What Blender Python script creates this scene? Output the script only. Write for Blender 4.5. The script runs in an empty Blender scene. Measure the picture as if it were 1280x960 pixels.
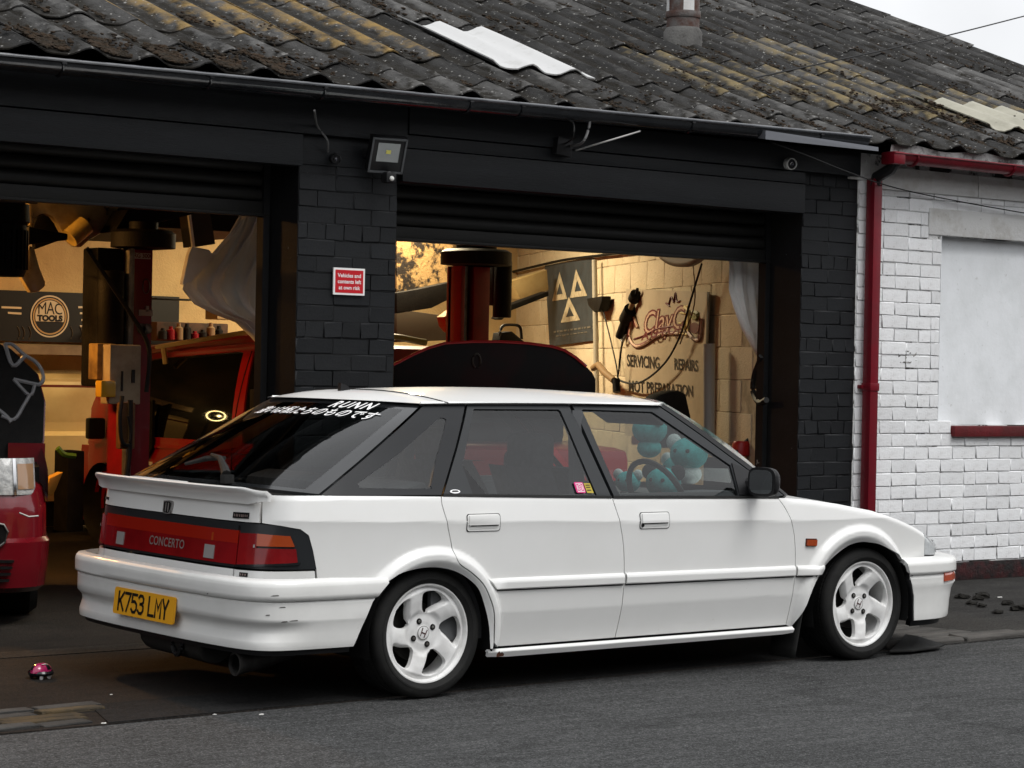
import bpy, bmesh, math, random
import numpy as np
from mathutils import Vector, Matrix
random.seed(7); rng = np.random.RandomState(11)
C = bpy.context.scene.collection
SC = bpy.context.scene

# ---------------------------------------------------------------- camera, sky, sun, exposure
CAM_F, CAM_PSI, CAM_PITCH, CAM_ROLL = 2850.0, .6543444, -.0070926, .0198216
CAM_POS = Vector((-5.42029, -8.37750, 1.35667))
def cam_axes():
    p, t, r = CAM_PSI, CAM_PITCH, CAM_ROLL
    f = Vector((math.sin(p)*math.cos(t), math.cos(p)*math.cos(t), math.sin(t)))
    x = Vector((math.cos(p), -math.sin(p), 0)); u = x.cross(f)
    c, s = math.cos(r), math.sin(r)
    return c*x+s*u, -s*x+c*u, f
AX, AU, AF = cam_axes()
cd = bpy.data.cameras.new('camera'); cam = bpy.data.objects.new('camera', cd); C.objects.link(cam)
cam.matrix_world = Matrix(((AX.x, AU.x, -AF.x, CAM_POS.x), (AX.y, AU.y, -AF.y, CAM_POS.y), (AX.z, AU.z, -AF.z, CAM_POS.z), (0, 0, 0, 1)))
cd.sensor_width = 36; cd.lens = CAM_F/1280*36; cd.clip_end = 600; cd.clip_start = .1
SC.camera = cam
SUN_EL, SUN_ROT = math.radians(58), math.radians(165)
w = bpy.data.worlds.new('World'); SC.world = w; w.use_nodes = True
nt = w.node_tree; nt.nodes.clear()
sky = nt.nodes.new('ShaderNodeTexSky'); sky.sky_type = 'NISHITA'; sky.sun_disc = False
sky.sun_elevation = SUN_EL; sky.sun_rotation = SUN_ROT; sky.dust_density = 6; sky.air_density = 1.0; sky.ozone_density = 1
hsv = nt.nodes.new('ShaderNodeHueSaturation'); hsv.inputs['Saturation'].default_value = .06
tc = nt.nodes.new('ShaderNodeTexCoord'); nz = nt.nodes.new('ShaderNodeTexNoise'); nz.inputs['Scale'].default_value = 3.2; nz.inputs['Detail'].default_value = 6
mr = nt.nodes.new('ShaderNodeMapRange'); mr.inputs['From Min'].default_value = .3; mr.inputs['From Max'].default_value = .7
mr.inputs['To Min'].default_value = .64; mr.inputs['To Max'].default_value = 1.02
mx = nt.nodes.new('ShaderNodeMix'); mx.data_type = 'RGBA'; mx.blend_type = 'MULTIPLY'; mx.inputs[0].default_value = 1
cl = nt.nodes.new('ShaderNodeMix'); cl.data_type = 'RGBA'; cl.inputs[0].default_value = .82; cl.inputs[7].default_value = (8.2, 8.35, 8.6, 1)   # the cloud deck over the clear sky
bg = nt.nodes.new('ShaderNodeBackground'); bg.inputs['Strength'].default_value = .142
wo = nt.nodes.new('ShaderNodeOutputWorld')
L = nt.links.new
L(sky.outputs[0], hsv.inputs['Color']); L(hsv.outputs[0], cl.inputs[6]); L(tc.outputs['Generated'], nz.inputs['Vector']); L(nz.outputs[0], mr.inputs['Value'])
L(cl.outputs[2], mx.inputs[6]); L(mr.outputs[0], mx.inputs[7]); L(mx.outputs[2], bg.inputs['Color']); L(bg.outputs[0], wo.inputs['Surface'])
sd = bpy.data.lights.new('sun', 'SUN'); sd.energy = 1.5; sd.angle = math.radians(30); sd.color = (1, .985, .965)
sun = bpy.data.objects.new('sun', sd); C.objects.link(sun)
sdir = Vector((math.sin(SUN_ROT)*math.cos(SUN_EL), math.cos(SUN_ROT)*math.cos(SUN_EL), math.sin(SUN_EL)))
sun.rotation_euler = sdir.to_track_quat('Z', 'Y').to_euler(); sun.location = (0, -6, 20)
SC.view_settings.view_transform = 'Standard'; SC.view_settings.look = 'None'; SC.view_settings.exposure = 0.27; SC.view_settings.gamma = 1
SC.view_settings.use_curve_mapping = False
SC.cycles.max_bounces = 8; SC.cycles.transparent_max_bounces = 12; SC.cycles.caustics_reflective = False; SC.cycles.caustics_refractive = False
SC.cycles.sample_clamp_indirect = 6; SC.cycles.use_denoising = True

# ---------------------------------------------------------------- helpers
def at(px, py, axis, val):
    """where the line of sight through a picture point meets the plane x, y or z = val (used to read real positions off the photograph)"""
    d = AX*((px-640)/CAM_F)+AU*((480-py)/CAM_F)+AF
    t = (val-CAM_POS[axis])/d[axis]; return CAM_POS+d*t
def tag(o, label=None, cat=None, group=None, kind=None):
    if label: o['label'] = label
    if cat: o['category'] = cat
    if group: o['group'] = group
    if kind: o['kind'] = kind
    return o
def empty(name, loc=(0, 0, 0), rz=0, label=None, cat=None, group=None, parent=None):
    o = bpy.data.objects.new(name, None); C.objects.link(o); o.location = loc; o.rotation_euler = (0, 0, rz)
    o.empty_display_size = .2
    if parent: o.parent = parent
    return tag(o, label, cat, group)
def link(name, me, parent=None, m=None):
    o = bpy.data.objects.new(name, me); C.objects.link(o)
    if m is not None and not me.materials: me.materials.append(m)
    if parent is not None: o.parent = parent
    return o
class MB:
    def __init__(self): self.v = []; self.f = []
    def add(self, vs, fs):
        n = len(self.v); self.v += [tuple(p) for p in vs]; self.f += [tuple(i+n for i in q) for q in fs]; return self
    def box(self, c, s, rz=0, ry=0, rx=0):
        R = Matrix.Rotation(rz, 3, 'Z') @ Matrix.Rotation(ry, 3, 'Y') @ Matrix.Rotation(rx, 3, 'X')
        vs = [Vector(c)+R @ Vector((x*s[0]/2, y*s[1]/2, z*s[2]/2)) for x in (-1, 1) for y in (-1, 1) for z in (-1, 1)]
        return self.add(vs, [(0, 1, 3, 2), (4, 6, 7, 5), (0, 4, 5, 1), (2, 3, 7, 6), (0, 2, 6, 4), (1, 5, 7, 3)])
    def bb(self, x0, x1, y0, y1, z0, z1): return self.box(((x0+x1)/2, (y0+y1)/2, (z0+z1)/2), (x1-x0, y1-y0, z1-z0))
    def tube(self, path, r, n=8, cap=True, squash=None):
        P = [Vector(p) for p in path]; rs = r if isinstance(r, (list, tuple)) else [r]*len(P); vs = []; fs = []
        up = Vector((0, 0, 1))
        for i, p in enumerate(P):
            t = (P[min(i+1, len(P)-1)]-P[max(i-1, 0)]).normalized()
            a = up if abs(t.dot(up)) < .95 else Vector((1, 0, 0))
            x = t.cross(a).normalized(); y = x.cross(t)
            for k in range(n):
                q = 2*math.pi*k/n; vs.append(p+(x*math.cos(q)+y*math.sin(q))*rs[i])
        for i in range(len(P)-1):
            for k in range(n): fs.append((i*n+k, i*n+(k+1) % n, (i+1)*n+(k+1) % n, (i+1)*n+k))
        if cap: fs.append(tuple(range(n))[::-1]); fs.append(tuple((len(P)-1)*n+k for k in range(n)))
        return self.add(vs, fs)
    def lathe(self, prof, n=48, M=None, closed=False):
        """prof: (r, h) pairs turned about local Z, then moved by M"""
        M = M or Matrix.Identity(4); vs = []; fs = []
        for r, h in prof:
            for k in range(n):
                q = 2*math.pi*k/n; vs.append(M @ Vector((r*math.cos(q), r*math.sin(q), h)))
        m = len(prof)
        for i in range(m-1 if not closed else m):
            j = (i+1) % m
            for k in range(n): fs.append((i*n+k, i*n+(k+1) % n, j*n+(k+1) % n, j*n+k))
        return self.add(vs, fs)
    def grid(self, fn, nu, nv):
        vs = [fn(i/nu, j/nv) for j in range(nv+1) for i in range(nu+1)]
        fs = [(j*(nu+1)+i, j*(nu+1)+i+1, (j+1)*(nu+1)+i+1, (j+1)*(nu+1)+i) for j in range(nv) for i in range(nu)]
        return self.add(vs, fs)
    def prism(self, poly, d):
        n = len(poly); d = Vector(d); vs = [Vector(p) for p in poly]; vs += [p+d for p in vs]
        return self.add(vs, [tuple(range(n)), tuple(range(2*n-1, n-1, -1))]+[(i, i+n, (i+1) % n+n, (i+1) % n) for i in range(n)])
    def mesh(self, name, m, ang=35, bevel=0, seg=2):
        me = bpy.data.meshes.new(name); me.from_pydata(self.v, [], self.f); me.update()
        b = bmesh.new(); b.from_mesh(me)
        bmesh.ops.recalc_face_normals(b, faces=b.faces[:])
        if bevel: bmesh.ops.bevel(b, geom=[e for e in b.edges if len(e.link_faces) == 2 and e.calc_face_angle(0) > .5], offset=bevel, segments=seg, affect='EDGES', profile=.6, clamp_overlap=True)
        b.to_mesh(me); b.free()
        if m: me.materials.append(m)
        for p in me.polygons: p.use_smooth = ang > 0
        if ang > 0: me.set_sharp_from_angle(angle=math.radians(ang))
        return me
    def build(self, name, m, parent=None, ang=35, bevel=0, seg=2):
        return link(name, self.mesh(name, m, ang, bevel, seg), parent)
def text_geo(s, size=1, shear=0, align='CENTER', bold=0, ext=0, space=1, res=3):
    cu = bpy.data.curves.new('lettering', 'FONT'); cu.body = s; cu.size = size; cu.shear = shear; cu.align_x = align; cu.align_y = 'CENTER'
    cu.offset = bold; cu.extrude = ext; cu.space_character = space; cu.resolution_u = res
    o = bpy.data.objects.new('lettering', cu); C.objects.link(o)
    dg = bpy.context.evaluated_depsgraph_get(); dg.update()
    me = bpy.data.meshes.new_from_object(o.evaluated_get(dg)); vs = [v.co.copy() for v in me.vertices]; fs = [tuple(p.vertices) for p in me.polygons]
    bpy.data.objects.remove(o); bpy.data.curves.remove(cu); bpy.data.meshes.remove(me)
    return vs, fs
def frame(o, x, y):
    """matrix taking local x, y to the world directions x, y with origin o"""
    x = Vector(x).normalized(); z = x.cross(Vector(y)).normalized(); y = z.cross(x)
    return Matrix(((x.x, y.x, z.x, o[0]), (x.y, y.y, z.y, o[1]), (x.z, y.z, z.z, o[2]), (0, 0, 0, 1)))
def lettering(name, s, M, m, parent, size=.1, sx=1, sub=0, **k):
    vs, fs = text_geo(s, size, **k)
    me = bpy.data.meshes.new(name); me.from_pydata([M @ Vector((v.x*sx, v.y, v.z)) for v in vs], [], fs); me.materials.append(m)
    return link(name, me, parent)

# ---------------------------------------------------------------- materials
def nd(t, kind, **kw):
    n = t.nodes.new(kind)
    for k, v in kw.items(): setattr(n, k, v)
    return n
def mat(name, c, c2=None, scale=8, lo=.4, hi=.62, rough=.6, rough2=None, metal=0, bump=0, bscale=40, coat=0, spec=.28, detail=6, coord='Object', stretch=None, c3=None, s3=40, lo3=.55, hi3=.7, vary=0, emit=0, dist=.02):
    m = bpy.data.materials.new(name); m.use_nodes = True; t = m.node_tree; b = t.nodes['Principled BSDF']; L = t.links.new
    b.inputs['Base Color'].default_value = (*c, 1); b.inputs['Roughness'].default_value = rough; b.inputs['Metallic'].default_value = metal
    b.inputs['Specular IOR Level'].default_value = spec; b.inputs['Coat Weight'].default_value = coat; b.inputs['Coat Roughness'].default_value = .04
    tcn = nd(t, 'ShaderNodeTexCoord'); vec = tcn.outputs[coord]
    if stretch:
        mp = nd(t, 'ShaderNodeMapping'); mp.inputs['Scale'].default_value = stretch; L(vec, mp.inputs['Vector']); vec = mp.outputs[0]
    col = None
    def noise(sc, lo, hi, det=detail):
        n = nd(t, 'ShaderNodeTexNoise'); n.inputs['Scale'].default_value = sc; n.inputs['Detail'].default_value = det; n.inputs['Roughness'].default_value = .62
        L(vec, n.inputs['Vector']); r = nd(t, 'ShaderNodeMapRange'); r.inputs['From Min'].default_value = lo; r.inputs['From Max'].default_value = hi; L(n.outputs[0], r.inputs['Value']); return r.outputs[0]
    if c2:
        f = noise(scale, lo, hi); x = nd(t, 'ShaderNodeMix', data_type='RGBA'); x.inputs[6].default_value = (*c, 1); x.inputs[7].default_value = (*c2, 1); L(f, x.inputs[0]); col = x.outputs[2]
        if rough2 is not None:
            y = nd(t, 'ShaderNodeMix'); y.inputs[2].default_value = rough; y.inputs[3].default_value = rough2; L(f, y.inputs[0]); L(y.outputs[0], b.inputs['Roughness'])
    if c3:
        f = noise(s3, lo3, hi3); x = nd(t, 'ShaderNodeMix', data_type='RGBA'); x.inputs[7].default_value = (*c3, 1)
        if col: L(col, x.inputs[6])
        else: x.inputs[6].default_value = (*c, 1)
        L(f, x.inputs[0]); col = x.outputs[2]
    if vary:
        oi = nd(t, 'ShaderNodeObjectInfo'); r = nd(t, 'ShaderNodeMapRange'); r.inputs['To Min'].default_value = 1-vary; r.inputs['To Max'].default_value = 1+vary*.5; L(oi.outputs['Random'], r.inputs['Value'])
        x = nd(t, 'ShaderNodeMix', data_type='RGBA', blend_type='MULTIPLY'); x.inputs[0].default_value = 1
        if col: L(col, x.inputs[6])
        else: x.inputs[6].default_value = (*c, 1)
        L(r.outputs[0], x.inputs[7]); col = x.outputs[2]
    if col: L(col, b.inputs['Base Color'])
    if bump:
        n = nd(t, 'ShaderNodeTexNoise'); n.inputs['Scale'].default_value = bscale; n.inputs['Detail'].default_value = 8; n.inputs['Roughness'].default_value = .65; L(vec, n.inputs['Vector'])
        bp = nd(t, 'ShaderNodeBump'); bp.inputs['Strength'].default_value = bump; bp.inputs['Distance'].default_value = dist; L(n.outputs[0], bp.inputs['Height']); L(bp.outputs[0], b.inputs['Normal'])
    if emit:
        b.inputs['Emission Color'].default_value = (*c, 1); b.inputs['Emission Strength'].default_value = emit
    return m
def glass_mat(name, tint, refl=(1, 1, 1), ior=1.5, rough=0.0):
    m = bpy.data.materials.new(name); m.use_nodes = True; t = m.node_tree; t.nodes.clear(); L = t.links.new
    tr = nd(t, 'ShaderNodeBsdfTransparent'); tr.inputs[0].default_value = (*tint, 1)
    gl = nd(t, 'ShaderNodeBsdfGlossy'); gl.inputs[0].default_value = (*refl, 1); gl.inputs['Roughness'].default_value = rough
    ge = nd(t, 'ShaderNodeNewGeometry'); dt = nd(t, 'ShaderNodeVectorMath', operation='DOT_PRODUCT'); L(ge.outputs['Incoming'], dt.inputs[0]); L(ge.outputs['Normal'], dt.inputs[1])
    f0 = ((ior-1)/(ior+1))**2; ab = nd(t, 'ShaderNodeMath', operation='ABSOLUTE'); L(dt.outputs['Value'], ab.inputs[0])
    om = nd(t, 'ShaderNodeMath', operation='SUBTRACT'); om.inputs[0].default_value = 1; L(ab.outputs[0], om.inputs[1])
    pw = nd(t, 'ShaderNodeMath', operation='POWER'); pw.inputs[1].default_value = 5; L(om.outputs[0], pw.inputs[0])
    fr = nd(t, 'ShaderNodeMath', operation='MULTIPLY_ADD'); fr.inputs[1].default_value = 1-f0; fr.inputs[2].default_value = f0; L(pw.outputs[0], fr.inputs[0])
    x = nd(t, 'ShaderNodeMixShader'); o = nd(t, 'ShaderNodeOutputMaterial')
    L(fr.outputs[0], x.inputs[0]); L(tr.outputs[0], x.inputs[1]); L(gl.outputs[0], x.inputs[2]); L(x.outputs[0], o.inputs[0]); return m
M = {}
M['black_paint'] = mat('black_masonry_paint', (.0055, .0066, .0082), (.009, .0102, .012), 5, .35, .65, .62, bump=.35, bscale=70, vary=.25, dist=.006)
M['black_mortar'] = mat('black_painted_mortar', (.004, .0045, .0055), rough=.8, bump=.5, bscale=90)
M['black_wood'] = mat('black_painted_timber', (.005, .0058, .0072), (.008, .0095, .0115), 3, .35, .65, .5, bump=.35, bscale=30, stretch=(.6, 8, 8), dist=.006)
M['black_jamb'] = mat('black_jamb_paint', (.004, .0043, .005), (.007, .0075, .0085), 6, .4, .7, .6, c3=(.22, .23, .23), s3=16, lo3=.70, hi3=.74, bump=.3, bscale=30, dist=.006)
M['shutter'] = mat('grey_shutter_steel', (.011, .0112, .0112), (.017, .0166, .015), 3, .35, .7, .42, rough2=.6, metal=.25, stretch=(.5, 6, 6), bump=.1, bscale=30)
M['gutter'] = mat('black_gutter_plastic', (.008, .0095, .012), (.013, .0145, .017), 10, rough=.10, rough2=.22, spec=.8, bump=.06, bscale=20)
M['white_brick'] = mat('white_painted_brick', (.83, .84, .85), (.72, .72, .72), 7, .42, .75, .75, c3=(.20, .19, .175), s3=11, lo3=.61, hi3=.74, bump=.6, bscale=55, vary=.10, dist=.008)
M['white_mortar'] = mat('dirty_white_mortar', (.64, .64, .635), (.05, .047, .043), 5, .53, .58, .9, bump=.8, bscale=60)
M['white_render'] = mat('white_painted_render', (.80, .82, .84), (.70, .72, .73), 5, .4, .75, .7, c3=(.42, .42, .40), s3=22, lo3=.64, hi3=.8, bump=.25, bscale=25, dist=.008)
M['white_lintel'] = mat('white_painted_concrete', (.62, .62, .61), (.42, .40, .36), 5, .5, .75, .8, c3=(.16, .14, .12), s3=18, lo3=.66, hi3=.76, bump=.5, bscale=50, dist=.008)
M['red_paint'] = mat('dark_red_gloss_paint', (.16, .006, .014), (.11, .006, .011), 5, .4, .7, .32, rough2=.5, c3=(.42, .36, .34), s3=24, lo3=.745, hi3=.76, bump=.08, bscale=25)
M['red_sill'] = mat('red_brown_sill_paint', (.12, .010, .013), (.07, .012, .012), 8, .4, .7, .55, bump=.3, bscale=40)
M['plinth'] = mat('dark_red_plinth', (.045, .009, .010), (.012, .010, .010), 7, .40, .56, .7, bump=.6, bscale=40)
M['sheet'] = mat('weathered_cement_sheet', (.150, .147, .140), (.075, .073, .070), 3.2, .36, .62, .92, c3=(.022, .019, .015), s3=8, lo3=.58, hi3=.68, bump=.7, bscale=60, vary=.30, dist=.012)
M['sheet_white'] = mat('white_translucent_sheet', (.50, .50, .495), (.36, .355, .34), 6, .55, .8, .4, bump=.1, bscale=30)
M['sheet_cream'] = mat('cream_plastic_sheet', (.36, .345, .28), (.25, .24, .19), 4, .45, .75, .6, c3=(.06, .05, .04), s3=12, lo3=.66, hi3=.74, bump=.3, bscale=40)
M['moss'] = mat('dark_brown_moss', (.024, .018, .011), (.050, .030, .016), 14, .4, .65, 1, bump=1, bscale=90)
M['flue'] = mat('rusty_flue_metal', (.085, .045, .035), (.13, .12, .115), 9, .42, .62, .7, bump=.4, bscale=50, metal=.1)
M['asphalt'] = None
M['concrete_dirty'] = None
M['white_plastic'] = mat('white_plastic', (.72, .72, .70), rough=.4)
M['black_plastic'] = mat('black_plastic', (.012, .012, .013), rough=.42)
M['black_gloss'] = mat('black_gloss_trim', (.010, .011, .012), rough=.22, coat=.4)
M['rubber'] = mat('black_rubber', (.010, .010, .010), (.016, .016, .015), 12, rough=.78, bump=.15, bscale=80)
M['chrome'] = mat('polished_metal', (.55, .55, .56), rough=.18, metal=1)
M['steel'] = mat('dull_steel', (.22, .215, .20), (.12, .11, .10), 12, rough=.45, metal=.7, bump=.1)
M['sign_red'] = mat('sign_red_print', (.50, .012, .02), rough=.4)
M['sign_white'] = mat('sign_white_print', (.80, .79, .78), rough=.45)
def asphalt(name, c, c2, agg, patch):
    m = mat(name, c, c2, patch, .35, .65, .9, bump=.8, bscale=120, coord='Object', c3=agg, s3=140, lo3=.56, hi3=.70, dist=.02, spec=.2)
    t = m.node_tree; b = t.nodes['Principled BSDF']; src = b.inputs['Base Color'].links[0].from_socket; tcn = nd(t, 'ShaderNodeTexCoord')
    mp = nd(t, 'ShaderNodeMapping'); mp.inputs['Scale'].default_value = (1.2, 14, 1); t.links.new(tcn.outputs['Object'], mp.inputs['Vector'])
    n = nd(t, 'ShaderNodeTexNoise'); n.inputs['Scale'].default_value = 1; n.inputs['Detail'].default_value = 9; n.inputs['Roughness'].default_value = .75; t.links.new(mp.outputs[0], n.inputs['Vector'])
    r = nd(t, 'ShaderNodeMapRange'); r.inputs['From Min'].default_value = .3; r.inputs['From Max'].default_value = .7; r.inputs['To Min'].default_value = .62; r.inputs['To Max'].default_value = 1.3; t.links.new(n.outputs[0], r.inputs['Value'])
    x = nd(t, 'ShaderNodeMix', data_type='RGBA', blend_type='MULTIPLY'); x.inputs[0].default_value = 1; t.links.new(src, x.inputs[6]); t.links.new(r.outputs[0], x.inputs[7])
    vo = nd(t, 'ShaderNodeTexVoronoi', feature='DISTANCE_TO_EDGE'); vo.inputs['Scale'].default_value = .30; wn = nd(t, 'ShaderNodeTexNoise'); wn.inputs['Scale'].default_value = 2.2; wn.inputs['Detail'].default_value = 8
    t.links.new(tcn.outputs['Object'], wn.inputs['Vector']); wm = nd(t, 'ShaderNodeVectorMath', operation='MULTIPLY_ADD'); wm.inputs[1].default_value = (.9, .9, 0); t.links.new(wn.outputs['Color'], wm.inputs[0]); t.links.new(tcn.outputs['Object'], wm.inputs[2]); t.links.new(wm.outputs[0], vo.inputs['Vector'])
    r3 = nd(t, 'ShaderNodeMapRange'); r3.inputs['From Min'].default_value = .004; r3.inputs['From Max'].default_value = .012; r3.inputs['To Min'].default_value = .80; r3.inputs['To Max'].default_value = 1; t.links.new(vo.outputs['Distance'], r3.inputs['Value'])
    zc = nd(t, 'ShaderNodeMix', data_type='RGBA', blend_type='MULTIPLY'); zc.inputs[0].default_value = 1; t.links.new(x.outputs[2], zc.inputs[6]); t.links.new(r3.outputs[0], zc.inputs[7]); x = zc
    n2 = nd(t, 'ShaderNodeTexNoise'); n2.inputs['Scale'].default_value = 70; n2.inputs['Detail'].default_value = 4; t.links.new(tcn.outputs['Object'], n2.inputs['Vector'])
    r2 = nd(t, 'ShaderNodeMapRange'); r2.inputs['From Min'].default_value = .35; r2.inputs['From Max'].default_value = .65; r2.inputs['To Min'].default_value = .55; r2.inputs['To Max'].default_value = 1.45; t.links.new(n2.outputs[0], r2.inputs['Value'])
    y = nd(t, 'ShaderNodeMix', data_type='RGBA', blend_type='MULTIPLY'); y.inputs[0].default_value = 1; t.links.new(x.outputs[2], y.inputs[6]); t.links.new(r2.outputs[0], y.inputs[7]); t.links.new(y.outputs[2], b.inputs['Base Color'])
    return m
M['asphalt'] = asphalt('road_asphalt', (.066, .067, .067), (.048, .049, .049), (.20, .20, .20), .8)
M['apron'] = asphalt('oily_forecourt_concrete', (.021, .0165, .0135), (.010, .0085, .0072), (.036, .030, .024), 1.6)
M['pavement'] = asphalt('dark_tarmac_pavement', (.036, .0345, .032), (.020, .0188, .0172), (.075, .072, .067), 2.2)
M['patch'] = asphalt('fresh_black_tarmac', (.014, .014, .014), (.009, .009, .009), (.035, .035, .035), 2)
# ---------------------------------------------------------------- car skin
# ---------- white car: skin surfaces.  x forward, y to the left, z up, origin on the ground under the rear axle
def catmull(P, n=12):
    P = np.array(P, float); out = []
    Q = np.vstack([2*P[0]-P[1], P, 2*P[-1]-P[-2]])
    for i in range(1, len(Q)-2):
        p0, p1, p2, p3 = Q[i-1:i+3]
        for k in range(n):
            t = k/n
            out.append(.5*((2*p1)+(p2-p0)*t+(2*p0-5*p1+4*p2-p3)*t*t+(3*p1-p0-3*p2+p3)*t**3))
    out.append(P[-1]); return np.array(out)
def sstep(a, b, x):
    t = np.clip((x-a)/(b-a), 0, 1); return t*t*(3-2*t)
class Plan:
    """plan outline from rear centre round the right side to front centre; s is arc length, s = x near the rear axle"""
    def __init__(self, pts):
        self.c = c = catmull(pts, 16)
        L = np.concatenate([[0], np.cumsum(np.linalg.norm(np.diff(c, axis=0), axis=1))])
        i = np.argmin(abs(c[:, 0]) + (c[:, 1] > -.5)*9)
        self.s = L - L[i] + c[i, 0]
        self.s0, self.s1 = self.s[0], self.s[-1]
    def at(self, s):
        m = 1.
        if s < self.s0: s = 2*self.s0-s; m = -1.
        if s > self.s1: s = 2*self.s1-s; m = -1.
        x = np.interp(s, self.s, self.c[:, 0]); y = np.interp(s, self.s, self.c[:, 1])
        h = .012
        a, b = max(s-h, self.s0), min(s+h, self.s1)
        tx = np.interp(b, self.s, self.c[:, 0])-np.interp(a, self.s, self.c[:, 0])
        ty = np.interp(b, self.s, self.c[:, 1])-np.interp(a, self.s, self.c[:, 1])
        l = np.hypot(tx, ty)
        if s-h < self.s0 or s+h > self.s1:      # at a centre line the skin is square to the axis
            sg = -1. if s-h < self.s0 else 1.
            return x, y*m, sg, 0., s
        return x, y*m, ty/l, -tx/l*m, s
BODY = Plan([(-.812,0),(-.811,-.25),(-.805,-.42),(-.788,-.57),(-.762,-.655),(-.715,-.72),(-.65,-.765),(-.55,-.792),(-.38,-.812),(-.1,-.828),(.4,-.835),(1.2,-.838),
             (1.9,-.835),(2.4,-.825),(2.75,-.808),(2.93,-.788),(3.07,-.752),(3.16,-.70),(3.225,-.61),(3.265,-.4),(3.285,-.2),(3.29,0)])
RBUMP = Plan([(-.888,0),(-.885,-.3),(-.870,-.56),(-.845,-.70),(-.80,-.785),(-.72,-.83),(-.58,-.848),(-.35,-.85),(0,-.85),(.5,-.85)])
FBUMP = Plan([(1.0,-.85),(2.0,-.85),(2.5,-.85),(2.75,-.85),(2.95,-.843),(3.08,-.825),(3.2,-.775),(3.285,-.70),(3.335,-.62),(3.375,-.5),(3.40,-.3),(3.41,0)])
FBUMP.s = FBUMP.s - np.interp(2.5, FBUMP.c[:40, 0], FBUMP.s[:40]) + 2.5; FBUMP.s0, FBUMP.s1 = FBUMP.s[0], FBUMP.s[-1]
RC, FC = (-.01, .25, .368), (2.47, .26, .384)          # wheel-arch flares: centre x, z, outer radius
def crease(s): return .734-.0213*(min(max(s, -.6), 2.3)+.52)
ZW = [.82, .84, .90, 1.0, 1.1, 1.17, 1.205, 1.25]
WW = [.0, .012, .045, .101, .155, .196, .222, .26]
def d_body(s, z):
    zc = crease(s); d = 0.
    if s < -.62:                                        # round the back of the car
        k = sstep(-.62, -.80, s)
        d_r = max(z-.50, 0)*.12
    else: k = 0; d_r = 0
    if z > zc:
        u = z-zc
        d = .20*u + .9*max(u-.085, 0)**1.5
        if z > .82:
            top = .20*(.82-zc)+.9*max(.82-zc-.085, 0)**1.5
            d = top+np.interp(z, ZW, WW)
    else:
        u = zc-z
        d = .05*(1-np.exp(-u/.03))*.06 + .05*u + .09*max(.42-z, 0) + .13*max(.335-z, 0)
    for cx, cz, rf in (RC, FC):
        r = np.hypot(s-cx, z-cz)
        if r < rf+.01 and z > cz-.16:
            w = sstep(rf+.01, rf-.032, r)
            d = d*(1-.6*w)-.021*w+.030*sstep(rf-.045, rf-.10, r)*w
    d = d*(1-k)+d_r*k
    if s > 1.96 and z > .5:                              # wing rolls over towards the bonnet
        zt = np.interp(s, [1.99, 2.15, 2.33, 2.567, 2.748, 2.88, 2.984, 3.1], [.783, .771, .749, .711, .666, .626, .588, .54])-.028
        if z > zt: d += 14*(z-zt)**2*sstep(1.96, 2.05, s)
    return d
def surf(plan, dfun, s, z):
    x, y, nx, ny, ss = plan.at(s)
    d = dfun(ss, z)
    return np.array([x-nx*d, y-ny*d, z])
def body(s, z): return surf(BODY, d_body, s, z)
ZR = [.235,.25,.268,.29,.31,.328,.343,.35,.424,.4275,.431,.436,.485,.50,.510,.516]
DR = [.024,.022,.023,.030,.035,.031,.018,.012,.012,.018,.006,0,0,.004,.014,.05]
DRS= [.030,.026,.024,.022,.020,.017,.014,.012,.012,.018,.006,0,0,.004,.014,.03]
def d_rb(s, z):
    k = sstep(-.80, -.55, s); return np.interp(z, ZR, DR)*(1-k)+np.interp(z, ZR, DRS)*k
def rbump(s, z): return surf(RBUMP, d_rb, s, z)
ZF = [.165,.18,.25,.31,.345,.352,.388,.391,.395,.400,.45,.462,.468,.474]
DF = [.050,.040,.034,.024,.004,.012,.012,.018,.006,0,0,.010,.035,.14]
DFS= [.026,.024,.022,.018,.012,.012,.012,.018,.006,0,0,.010,.025,.06]
def d_fb(s, z):
    k = sstep(3.0, 3.35, s); return np.interp(z, ZF, DFS)*(1-k)+np.interp(z, ZF, DF)*k
def fbump(s, z): return surf(FBUMP, d_fb, s, z)
# ---------------------------------------------------------------- ground
WY = 1.85
def sheet(name, pts, z, m, d=.05):
    k = MB(); k.prism([(x, y, z) for x, y in pts], (0, 0, -d)); o = k.build(name, m, None, ang=0); o['kind'] = 'structure'; return o
ke = lambda x: -.735+.034*(x+1.45)                      # road edge
def bumpy_road():
    k = MB(); k.grid(lambda u, v: (-60+160*u, -70+(ke(-60+160*u)+70)*v, -.006), 2, 2); o = k.build('road', M['asphalt'], None, ang=0); o['kind'] = 'structure'
bumpy_road()
sheet('forecourt', [(-6, ke(-6)+.003), (3.0, ke(3.0)+.003), (3.0, WY+.1), (-6, WY+.1)], 0, M['apron'])
sheet('garage_floor', [(-6, WY+.1), (9.6, WY+.1), (9.6, 13), (-6, 13)], -.002, M['apron'])
sheet('pavement', [(3.0, ke(3.0)+.003), (60, ke(60)+.003), (60, WY), (3.0, WY)], .0, M['pavement'])
sheet('far_ground', [(-60, ke(-60)), (-6, ke(-6)), (-6, 60), (-60, 60)], -.01, M['pavement'])
sheet('tarmac_patch', [(-1.42, ke(-1.4)+.005), (2.95, ke(3)+.005), (2.9, -.10), (-1.28, -.30)], .004, M['patch'], .02)
M['threshold'] = asphalt('worn_threshold_concrete', (.036, .030, .025), (.017, .0145, .012), (.055, .048, .042), 3)
sheet('threshold', [(-6, 1.12), (.9, 1.16), (.9, 1.36), (-6, 1.30)], .004, M['threshold'], .02)
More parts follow.
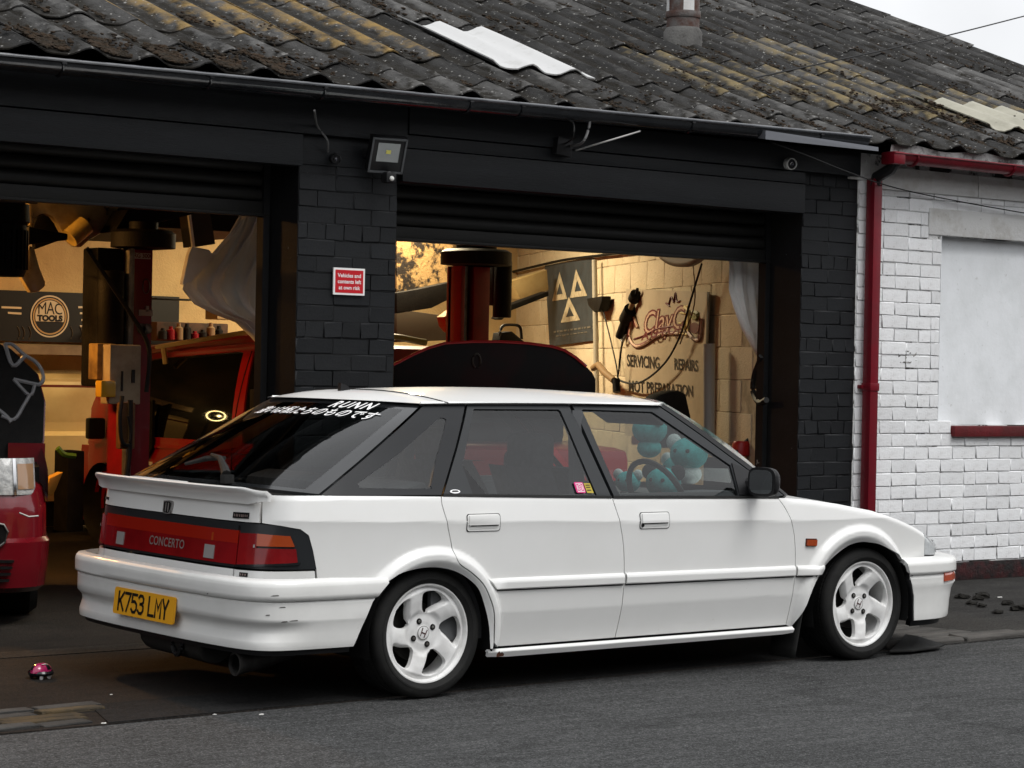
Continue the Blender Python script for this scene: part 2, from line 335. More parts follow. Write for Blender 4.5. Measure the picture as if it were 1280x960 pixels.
SETT = [mat('grey_sett', (.062, .060, .056), (.038, .037, .035), 14, rough=.9, bump=.6, bscale=80, vary=.3), mat('ochre_sett', (.085, .060, .030), (.045, .036, .024), 14, rough=.9, bump=.6, bscale=80, vary=.3)]
KERB = mat('worn_kerb_stone', (.105, .098, .090), (.055, .052, .048), 6, rough=.92, bump=.6, bscale=70, vary=.22, stretch=(.5, 4, 4))
cross = empty('sett_crossing', (-1.9, -.45, 0), 0); cross['kind'] = 'structure'
def brickmesh(name, l, d, h, m, bev=.006, jit=.0015):
    k = MB(); k.box((0, 0, 0), (l, d, h)); me = k.mesh(name, m, 40, bevel=bev, seg=1)
    for v in me.vertices: v.co += Vector((random.uniform(-jit, jit), random.uniform(-jit, jit), random.uniform(-jit, jit)))
    return me
cm = {}
for mi, m_ in enumerate(SETT):
    for L_i, ln in enumerate((.20, .27, .34)): cm[mi, L_i] = brickmesh('sett', ln, .076, .05, m_, .004, .002)
for row in range(5):
    y = -.66+row*.088; xe = -1.36-.10*(row < 3)+.03*row; x = xe
    while x > -3.3:
        i = random.choice((0, 1, 2)); ln = (.20, .27, .34)[i]; x -= ln/2+.008
        oc = (row in (1, 2, 3) and x > -1.85 and random.random() < .75) or random.random() < .12
        o = link('sett', cm[1 if oc else 0, i], cross); o.location = (x+1.9, y+.45, -.016+random.uniform(-.005, .006)); o.rotation_euler = (random.uniform(-.02, .02), random.uniform(-.01, .01), .034+random.uniform(-.01, .01)); x -= ln/2+.008
chan = empty('kerb_channel', (3.4, -.2, 0), 0); chan['kind'] = 'structure'
for row in range(5):
    y = ke(3.4)+.10+row*.165; xe = 3.83-.02*row+(.22 if row == 0 else 0)
    x = 2.96
    for ln in ((xe-x)*.55, (xe-x)*.45):
        o = link('kerb_stone', brickmesh('kerb_stone', ln-.006, .150, .06, KERB, .010, .004), chan); o.location = (x+ln/2-3.4, y+.2, -.012+random.uniform(-.003, .003)); o.rotation_euler = (random.uniform(-.02, .02), 0, .034); x += ln
x = 4.05
while x < 12:
    ln = .915; o = link('kerb_stone', brickmesh('kerb_stone', ln-.008, .14, .08, KERB, .012, .004), chan); o.location = (x+ln/2-3.4, ke(x+.45)+.085+.2, -.028); o.rotation_euler = (0, 0, .034); x += ln
# leaves, moss crumbs and paper scraps on the ground by the wall
CR = mat('dark_moss_crumb', (.012, .011, .009), rough=1, bump=.8); PAP = mat('pale_scrap', (.55, .54, .52), rough=.8)
def lump(name, loc, r, m, sq=.4):
    b = bmesh.new(); bmesh.ops.create_icosphere(b, subdivisions=2, radius=1)
    for v in b.verts:
        f = 1+.45*math.sin(v.co.x*5+loc[0]*9)*math.cos(v.co.y*4+loc[1]*7)+random.uniform(-.12, .12); v.co = Vector((v.co.x*r*f, v.co.y*r*f*.7, max(v.co.z, -.3)*r*sq*f))
    me = bpy.data.meshes.new(name); b.to_mesh(me); b.free(); me.materials.append(m); o = link(name, me); o.location = loc; return o
for px, py, r, lb in ((1202, 748, .055, 'dark moss clump on the tarmac nearest the front bumper'), (1222, 750, .045, 'dark moss clump second from the bumper on the tarmac'), (1228, 747, .06, 'wide dark moss clump on the tarmac below the red plinth'), (1214, 756, .04, 'small dark moss clump on the tarmac, lowest by the bumper'), (1226, 759, .035, 'small flat moss clump out on the pavement tarmac'), (1260, 756, .05, 'dark moss clump out on the pavement near the kerb line'), (1274, 763, .07, 'tall dark moss clump at the right edge of the photo'), (1246, 767, .04, 'thin dark moss clump nearest the black tarmac strip')):
    p = at(px, py, 2, 0); tag(lump('moss_clump', (p.x, p.y, .008), r, CR), lb, 'moss clump', 'moss clumps fallen on the pavement')
for px, py, r, lb in ((1250, 748, .035, 'pale paper scrap on the tarmac under the blocked window'), (1160, 807, .03, 'white scrap on the road edge in front of the front tyre'), (327, 895, .02, 'small white scrap on the road edge left of the rear wheel'), (139, 870, .012, 'tiny pale scrap on the forecourt right of the pink toy'), (268, 895, .014, 'pale crumb at the edge of the black tarmac patch'), (130, 906, .02, 'pale crumb at the corner of the sett paving')):
    p = at(px, py, 2, 0); tag(lump('paper_scrap', (p.x, p.y, .006), r*.55, PAP, .25), lb, 'litter', 'paper scraps on the ground')
# torn black sheet lying by the front wheel
k = MB(); P = [(1112, 813), (1132, 792), (1150, 796), (1166, 802), (1180, 805), (1172, 808), (1140, 812)]; k.prism([tuple(at(a, b, 2, .02+.02*(i in (1, 2)))) for i, (a, b) in enumerate(P)], (0, 0, -.012))
tag(k.build('rubber_scrap', M['rubber'], ang=0, bevel=.004), 'torn black rubber scrap lying in front of the front tyre', 'litter')

# the rest of the street, outside the picture: the row goes on to the left and houses face it across the road
HBR = mat('street_brick', (.12, .10, .09), (.09, .075, .068), 3, .4, .7, .9); HRF = mat('street_slate', (.07, .07, .075), rough=.8)
k = MB(); k.bb(-60, -6.05, WY, WY+8, 0, 3.6); k.bb(9.7, 60, WY+.4, WY+8, 0, 2.9); o = k.build('street_row', HBR, None, ang=0); o['kind'] = 'structure'
k = MB(); k.bb(-60, 70, -27, -18.5, 0, 5.4); k.prism([(-60, -18.3, 5.4), (-60, -27.2, 5.4), (-60, -22.7, 8.0)], (130, 0, 0)); o = k.build('facing_houses', HBR, None, ang=0); o['kind'] = 'structure'
for i in range(26):
    x = -58+i*5
    for z in (.9, 3.4): k = MB(); k.bb(x, x+1.3, -18.5, -18.42, z, z+1.5); q = k.build('house_window', M['white_plastic'], o, ang=0); k = MB(); k.bb(x+.1, x+1.2, -18.43, -18.41, z+.1, z+1.4); k.build('pane', M['black_gloss'], q, ang=0)
# ---------------------------------------------------------------- garage front
gar = empty('garage_building', (3, WY, 0), 0, 'black painted brick garage with two open roller doors and corrugated roof', 'garage')
def gp_(name, mb, m, parent=gar, ang=35, bevel=0, seg=2):
    o = mb.build(name, m, parent, ang, bevel, seg)
    if parent is gar: o.location = (-3, -WY, 0)
    return o
def brickwork(wall_o, ox, x0, x1, z0, z1, y, m, course, blen, depth, joint, name, skip=None, seed=3, origin=(0, 0, 0), limit=999, xmax=None, short=.05, headers=True):
    """one brick object at a time, in stretcher bond with the odd header course; shares a few meshes"""
    R = random.Random(seed); var = [[brickmesh(name, blen-joint, depth, course-joint, m, .0035, .0034) for _ in range(5)], [brickmesh(name, blen/2-joint, depth, course-joint, m, .0035, .0034) for _ in range(4)]]
    n = 0; i = 0; z = z0
    while z < z1-.01:
        kind = headers and i % 6 == 5; xe = xmax(z+course/2) if xmax else x1; x = x0-(blen/2 if i % 2 and not kind else (blen/4 if kind else 0))
        while x < xe-.01:
            l = blen/2 if kind or R.random() < short else blen
            a, b = max(x, x0), min(x+l, xe)
            if b-a > .035 and not (skip and skip((a+b)/2, z+course/2)) and n < limit:
                o = link(name, R.choice(var[0] if l == blen else var[1]), wall_o)
                if b-a < l-.001: o.scale = ((b-a-joint)/(l-joint), 1, 1)
                o.location = ((a+b)/2-origin[0], y+R.uniform(-.0018, .0018)-origin[1], z+course/2-origin[2]); o.rotation_euler = (R.uniform(-.006, .006), R.uniform(-.006, .006), R.uniform(-.004, .004)); n += 1
            x += l
        z += course; i += 1
    return n
PX = [(-3.4, -2.3), (.985, 1.615), (4.69, 5.178)]
for i, (a, b) in enumerate(PX):
    k = MB(); k.bb(a, b, WY+.0055, WY+.32, 0, 2.78); pr = gp_('brick_pier', k, M['black_jamb'])
    if i: brickwork(pr, 0, a, b, .02, 2.40 if i == 1 else 2.68, WY+.016, M['black_paint'], .0868, .232, .030, .0045, 'brick', seed=5+i)
# lintel boards and fascia
def board(a, b, z0, z1, y0, y1, nm='fascia_board'):
    k = MB(); k.bb(a, b, y0, y1, z0, z1); return gp_(nm, k, M['black_wood'], ang=30, bevel=.004)
board(-3.4, .978, 2.395, 2.560, WY-.045, WY+.06, 'lintel_board'); board(-3.4, 1.640, 2.566, 2.76, WY-.052, WY+.06)
board(1.618, 4.665, 2.355, 2.535, WY-.045, WY+.06, 'lintel_board'); board(1.618, 4.668, 2.540, 2.610, WY-.040, WY+.06); board(1.646, 5.14, 2.615, 2.77, WY-.058, WY+.06)
board(.988, 1.612, 2.41, 2.562, WY-.006, WY+.05)
for a, b in ((-3.4, .985), (1.615, 4.69)):
    k = MB(); k.bb(a, b, WY+.065, WY+.34, 2.44, 2.78); gp_('lintel', k, M['black_jamb'])
# roller shutters, rolled up so that the last laths show
def shutter(x0, x1, zb, label):
    t = empty('roller_shutter', ((x0+x1)/2, WY+.30, zb), 0, label, 'roller shutter', 'roller shutters')
    L_ = x1-x0
    k = MB(); k.bb(-L_/2, L_/2, -.02, .02, 0, .075); k.bb(-L_/2, L_/2, -.032, .032, -.006, .010); k.build('bottom_rail', M['shutter'], t, bevel=.004)
    m0 = None
    for i in range(6):
        if m0 is None:
            k = MB(); pr = [(math.cos(q)*-.026+.012, .0375+.0365*-math.sin(q)) for q in np.linspace(-1.25, 1.25, 9)]
            pr = [(0.008, .001)]+[(a, b) for a, b in pr[::-1]]+[(.008, .074)]
            k.grid(lambda u, v: (-L_/2+L_*u, pr[int(round(v*(len(pr)-1)))][0], pr[int(round(v*(len(pr)-1)))][1]), 1, len(pr)-1)
            k.bb(-L_/2, L_/2, .012, .018, -.004, .0785); m0 = k.mesh('shutter_lath', M['shutter'], 40)
        o = link('shutter_lath', m0, t); o.location = (0, 0, .078+i*.0765)
    return t
shutter(-3.3, .975, 2.145, 'dark ribbed roller shutter raised over the left doorway with the red cars')
shutter(1.62, 4.683, 2.06, 'dark ribbed roller shutter raised over the right doorway behind the white car')
# shutter guides
for x in (.955, 1.645, 4.66):
    k = MB(); k.bb(x-.02, x+.02, WY+.27, WY+.335, 0, 2.5); gp_('shutter_guide', k, M['black_jamb'])

# ---- roof
AL = math.radians(21); EY, EZ = WY-.23, 2.815
UPV = Vector((0, math.cos(AL), math.sin(AL))); NRM = Vector((0, -math.sin(AL), math.cos(AL)))
roof_o = empty('roof', (0, 0, 0)); roof_o.parent = gar; roof_o.location = (-3, -WY, 0)
PIT = .325
def wave(x):
    t = (x/PIT) % 1.0; c = .5+.5*math.cos(2*math.pi*t); return .046*c**2.1
M['sheet_ochre'] = None
def sheet_mat(name, base, crest, amt):
    """weathered corrugated sheet: lichen sits on the crests of the corrugation, which is where it grows"""
    m = mat(name, base[0], base[1], 4.5, .36, .60, .92, c3=(.014, .012, .009), s3=9, lo3=.54, hi3=.64, bump=.9, bscale=60, vary=.34, dist=.014, stretch=(1.3, .5, 1), spec=.15)
    t = m.node_tree; b = t.nodes['Principled BSDF']; src = b.inputs['Base Color'].links[0].from_socket
    tc = nd(t, 'ShaderNodeTexCoord'); sx = nd(t, 'ShaderNodeSeparateXYZ'); t.links.new(tc.outputs['Object'], sx.inputs[0])
    n = nd(t, 'ShaderNodeTexNoise'); n.inputs['Scale'].default_value = 11; n.inputs['Detail'].default_value = 7; t.links.new(tc.outputs['Object'], n.inputs['Vector'])
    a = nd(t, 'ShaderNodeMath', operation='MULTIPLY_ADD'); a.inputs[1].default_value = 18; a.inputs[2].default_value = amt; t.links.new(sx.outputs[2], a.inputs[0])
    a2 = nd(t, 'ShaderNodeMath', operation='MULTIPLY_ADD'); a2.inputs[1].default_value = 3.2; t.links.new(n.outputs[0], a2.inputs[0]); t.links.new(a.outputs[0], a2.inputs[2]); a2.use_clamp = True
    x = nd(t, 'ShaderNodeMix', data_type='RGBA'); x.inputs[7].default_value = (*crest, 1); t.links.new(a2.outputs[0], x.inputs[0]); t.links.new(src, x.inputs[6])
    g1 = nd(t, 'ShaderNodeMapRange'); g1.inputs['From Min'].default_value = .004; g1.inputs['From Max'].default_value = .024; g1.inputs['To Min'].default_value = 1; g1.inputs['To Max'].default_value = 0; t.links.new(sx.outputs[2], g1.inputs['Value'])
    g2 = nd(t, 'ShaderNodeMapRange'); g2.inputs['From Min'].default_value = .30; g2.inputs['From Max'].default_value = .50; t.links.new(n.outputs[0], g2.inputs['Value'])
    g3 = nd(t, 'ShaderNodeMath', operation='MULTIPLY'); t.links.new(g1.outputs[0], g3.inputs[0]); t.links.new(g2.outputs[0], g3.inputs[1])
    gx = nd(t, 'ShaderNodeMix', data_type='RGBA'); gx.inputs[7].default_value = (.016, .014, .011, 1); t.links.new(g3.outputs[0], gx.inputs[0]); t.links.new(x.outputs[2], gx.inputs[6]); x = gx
    n4 = nd(t, 'ShaderNodeTexNoise'); n4.inputs['Scale'].default_value = 34; n4.inputs['Detail'].default_value = 5; t.links.new(tc.outputs['Object'], n4.inputs['Vector'])
    r4 = nd(t, 'ShaderNodeMapRange'); r4.inputs['From Min'].default_value = .615; r4.inputs['From Max'].default_value = .67; t.links.new(n4.outputs[0], r4.inputs['Value']); r4.inputs['From Min'].default_value = .645; r4.inputs['From Max'].default_value = .72
    y = nd(t, 'ShaderNodeMix', data_type='RGBA'); y.inputs[7].default_value = (.30, .295, .28, 1); t.links.new(r4.outputs[0], y.inputs[0]); t.links.new(x.outputs[2], y.inputs[6]); t.links.new(y.outputs[2], b.inputs['Base Color'])
    return m
GREYS = ((.098, .096, .093), (.038, .037, .036))
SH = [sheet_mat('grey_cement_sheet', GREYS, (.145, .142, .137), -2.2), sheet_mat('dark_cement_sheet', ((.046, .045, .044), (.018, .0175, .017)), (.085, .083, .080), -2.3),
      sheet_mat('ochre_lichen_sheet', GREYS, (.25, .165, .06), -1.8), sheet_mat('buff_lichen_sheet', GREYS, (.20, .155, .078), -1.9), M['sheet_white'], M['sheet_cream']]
def sheet_mesh(name, rolls, ln, m, seed):
    R = random.Random(seed); nx = int(rolls*10); ny = 5; k = MB(); ph = R.uniform(0, 9)
    def P(i, j, lo):
        x = i/nx*rolls*PIT-rolls*PIT/2; u = j/ny*ln; z = wave(x+rolls*PIT/2)+.003*math.sin(x*7+ph)+.002*math.sin(u*5+ph)
        e = (R.uniform(-.008, .008) if j == 0 else 0)
        return (x, u+e, z-(.007 if lo else 0))
    top = [P(i, j, 0) for j in range(ny+1) for i in range(nx+1)]
    bot = [(a, b, c-.008) for a, b, c in top]; n = len(top); k.v = top+bot; w = nx+1
    for j in range(ny):
        for i in range(nx):
            q = (j*w+i, j*w+i+1, (j+1)*w+i+1, (j+1)*w+i); k.f.append(q); k.f.append(tuple(a+n for a in q[::-1]))
    for i in range(nx): k.f.append((i+1, i, i+n, i+1+n)); k.f.append((ny*w+i, ny*w+i+1, ny*w+i+1+n, ny*w+i+n))
    for j in range(ny): k.f.append((j*w, (j+1)*w, (j+1)*w+n, j*w+n)); k.f.append(((j+1)*w+nx, j*w+nx, j*w+nx+n, (j+1)*w+nx+n))
    me = k.mesh(name, m, 50); return me
rows = [(-.06, .36), (.28, .52), (.77, 1.16), (1.90, 1.16), (3.0, 1.16), (4.1, 1.16), (5.2, 1.16)]
RollM = Matrix(((1, 0, 0, 0), (0, UPV.y, NRM.y, 0), (0, UPV.z, NRM.z, 0), (0, 0, 0, 1)))
SM_ = {}
def shm(rolls, ln, mi, seed):
    kx = (rolls, ln, mi, seed % 3)
    if kx not in SM_: SM_[kx] = sheet_mesh('roof_sheet', rolls, ln, SH[mi], seed)
    return SM_[kx]
X00 = .265-PIT*9-PIT/2*0
PH0 = .265                      # a roll crest stands at this x
ns = 0
for ri, (u0, ln) in enumerate(rows):
    for ci in range(-3, 11):
        x0 = PH0+(ci*3+(ri % 2)*0)*PIT; x1 = x0+3*PIT
        if x0 > 10.3: continue
        rolls = 3
        if x1 > 10.45: rolls = max(1, int((10.45-x0)/PIT)); x1 = x0+rolls*PIT
        xc = (x0+x1)/2; R = random.random()
        mi = 0 if R < .6 else 1
        if ri >= 3: mi = 1 if R < .6 else 0
        if ri == 2 and -.2 < x0 < 2.1: mi = 2
        if ri == 1 and 0 < x0 < 1.0: mi = 0
        if ri == 2 and 4.0 < x0 < 8.0: mi = 3
        if ri == 1 and 6.2 < x0 < 8.2: mi = 3
        if ri == 3 and (x0 < 1.6 or 5.2 < x0 < 6.5): mi = 3 if x0 > 4 else 2
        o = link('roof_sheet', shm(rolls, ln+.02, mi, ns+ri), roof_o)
        lift = .010+.006*random.random()
        pos = Vector((xc, EY, EZ))+UPV*(u0+random.uniform(-.012, .012))+NRM*(.012*(1)+.004*((ci+ri) % 2))
        o.matrix_local = Matrix.Translation(pos) @ RollM @ Matrix.Rotation(-lift/ln*1.0, 4, 'X') @ Matrix.Rotation(random.uniform(-.003, .003), 4, 'Z'); ns += 1
# the pale replacement sheets lie over the old ones
for x0, rolls, u0, ln, mi in ((PH0+7*PIT, 2.5, .74, 1.02, 4), (PH0+20*PIT, 3, .62, .75, 5), (PH0+23*PIT, 2, .30, .6, 5)):
    o = link('roof_sheet', sheet_mesh('roof_sheet', rolls, ln, SH[mi], 77+mi), roof_o)
    o.matrix_local = Matrix.Translation(Vector((x0+rolls*PIT/2, EY, EZ))+UPV*u0+NRM*.042) @ RollM @ Matrix.Rotation(-.012, 4, 'X')
k = MB(); k.add([Vector((x, EY+.10, EZ-.03))+UPV*u-NRM*.03 for x, u in ((-4.3, 0), (10.4, 0), (10.4, 7.7), (-4.3, 7.7))], [(0, 1, 2, 3)]); ln_o = k.build('roof_lining', mat('dark_roof_lining', (.02, .018, .015), rough=.9), roof_o, ang=0)
k = MB(); k.prism([Vector((10.46, EY, EZ-.02)), Vector((10.46, EY, EZ-.02))+UPV*6.4, Vector((10.46, EY, EZ+.03))+UPV*6.4, Vector((10.46, EY, EZ+.03))], (.03, 0, 0)); k.build('verge_board', M['black_wood'], roof_o)
k = MB(); k.tube([Vector((-3, EY, EZ+.05))+UPV*6.35, Vector((10.45, EY, EZ+.05))+UPV*6.35], .10, 10); k.build('ridge_cap', M['sheet'], roof_o)
# moss: far too many crumbs to count
b = bmesh.new(); mv = []; mf_ = []
ico = bmesh.new(); bmesh.ops.create_icosphere(ico, subdivisions=1, radius=1); iv = [v.co.copy() for v in ico.verts]; iff = [[v.index for v in f.verts] for f in ico.faces]; ico.free(); b.free()
def moss_at(x, u, r):
    base = Vector((x, EY, EZ))+UPV*u+NRM*(wave(x-PH0)*1.0+.030); n = len(mv); s = (random.uniform(.7, 1.6), random.uniform(.7, 1.3), random.uniform(.4, .7))
    for v in iv:
        f = r*random.uniform(.72, 1.2); mv.append(base+Vector((v.x*s[0]*f, 0, 0))+UPV*(v.y*s[1]*f)+NRM*(v.z*s[2]*f))
    mf_.extend([tuple(i+n for i in q) for q in iff])
def cushion(x, u, n, sp, r0, r1):
    for q in range(n): moss_at(x+random.gauss(0, sp*.8), max(-.03, u+random.gauss(0, sp*1.5)), random.uniform(r0, r1))
for _ in range(900):
    ri = random.choices(range(6), (4, 4, 6, 6, 5, 3))[0]; u0, ln = rows[ri]
    x = random.uniform(-1.2, 10.3)
    if random.random() < .8: x = PH0+(round((x-PH0)/PIT-.5)+.5)*PIT+random.gauss(0, .04)      # settles in the troughs and at the laps
    u = u0+ln*min(.98, abs(random.gauss(0, .25))) if ri else random.uniform(0, .3)
    if 1.5 < x < 4.0 and u < 1.9 and random.random() < .8: continue
    cushion(x, u, random.randint(4, 14), .028, .005, .015)
for tr in (-2.5, -1.5, -.5, .5, 1.5):                     # thick cushions behind the gutter on the left
    for _ in range(16): cushion(PH0+tr*PIT+random.gauss(0, .055), abs(random.gauss(.12, .10)), 14, .028, .006, .017)
for _ in range(60): cushion(random.gauss(6.6, .5), random.gauss(.85, .22), 9, .03, .006, .017)
k = MB(); k.v = [tuple(p) for p in mv]; k.f = mf_; mo = k.build('moss', M['moss'], roof_o, ang=60); mo['kind'] = 'stuff'
# gutters and pipe
g = empty('black_gutter', (1.2, EY-.055, 2.782), 0, 'long black half-round gutter along the eaves of the garage', 'gutter')
def gutter_mb(x0, x1, r=.058):
    k = MB(); pr = [(r*math.cos(q), r*math.sin(q)) for q in np.linspace(math.pi, 2*math.pi, 13)]; pr = [(-r+.006, .010), (-r-.008, .009), (-r-.012, .002), (-r-.004, -.004)]+pr+[(r+.004, .004)]
    k.grid(lambda u, v: (x0+(x1-x0)*u, pr[int(round(v*(len(pr)-1)))][0], pr[int(round(v*(len(pr)-1)))][1]), 1, len(pr)-1)
    pr2 = [(a*.92, b*.94+.002) for a, b in pr[3:]]; k.grid(lambda u, v: (x0+(x1-x0)*u, pr2[int(round(v*(len(pr2)-1)))][0], pr2[int(round(v*(len(pr2)-1)))][1]), 1, len(pr2)-1); return k
g.rotation_euler = (0, -.0112, 0)
k = gutter_mb(-4.4, 3.72); k.build('channel', M['gutter'], g)
k = MB(); k.tube([(-4.4, -.066, .007), (3.72, -.066, .007)], .0085, 8); k.build('lip_highlight', mat('painted_lip_highlight', (.10, .105, .115), (.05, .053, .06), 6, rough=.2, spec=.8), g)  # sky reflection along the lip, put in as a paler grey tube
k = MB(); k.bb(-4.4, 3.72, .048, .062, -.01, .012); k.build('back_edge', M['gutter'], g)
for x in (-1.75, -.95, -.28, .65, 1.0, 2.25, 3.3):
    k = MB(); k.tube([(x, .063*math.cos(q), .063*math.sin(q)) for q in np.linspace(math.pi*.98, 2*math.pi, 10)], .006, 4); k.bb(x-.012, x+.012, -.068, -.058, -.01, .012); k.build('gutter_bracket', M['gutter'], g)
k = MB(); k.prism([at(957, 163, 1, EY-.135), at(1098, 184, 1, EY-.135), at(1098, 189, 1, EY-.14), at(957, 174, 1, EY-.14)], (0, .10, .015)); fl = k.build('gutter_flashing', mat('grey_flashing', (.13, .135, .15), rough=.35, metal=.3), None); tag(fl, 'grey metal flashing strip over the right end of the black gutter', 'flashing')
rg = empty('red_gutter', (5.4, EY-.0, 2.755), 0, 'dark red half-round gutter above the white brick wall', 'gutter')
k = gutter_mb(-.20, 4.6, .056); k.build('channel', M['red_paint'], rg)
for x in (.02, .95, 1.9): k = MB(); k.tube([(x, .062*math.cos(q), .062*math.sin(q)) for q in np.linspace(math.pi*.98, 2*math.pi, 10)], .008, 4); k.build('gutter_bracket', M['red_paint'], rg)
k = MB(); k.bb(-.205, -.10, -.062, .055, -.066, .014); k.build('outlet', M['red_paint'], rg, bevel=.012)
k = MB(); k.tube([(-.135, .0, -.05), (-.135, .03, -.09), (-.135, .15, -.135), (-.135, .17, -.19)], .038, 10); k.build('swan_neck', M['black_plastic'], rg)
dp = empty('red_downpipe', (5.265, WY-.06, 0), 0, 'square dark red drainpipe between the black pier and white wall', 'drainpipe')
k = MB(); k.box((0, 0, 1.305), (.072, .072, 2.61)); k.build('pipe', M['red_paint'], dp, bevel=.006)
for z in (1.28,): k = MB(); k.box((0, 0, z), (.082, .082, .05)); k.bb(-.06, .06, .02, .058, z-.012, z+.012); k.build('pipe_collar', M['red_paint'], dp, bevel=.004)
# ---- white brick wall
ww = empty('white_brick_wall', (7.4, WY, 0), 0, 'flaking white painted brick wall with a blocked window beside the garage', 'wall')
def wp(name, k, m, **kw): o = k.build(name, m, ww, **kw); o.location = (-7.4, -WY, 0); return o
WX0, WX1, WZ0, WZ1 = 5.975, 7.6, 1.035, 2.285
k = MB()
for a, b, z0, z1 in ((5.179, WX0, .0, 2.78), (WX1, 9.6, 0, 2.78), (WX0, WX1, 0, WZ0), (WX0, WX1, WZ1, 2.78)): k.bb(a, b, WY+.0045, WY+.25, z0, z1)
wp('mortar_bed', k, M['white_mortar'], ang=0)
skip = lambda x, z: (WX0 < x < WX1 and WZ0-.02 < z < WZ1+.03) or (5.845 < x < 7.75 and 2.275 < z < 2.465) or (x > 6.10 and .955 < z < 1.035 and x < 7.7)
nb = brickwork(ww, 0, 5.186, 7.75, .125, 2.55, WY+.016, M['white_brick'], .0853, .234, .034, .005, 'brick', seed=21, origin=(7.4, WY, 0), limit=299, xmax=lambda z: WX0-.002 if WZ0 < z < WZ1 else (5.843 if WZ1 < z < 2.465 else (6.10 if .957 < z < WZ0 else 7.08)), short=.14, headers=False)
k = MB(); i = 0; z = .125
while z < 2.54:
    x = 7.085-(.117 if i % 2 else 0)
    while x < 9.6:
        if not (WZ0-.08 < z < 2.44 and x < 7.72): k.bb(max(x, 7.085)+.0025, min(x+.234, 9.6)-.0025, WY, WY+.02, z+.0025, z+.0828)
        x += .234
    z += .0853; i += 1
o = wp('brick', k, M['white_brick'], ang=0); o['kind'] = 'stuff'
k = MB(); k.bb(5.845, 7.75, WY-.006, WY+.12, 2.287, 2.462); wp('window_lintel', k, M['white_lintel'], bevel=.006)
k = MB(); k.grid(lambda u, v: (WX0+(WX1-WX0)*u, WY+.075+.004*math.sin(u*5+v*3), WZ0+(WZ1-WZ0)*v), 12, 10); wp('blocked_window', k, M['white_render'])
k = MB(); k.bb(WX0-.002, WX0+.001, WY+.0, WY+.08, WZ0, WZ1); wp('window_reveal', k, M['white_render'], ang=0)
k = MB(); k.bb(6.105, 7.7, WY-.035, WY+.10, .957, 1.030); wp('window_sill', k, M['red_sill'], bevel=.008)
k = MB(); k.bb(5.19, 9.6, WY-.012, WY+.0120, 0, .118); wp('plinth', k, M['plinth'], bevel=.004)
k = MB(); k.bb(5.30, 6.30, WY-.02, WY+.05, 2.555, 2.70); k.bb(6.305, 9.6, WY-.022, WY+.05, 2.555, 2.70); k.bb(5.08, 5.19, WY-.025, WY+.0, 2.60, 2.68); wp('white_fascia', k, M['white_lintel'], bevel=.003)
k = MB(); k.grid(lambda u, v: (5.2+4.3*u, EY-.02-.01*v, 2.765+.045*v+.012*math.sin(u*40)*v), 60, 2); wp('peeling_flashing', k, mat('peeling_white_flashing', (.52, .52, .51), (.14, .135, .13), 8, .45, .55, .8, bump=.6, bscale=30))
# the spalled brick face
k = MB(); p = at(1134, 446, 1, WY); k.grid(lambda u, v: (p.x-.085+.17*u, WY-.004+random.uniform(0, .010), p.z-.04+.08*v), 9, 5); wp('spalled_brick', k, mat('broken_brick_face', (.42, .41, .39), (.09, .085, .08), 30, .45, .6, .95, bump=1, bscale=60))
# ---- fittings on the garage front
fl = empty('floodlight', (1.468, WY-.10, 2.49), 0, 'square black floodlight with a yellow chip on the middle brick pier', 'floodlight')
F_ = Matrix.Rotation(.42, 4, 'X') @ Matrix.Rotation(-.10, 4, 'Y') @ Matrix.Rotation(-.25, 4, 'Z')
k = MB(); k.box((0, 0, 0), (.20, .055, .20)); k.v = [tuple(F_ @ Vector(v)) for v in k.v]; k.build('housing', M['black_plastic'], fl, bevel=.008)
k = MB()
for a in ((-.094, .094, .088, .098), (-.094, .094, -.098, -.088), (-.098, -.088, -.098, .098), (.088, .098, -.098, .098)): k.bb(a[0], a[1], -.034, -.027, a[2], a[3])
k.v = [tuple(F_ @ Vector(v)) for v in k.v]; k.build('frame', mat('grey_lamp_frame', (.09, .095, .10), rough=.4), fl)
k = MB(); q = [(-.062, -.0295, -.035), (.062, -.0295, -.035), (.062, -.0295, .070), (-.062, -.0295, .070)]; c0 = (0, -.0280, .020); i_ = [(-.012, -.0285, .012), (.012, -.0285, .012), (.012, -.0285, .030), (-.012, -.0285, .030)]
k.add(q+i_, [(0, 1, 5, 4), (1, 2, 6, 5), (2, 3, 7, 6), (3, 0, 4, 7)]); k.v = [tuple(F_ @ (Vector(v)+Vector((0, -.001, 0)))) for v in k.v]; k.build('reflector', mat('lamp_reflector', (.40, .41, .41), rough=.25, metal=.6), fl, ang=5)
k = MB(); k.bb(-.013, .013, -.033, -.0305, .011, .031); k.v = [tuple(F_ @ Vector(v)) for v in k.v]; k.build('lamp_chip', mat('yellow_chip', (.75, .70, .18), rough=.5), fl)
k = MB(); k.tube([(0, -.02, -.10), (0, -.03, -.155)], .028, 10); k.bb(-.03, .03, -.055, .0, -.155, -.105); k.build('sensor', M['black_plastic'], fl, bevel=.004)
k = MB(); k.lathe([(0, .012), (.010, .008), (.014, 0)], 12, frame((0.0, -.058, -.135), (1, 0, 0), (0, 0, 1))); k.build('sensor_lens', M['white_plastic'], fl)
k = MB(); k.box((0, .06, 0), (.06, .09, .03)); k.bb(-.09, .03, .075, .094, -.02, .02); k.build('bracket', M['black_plastic'], fl)
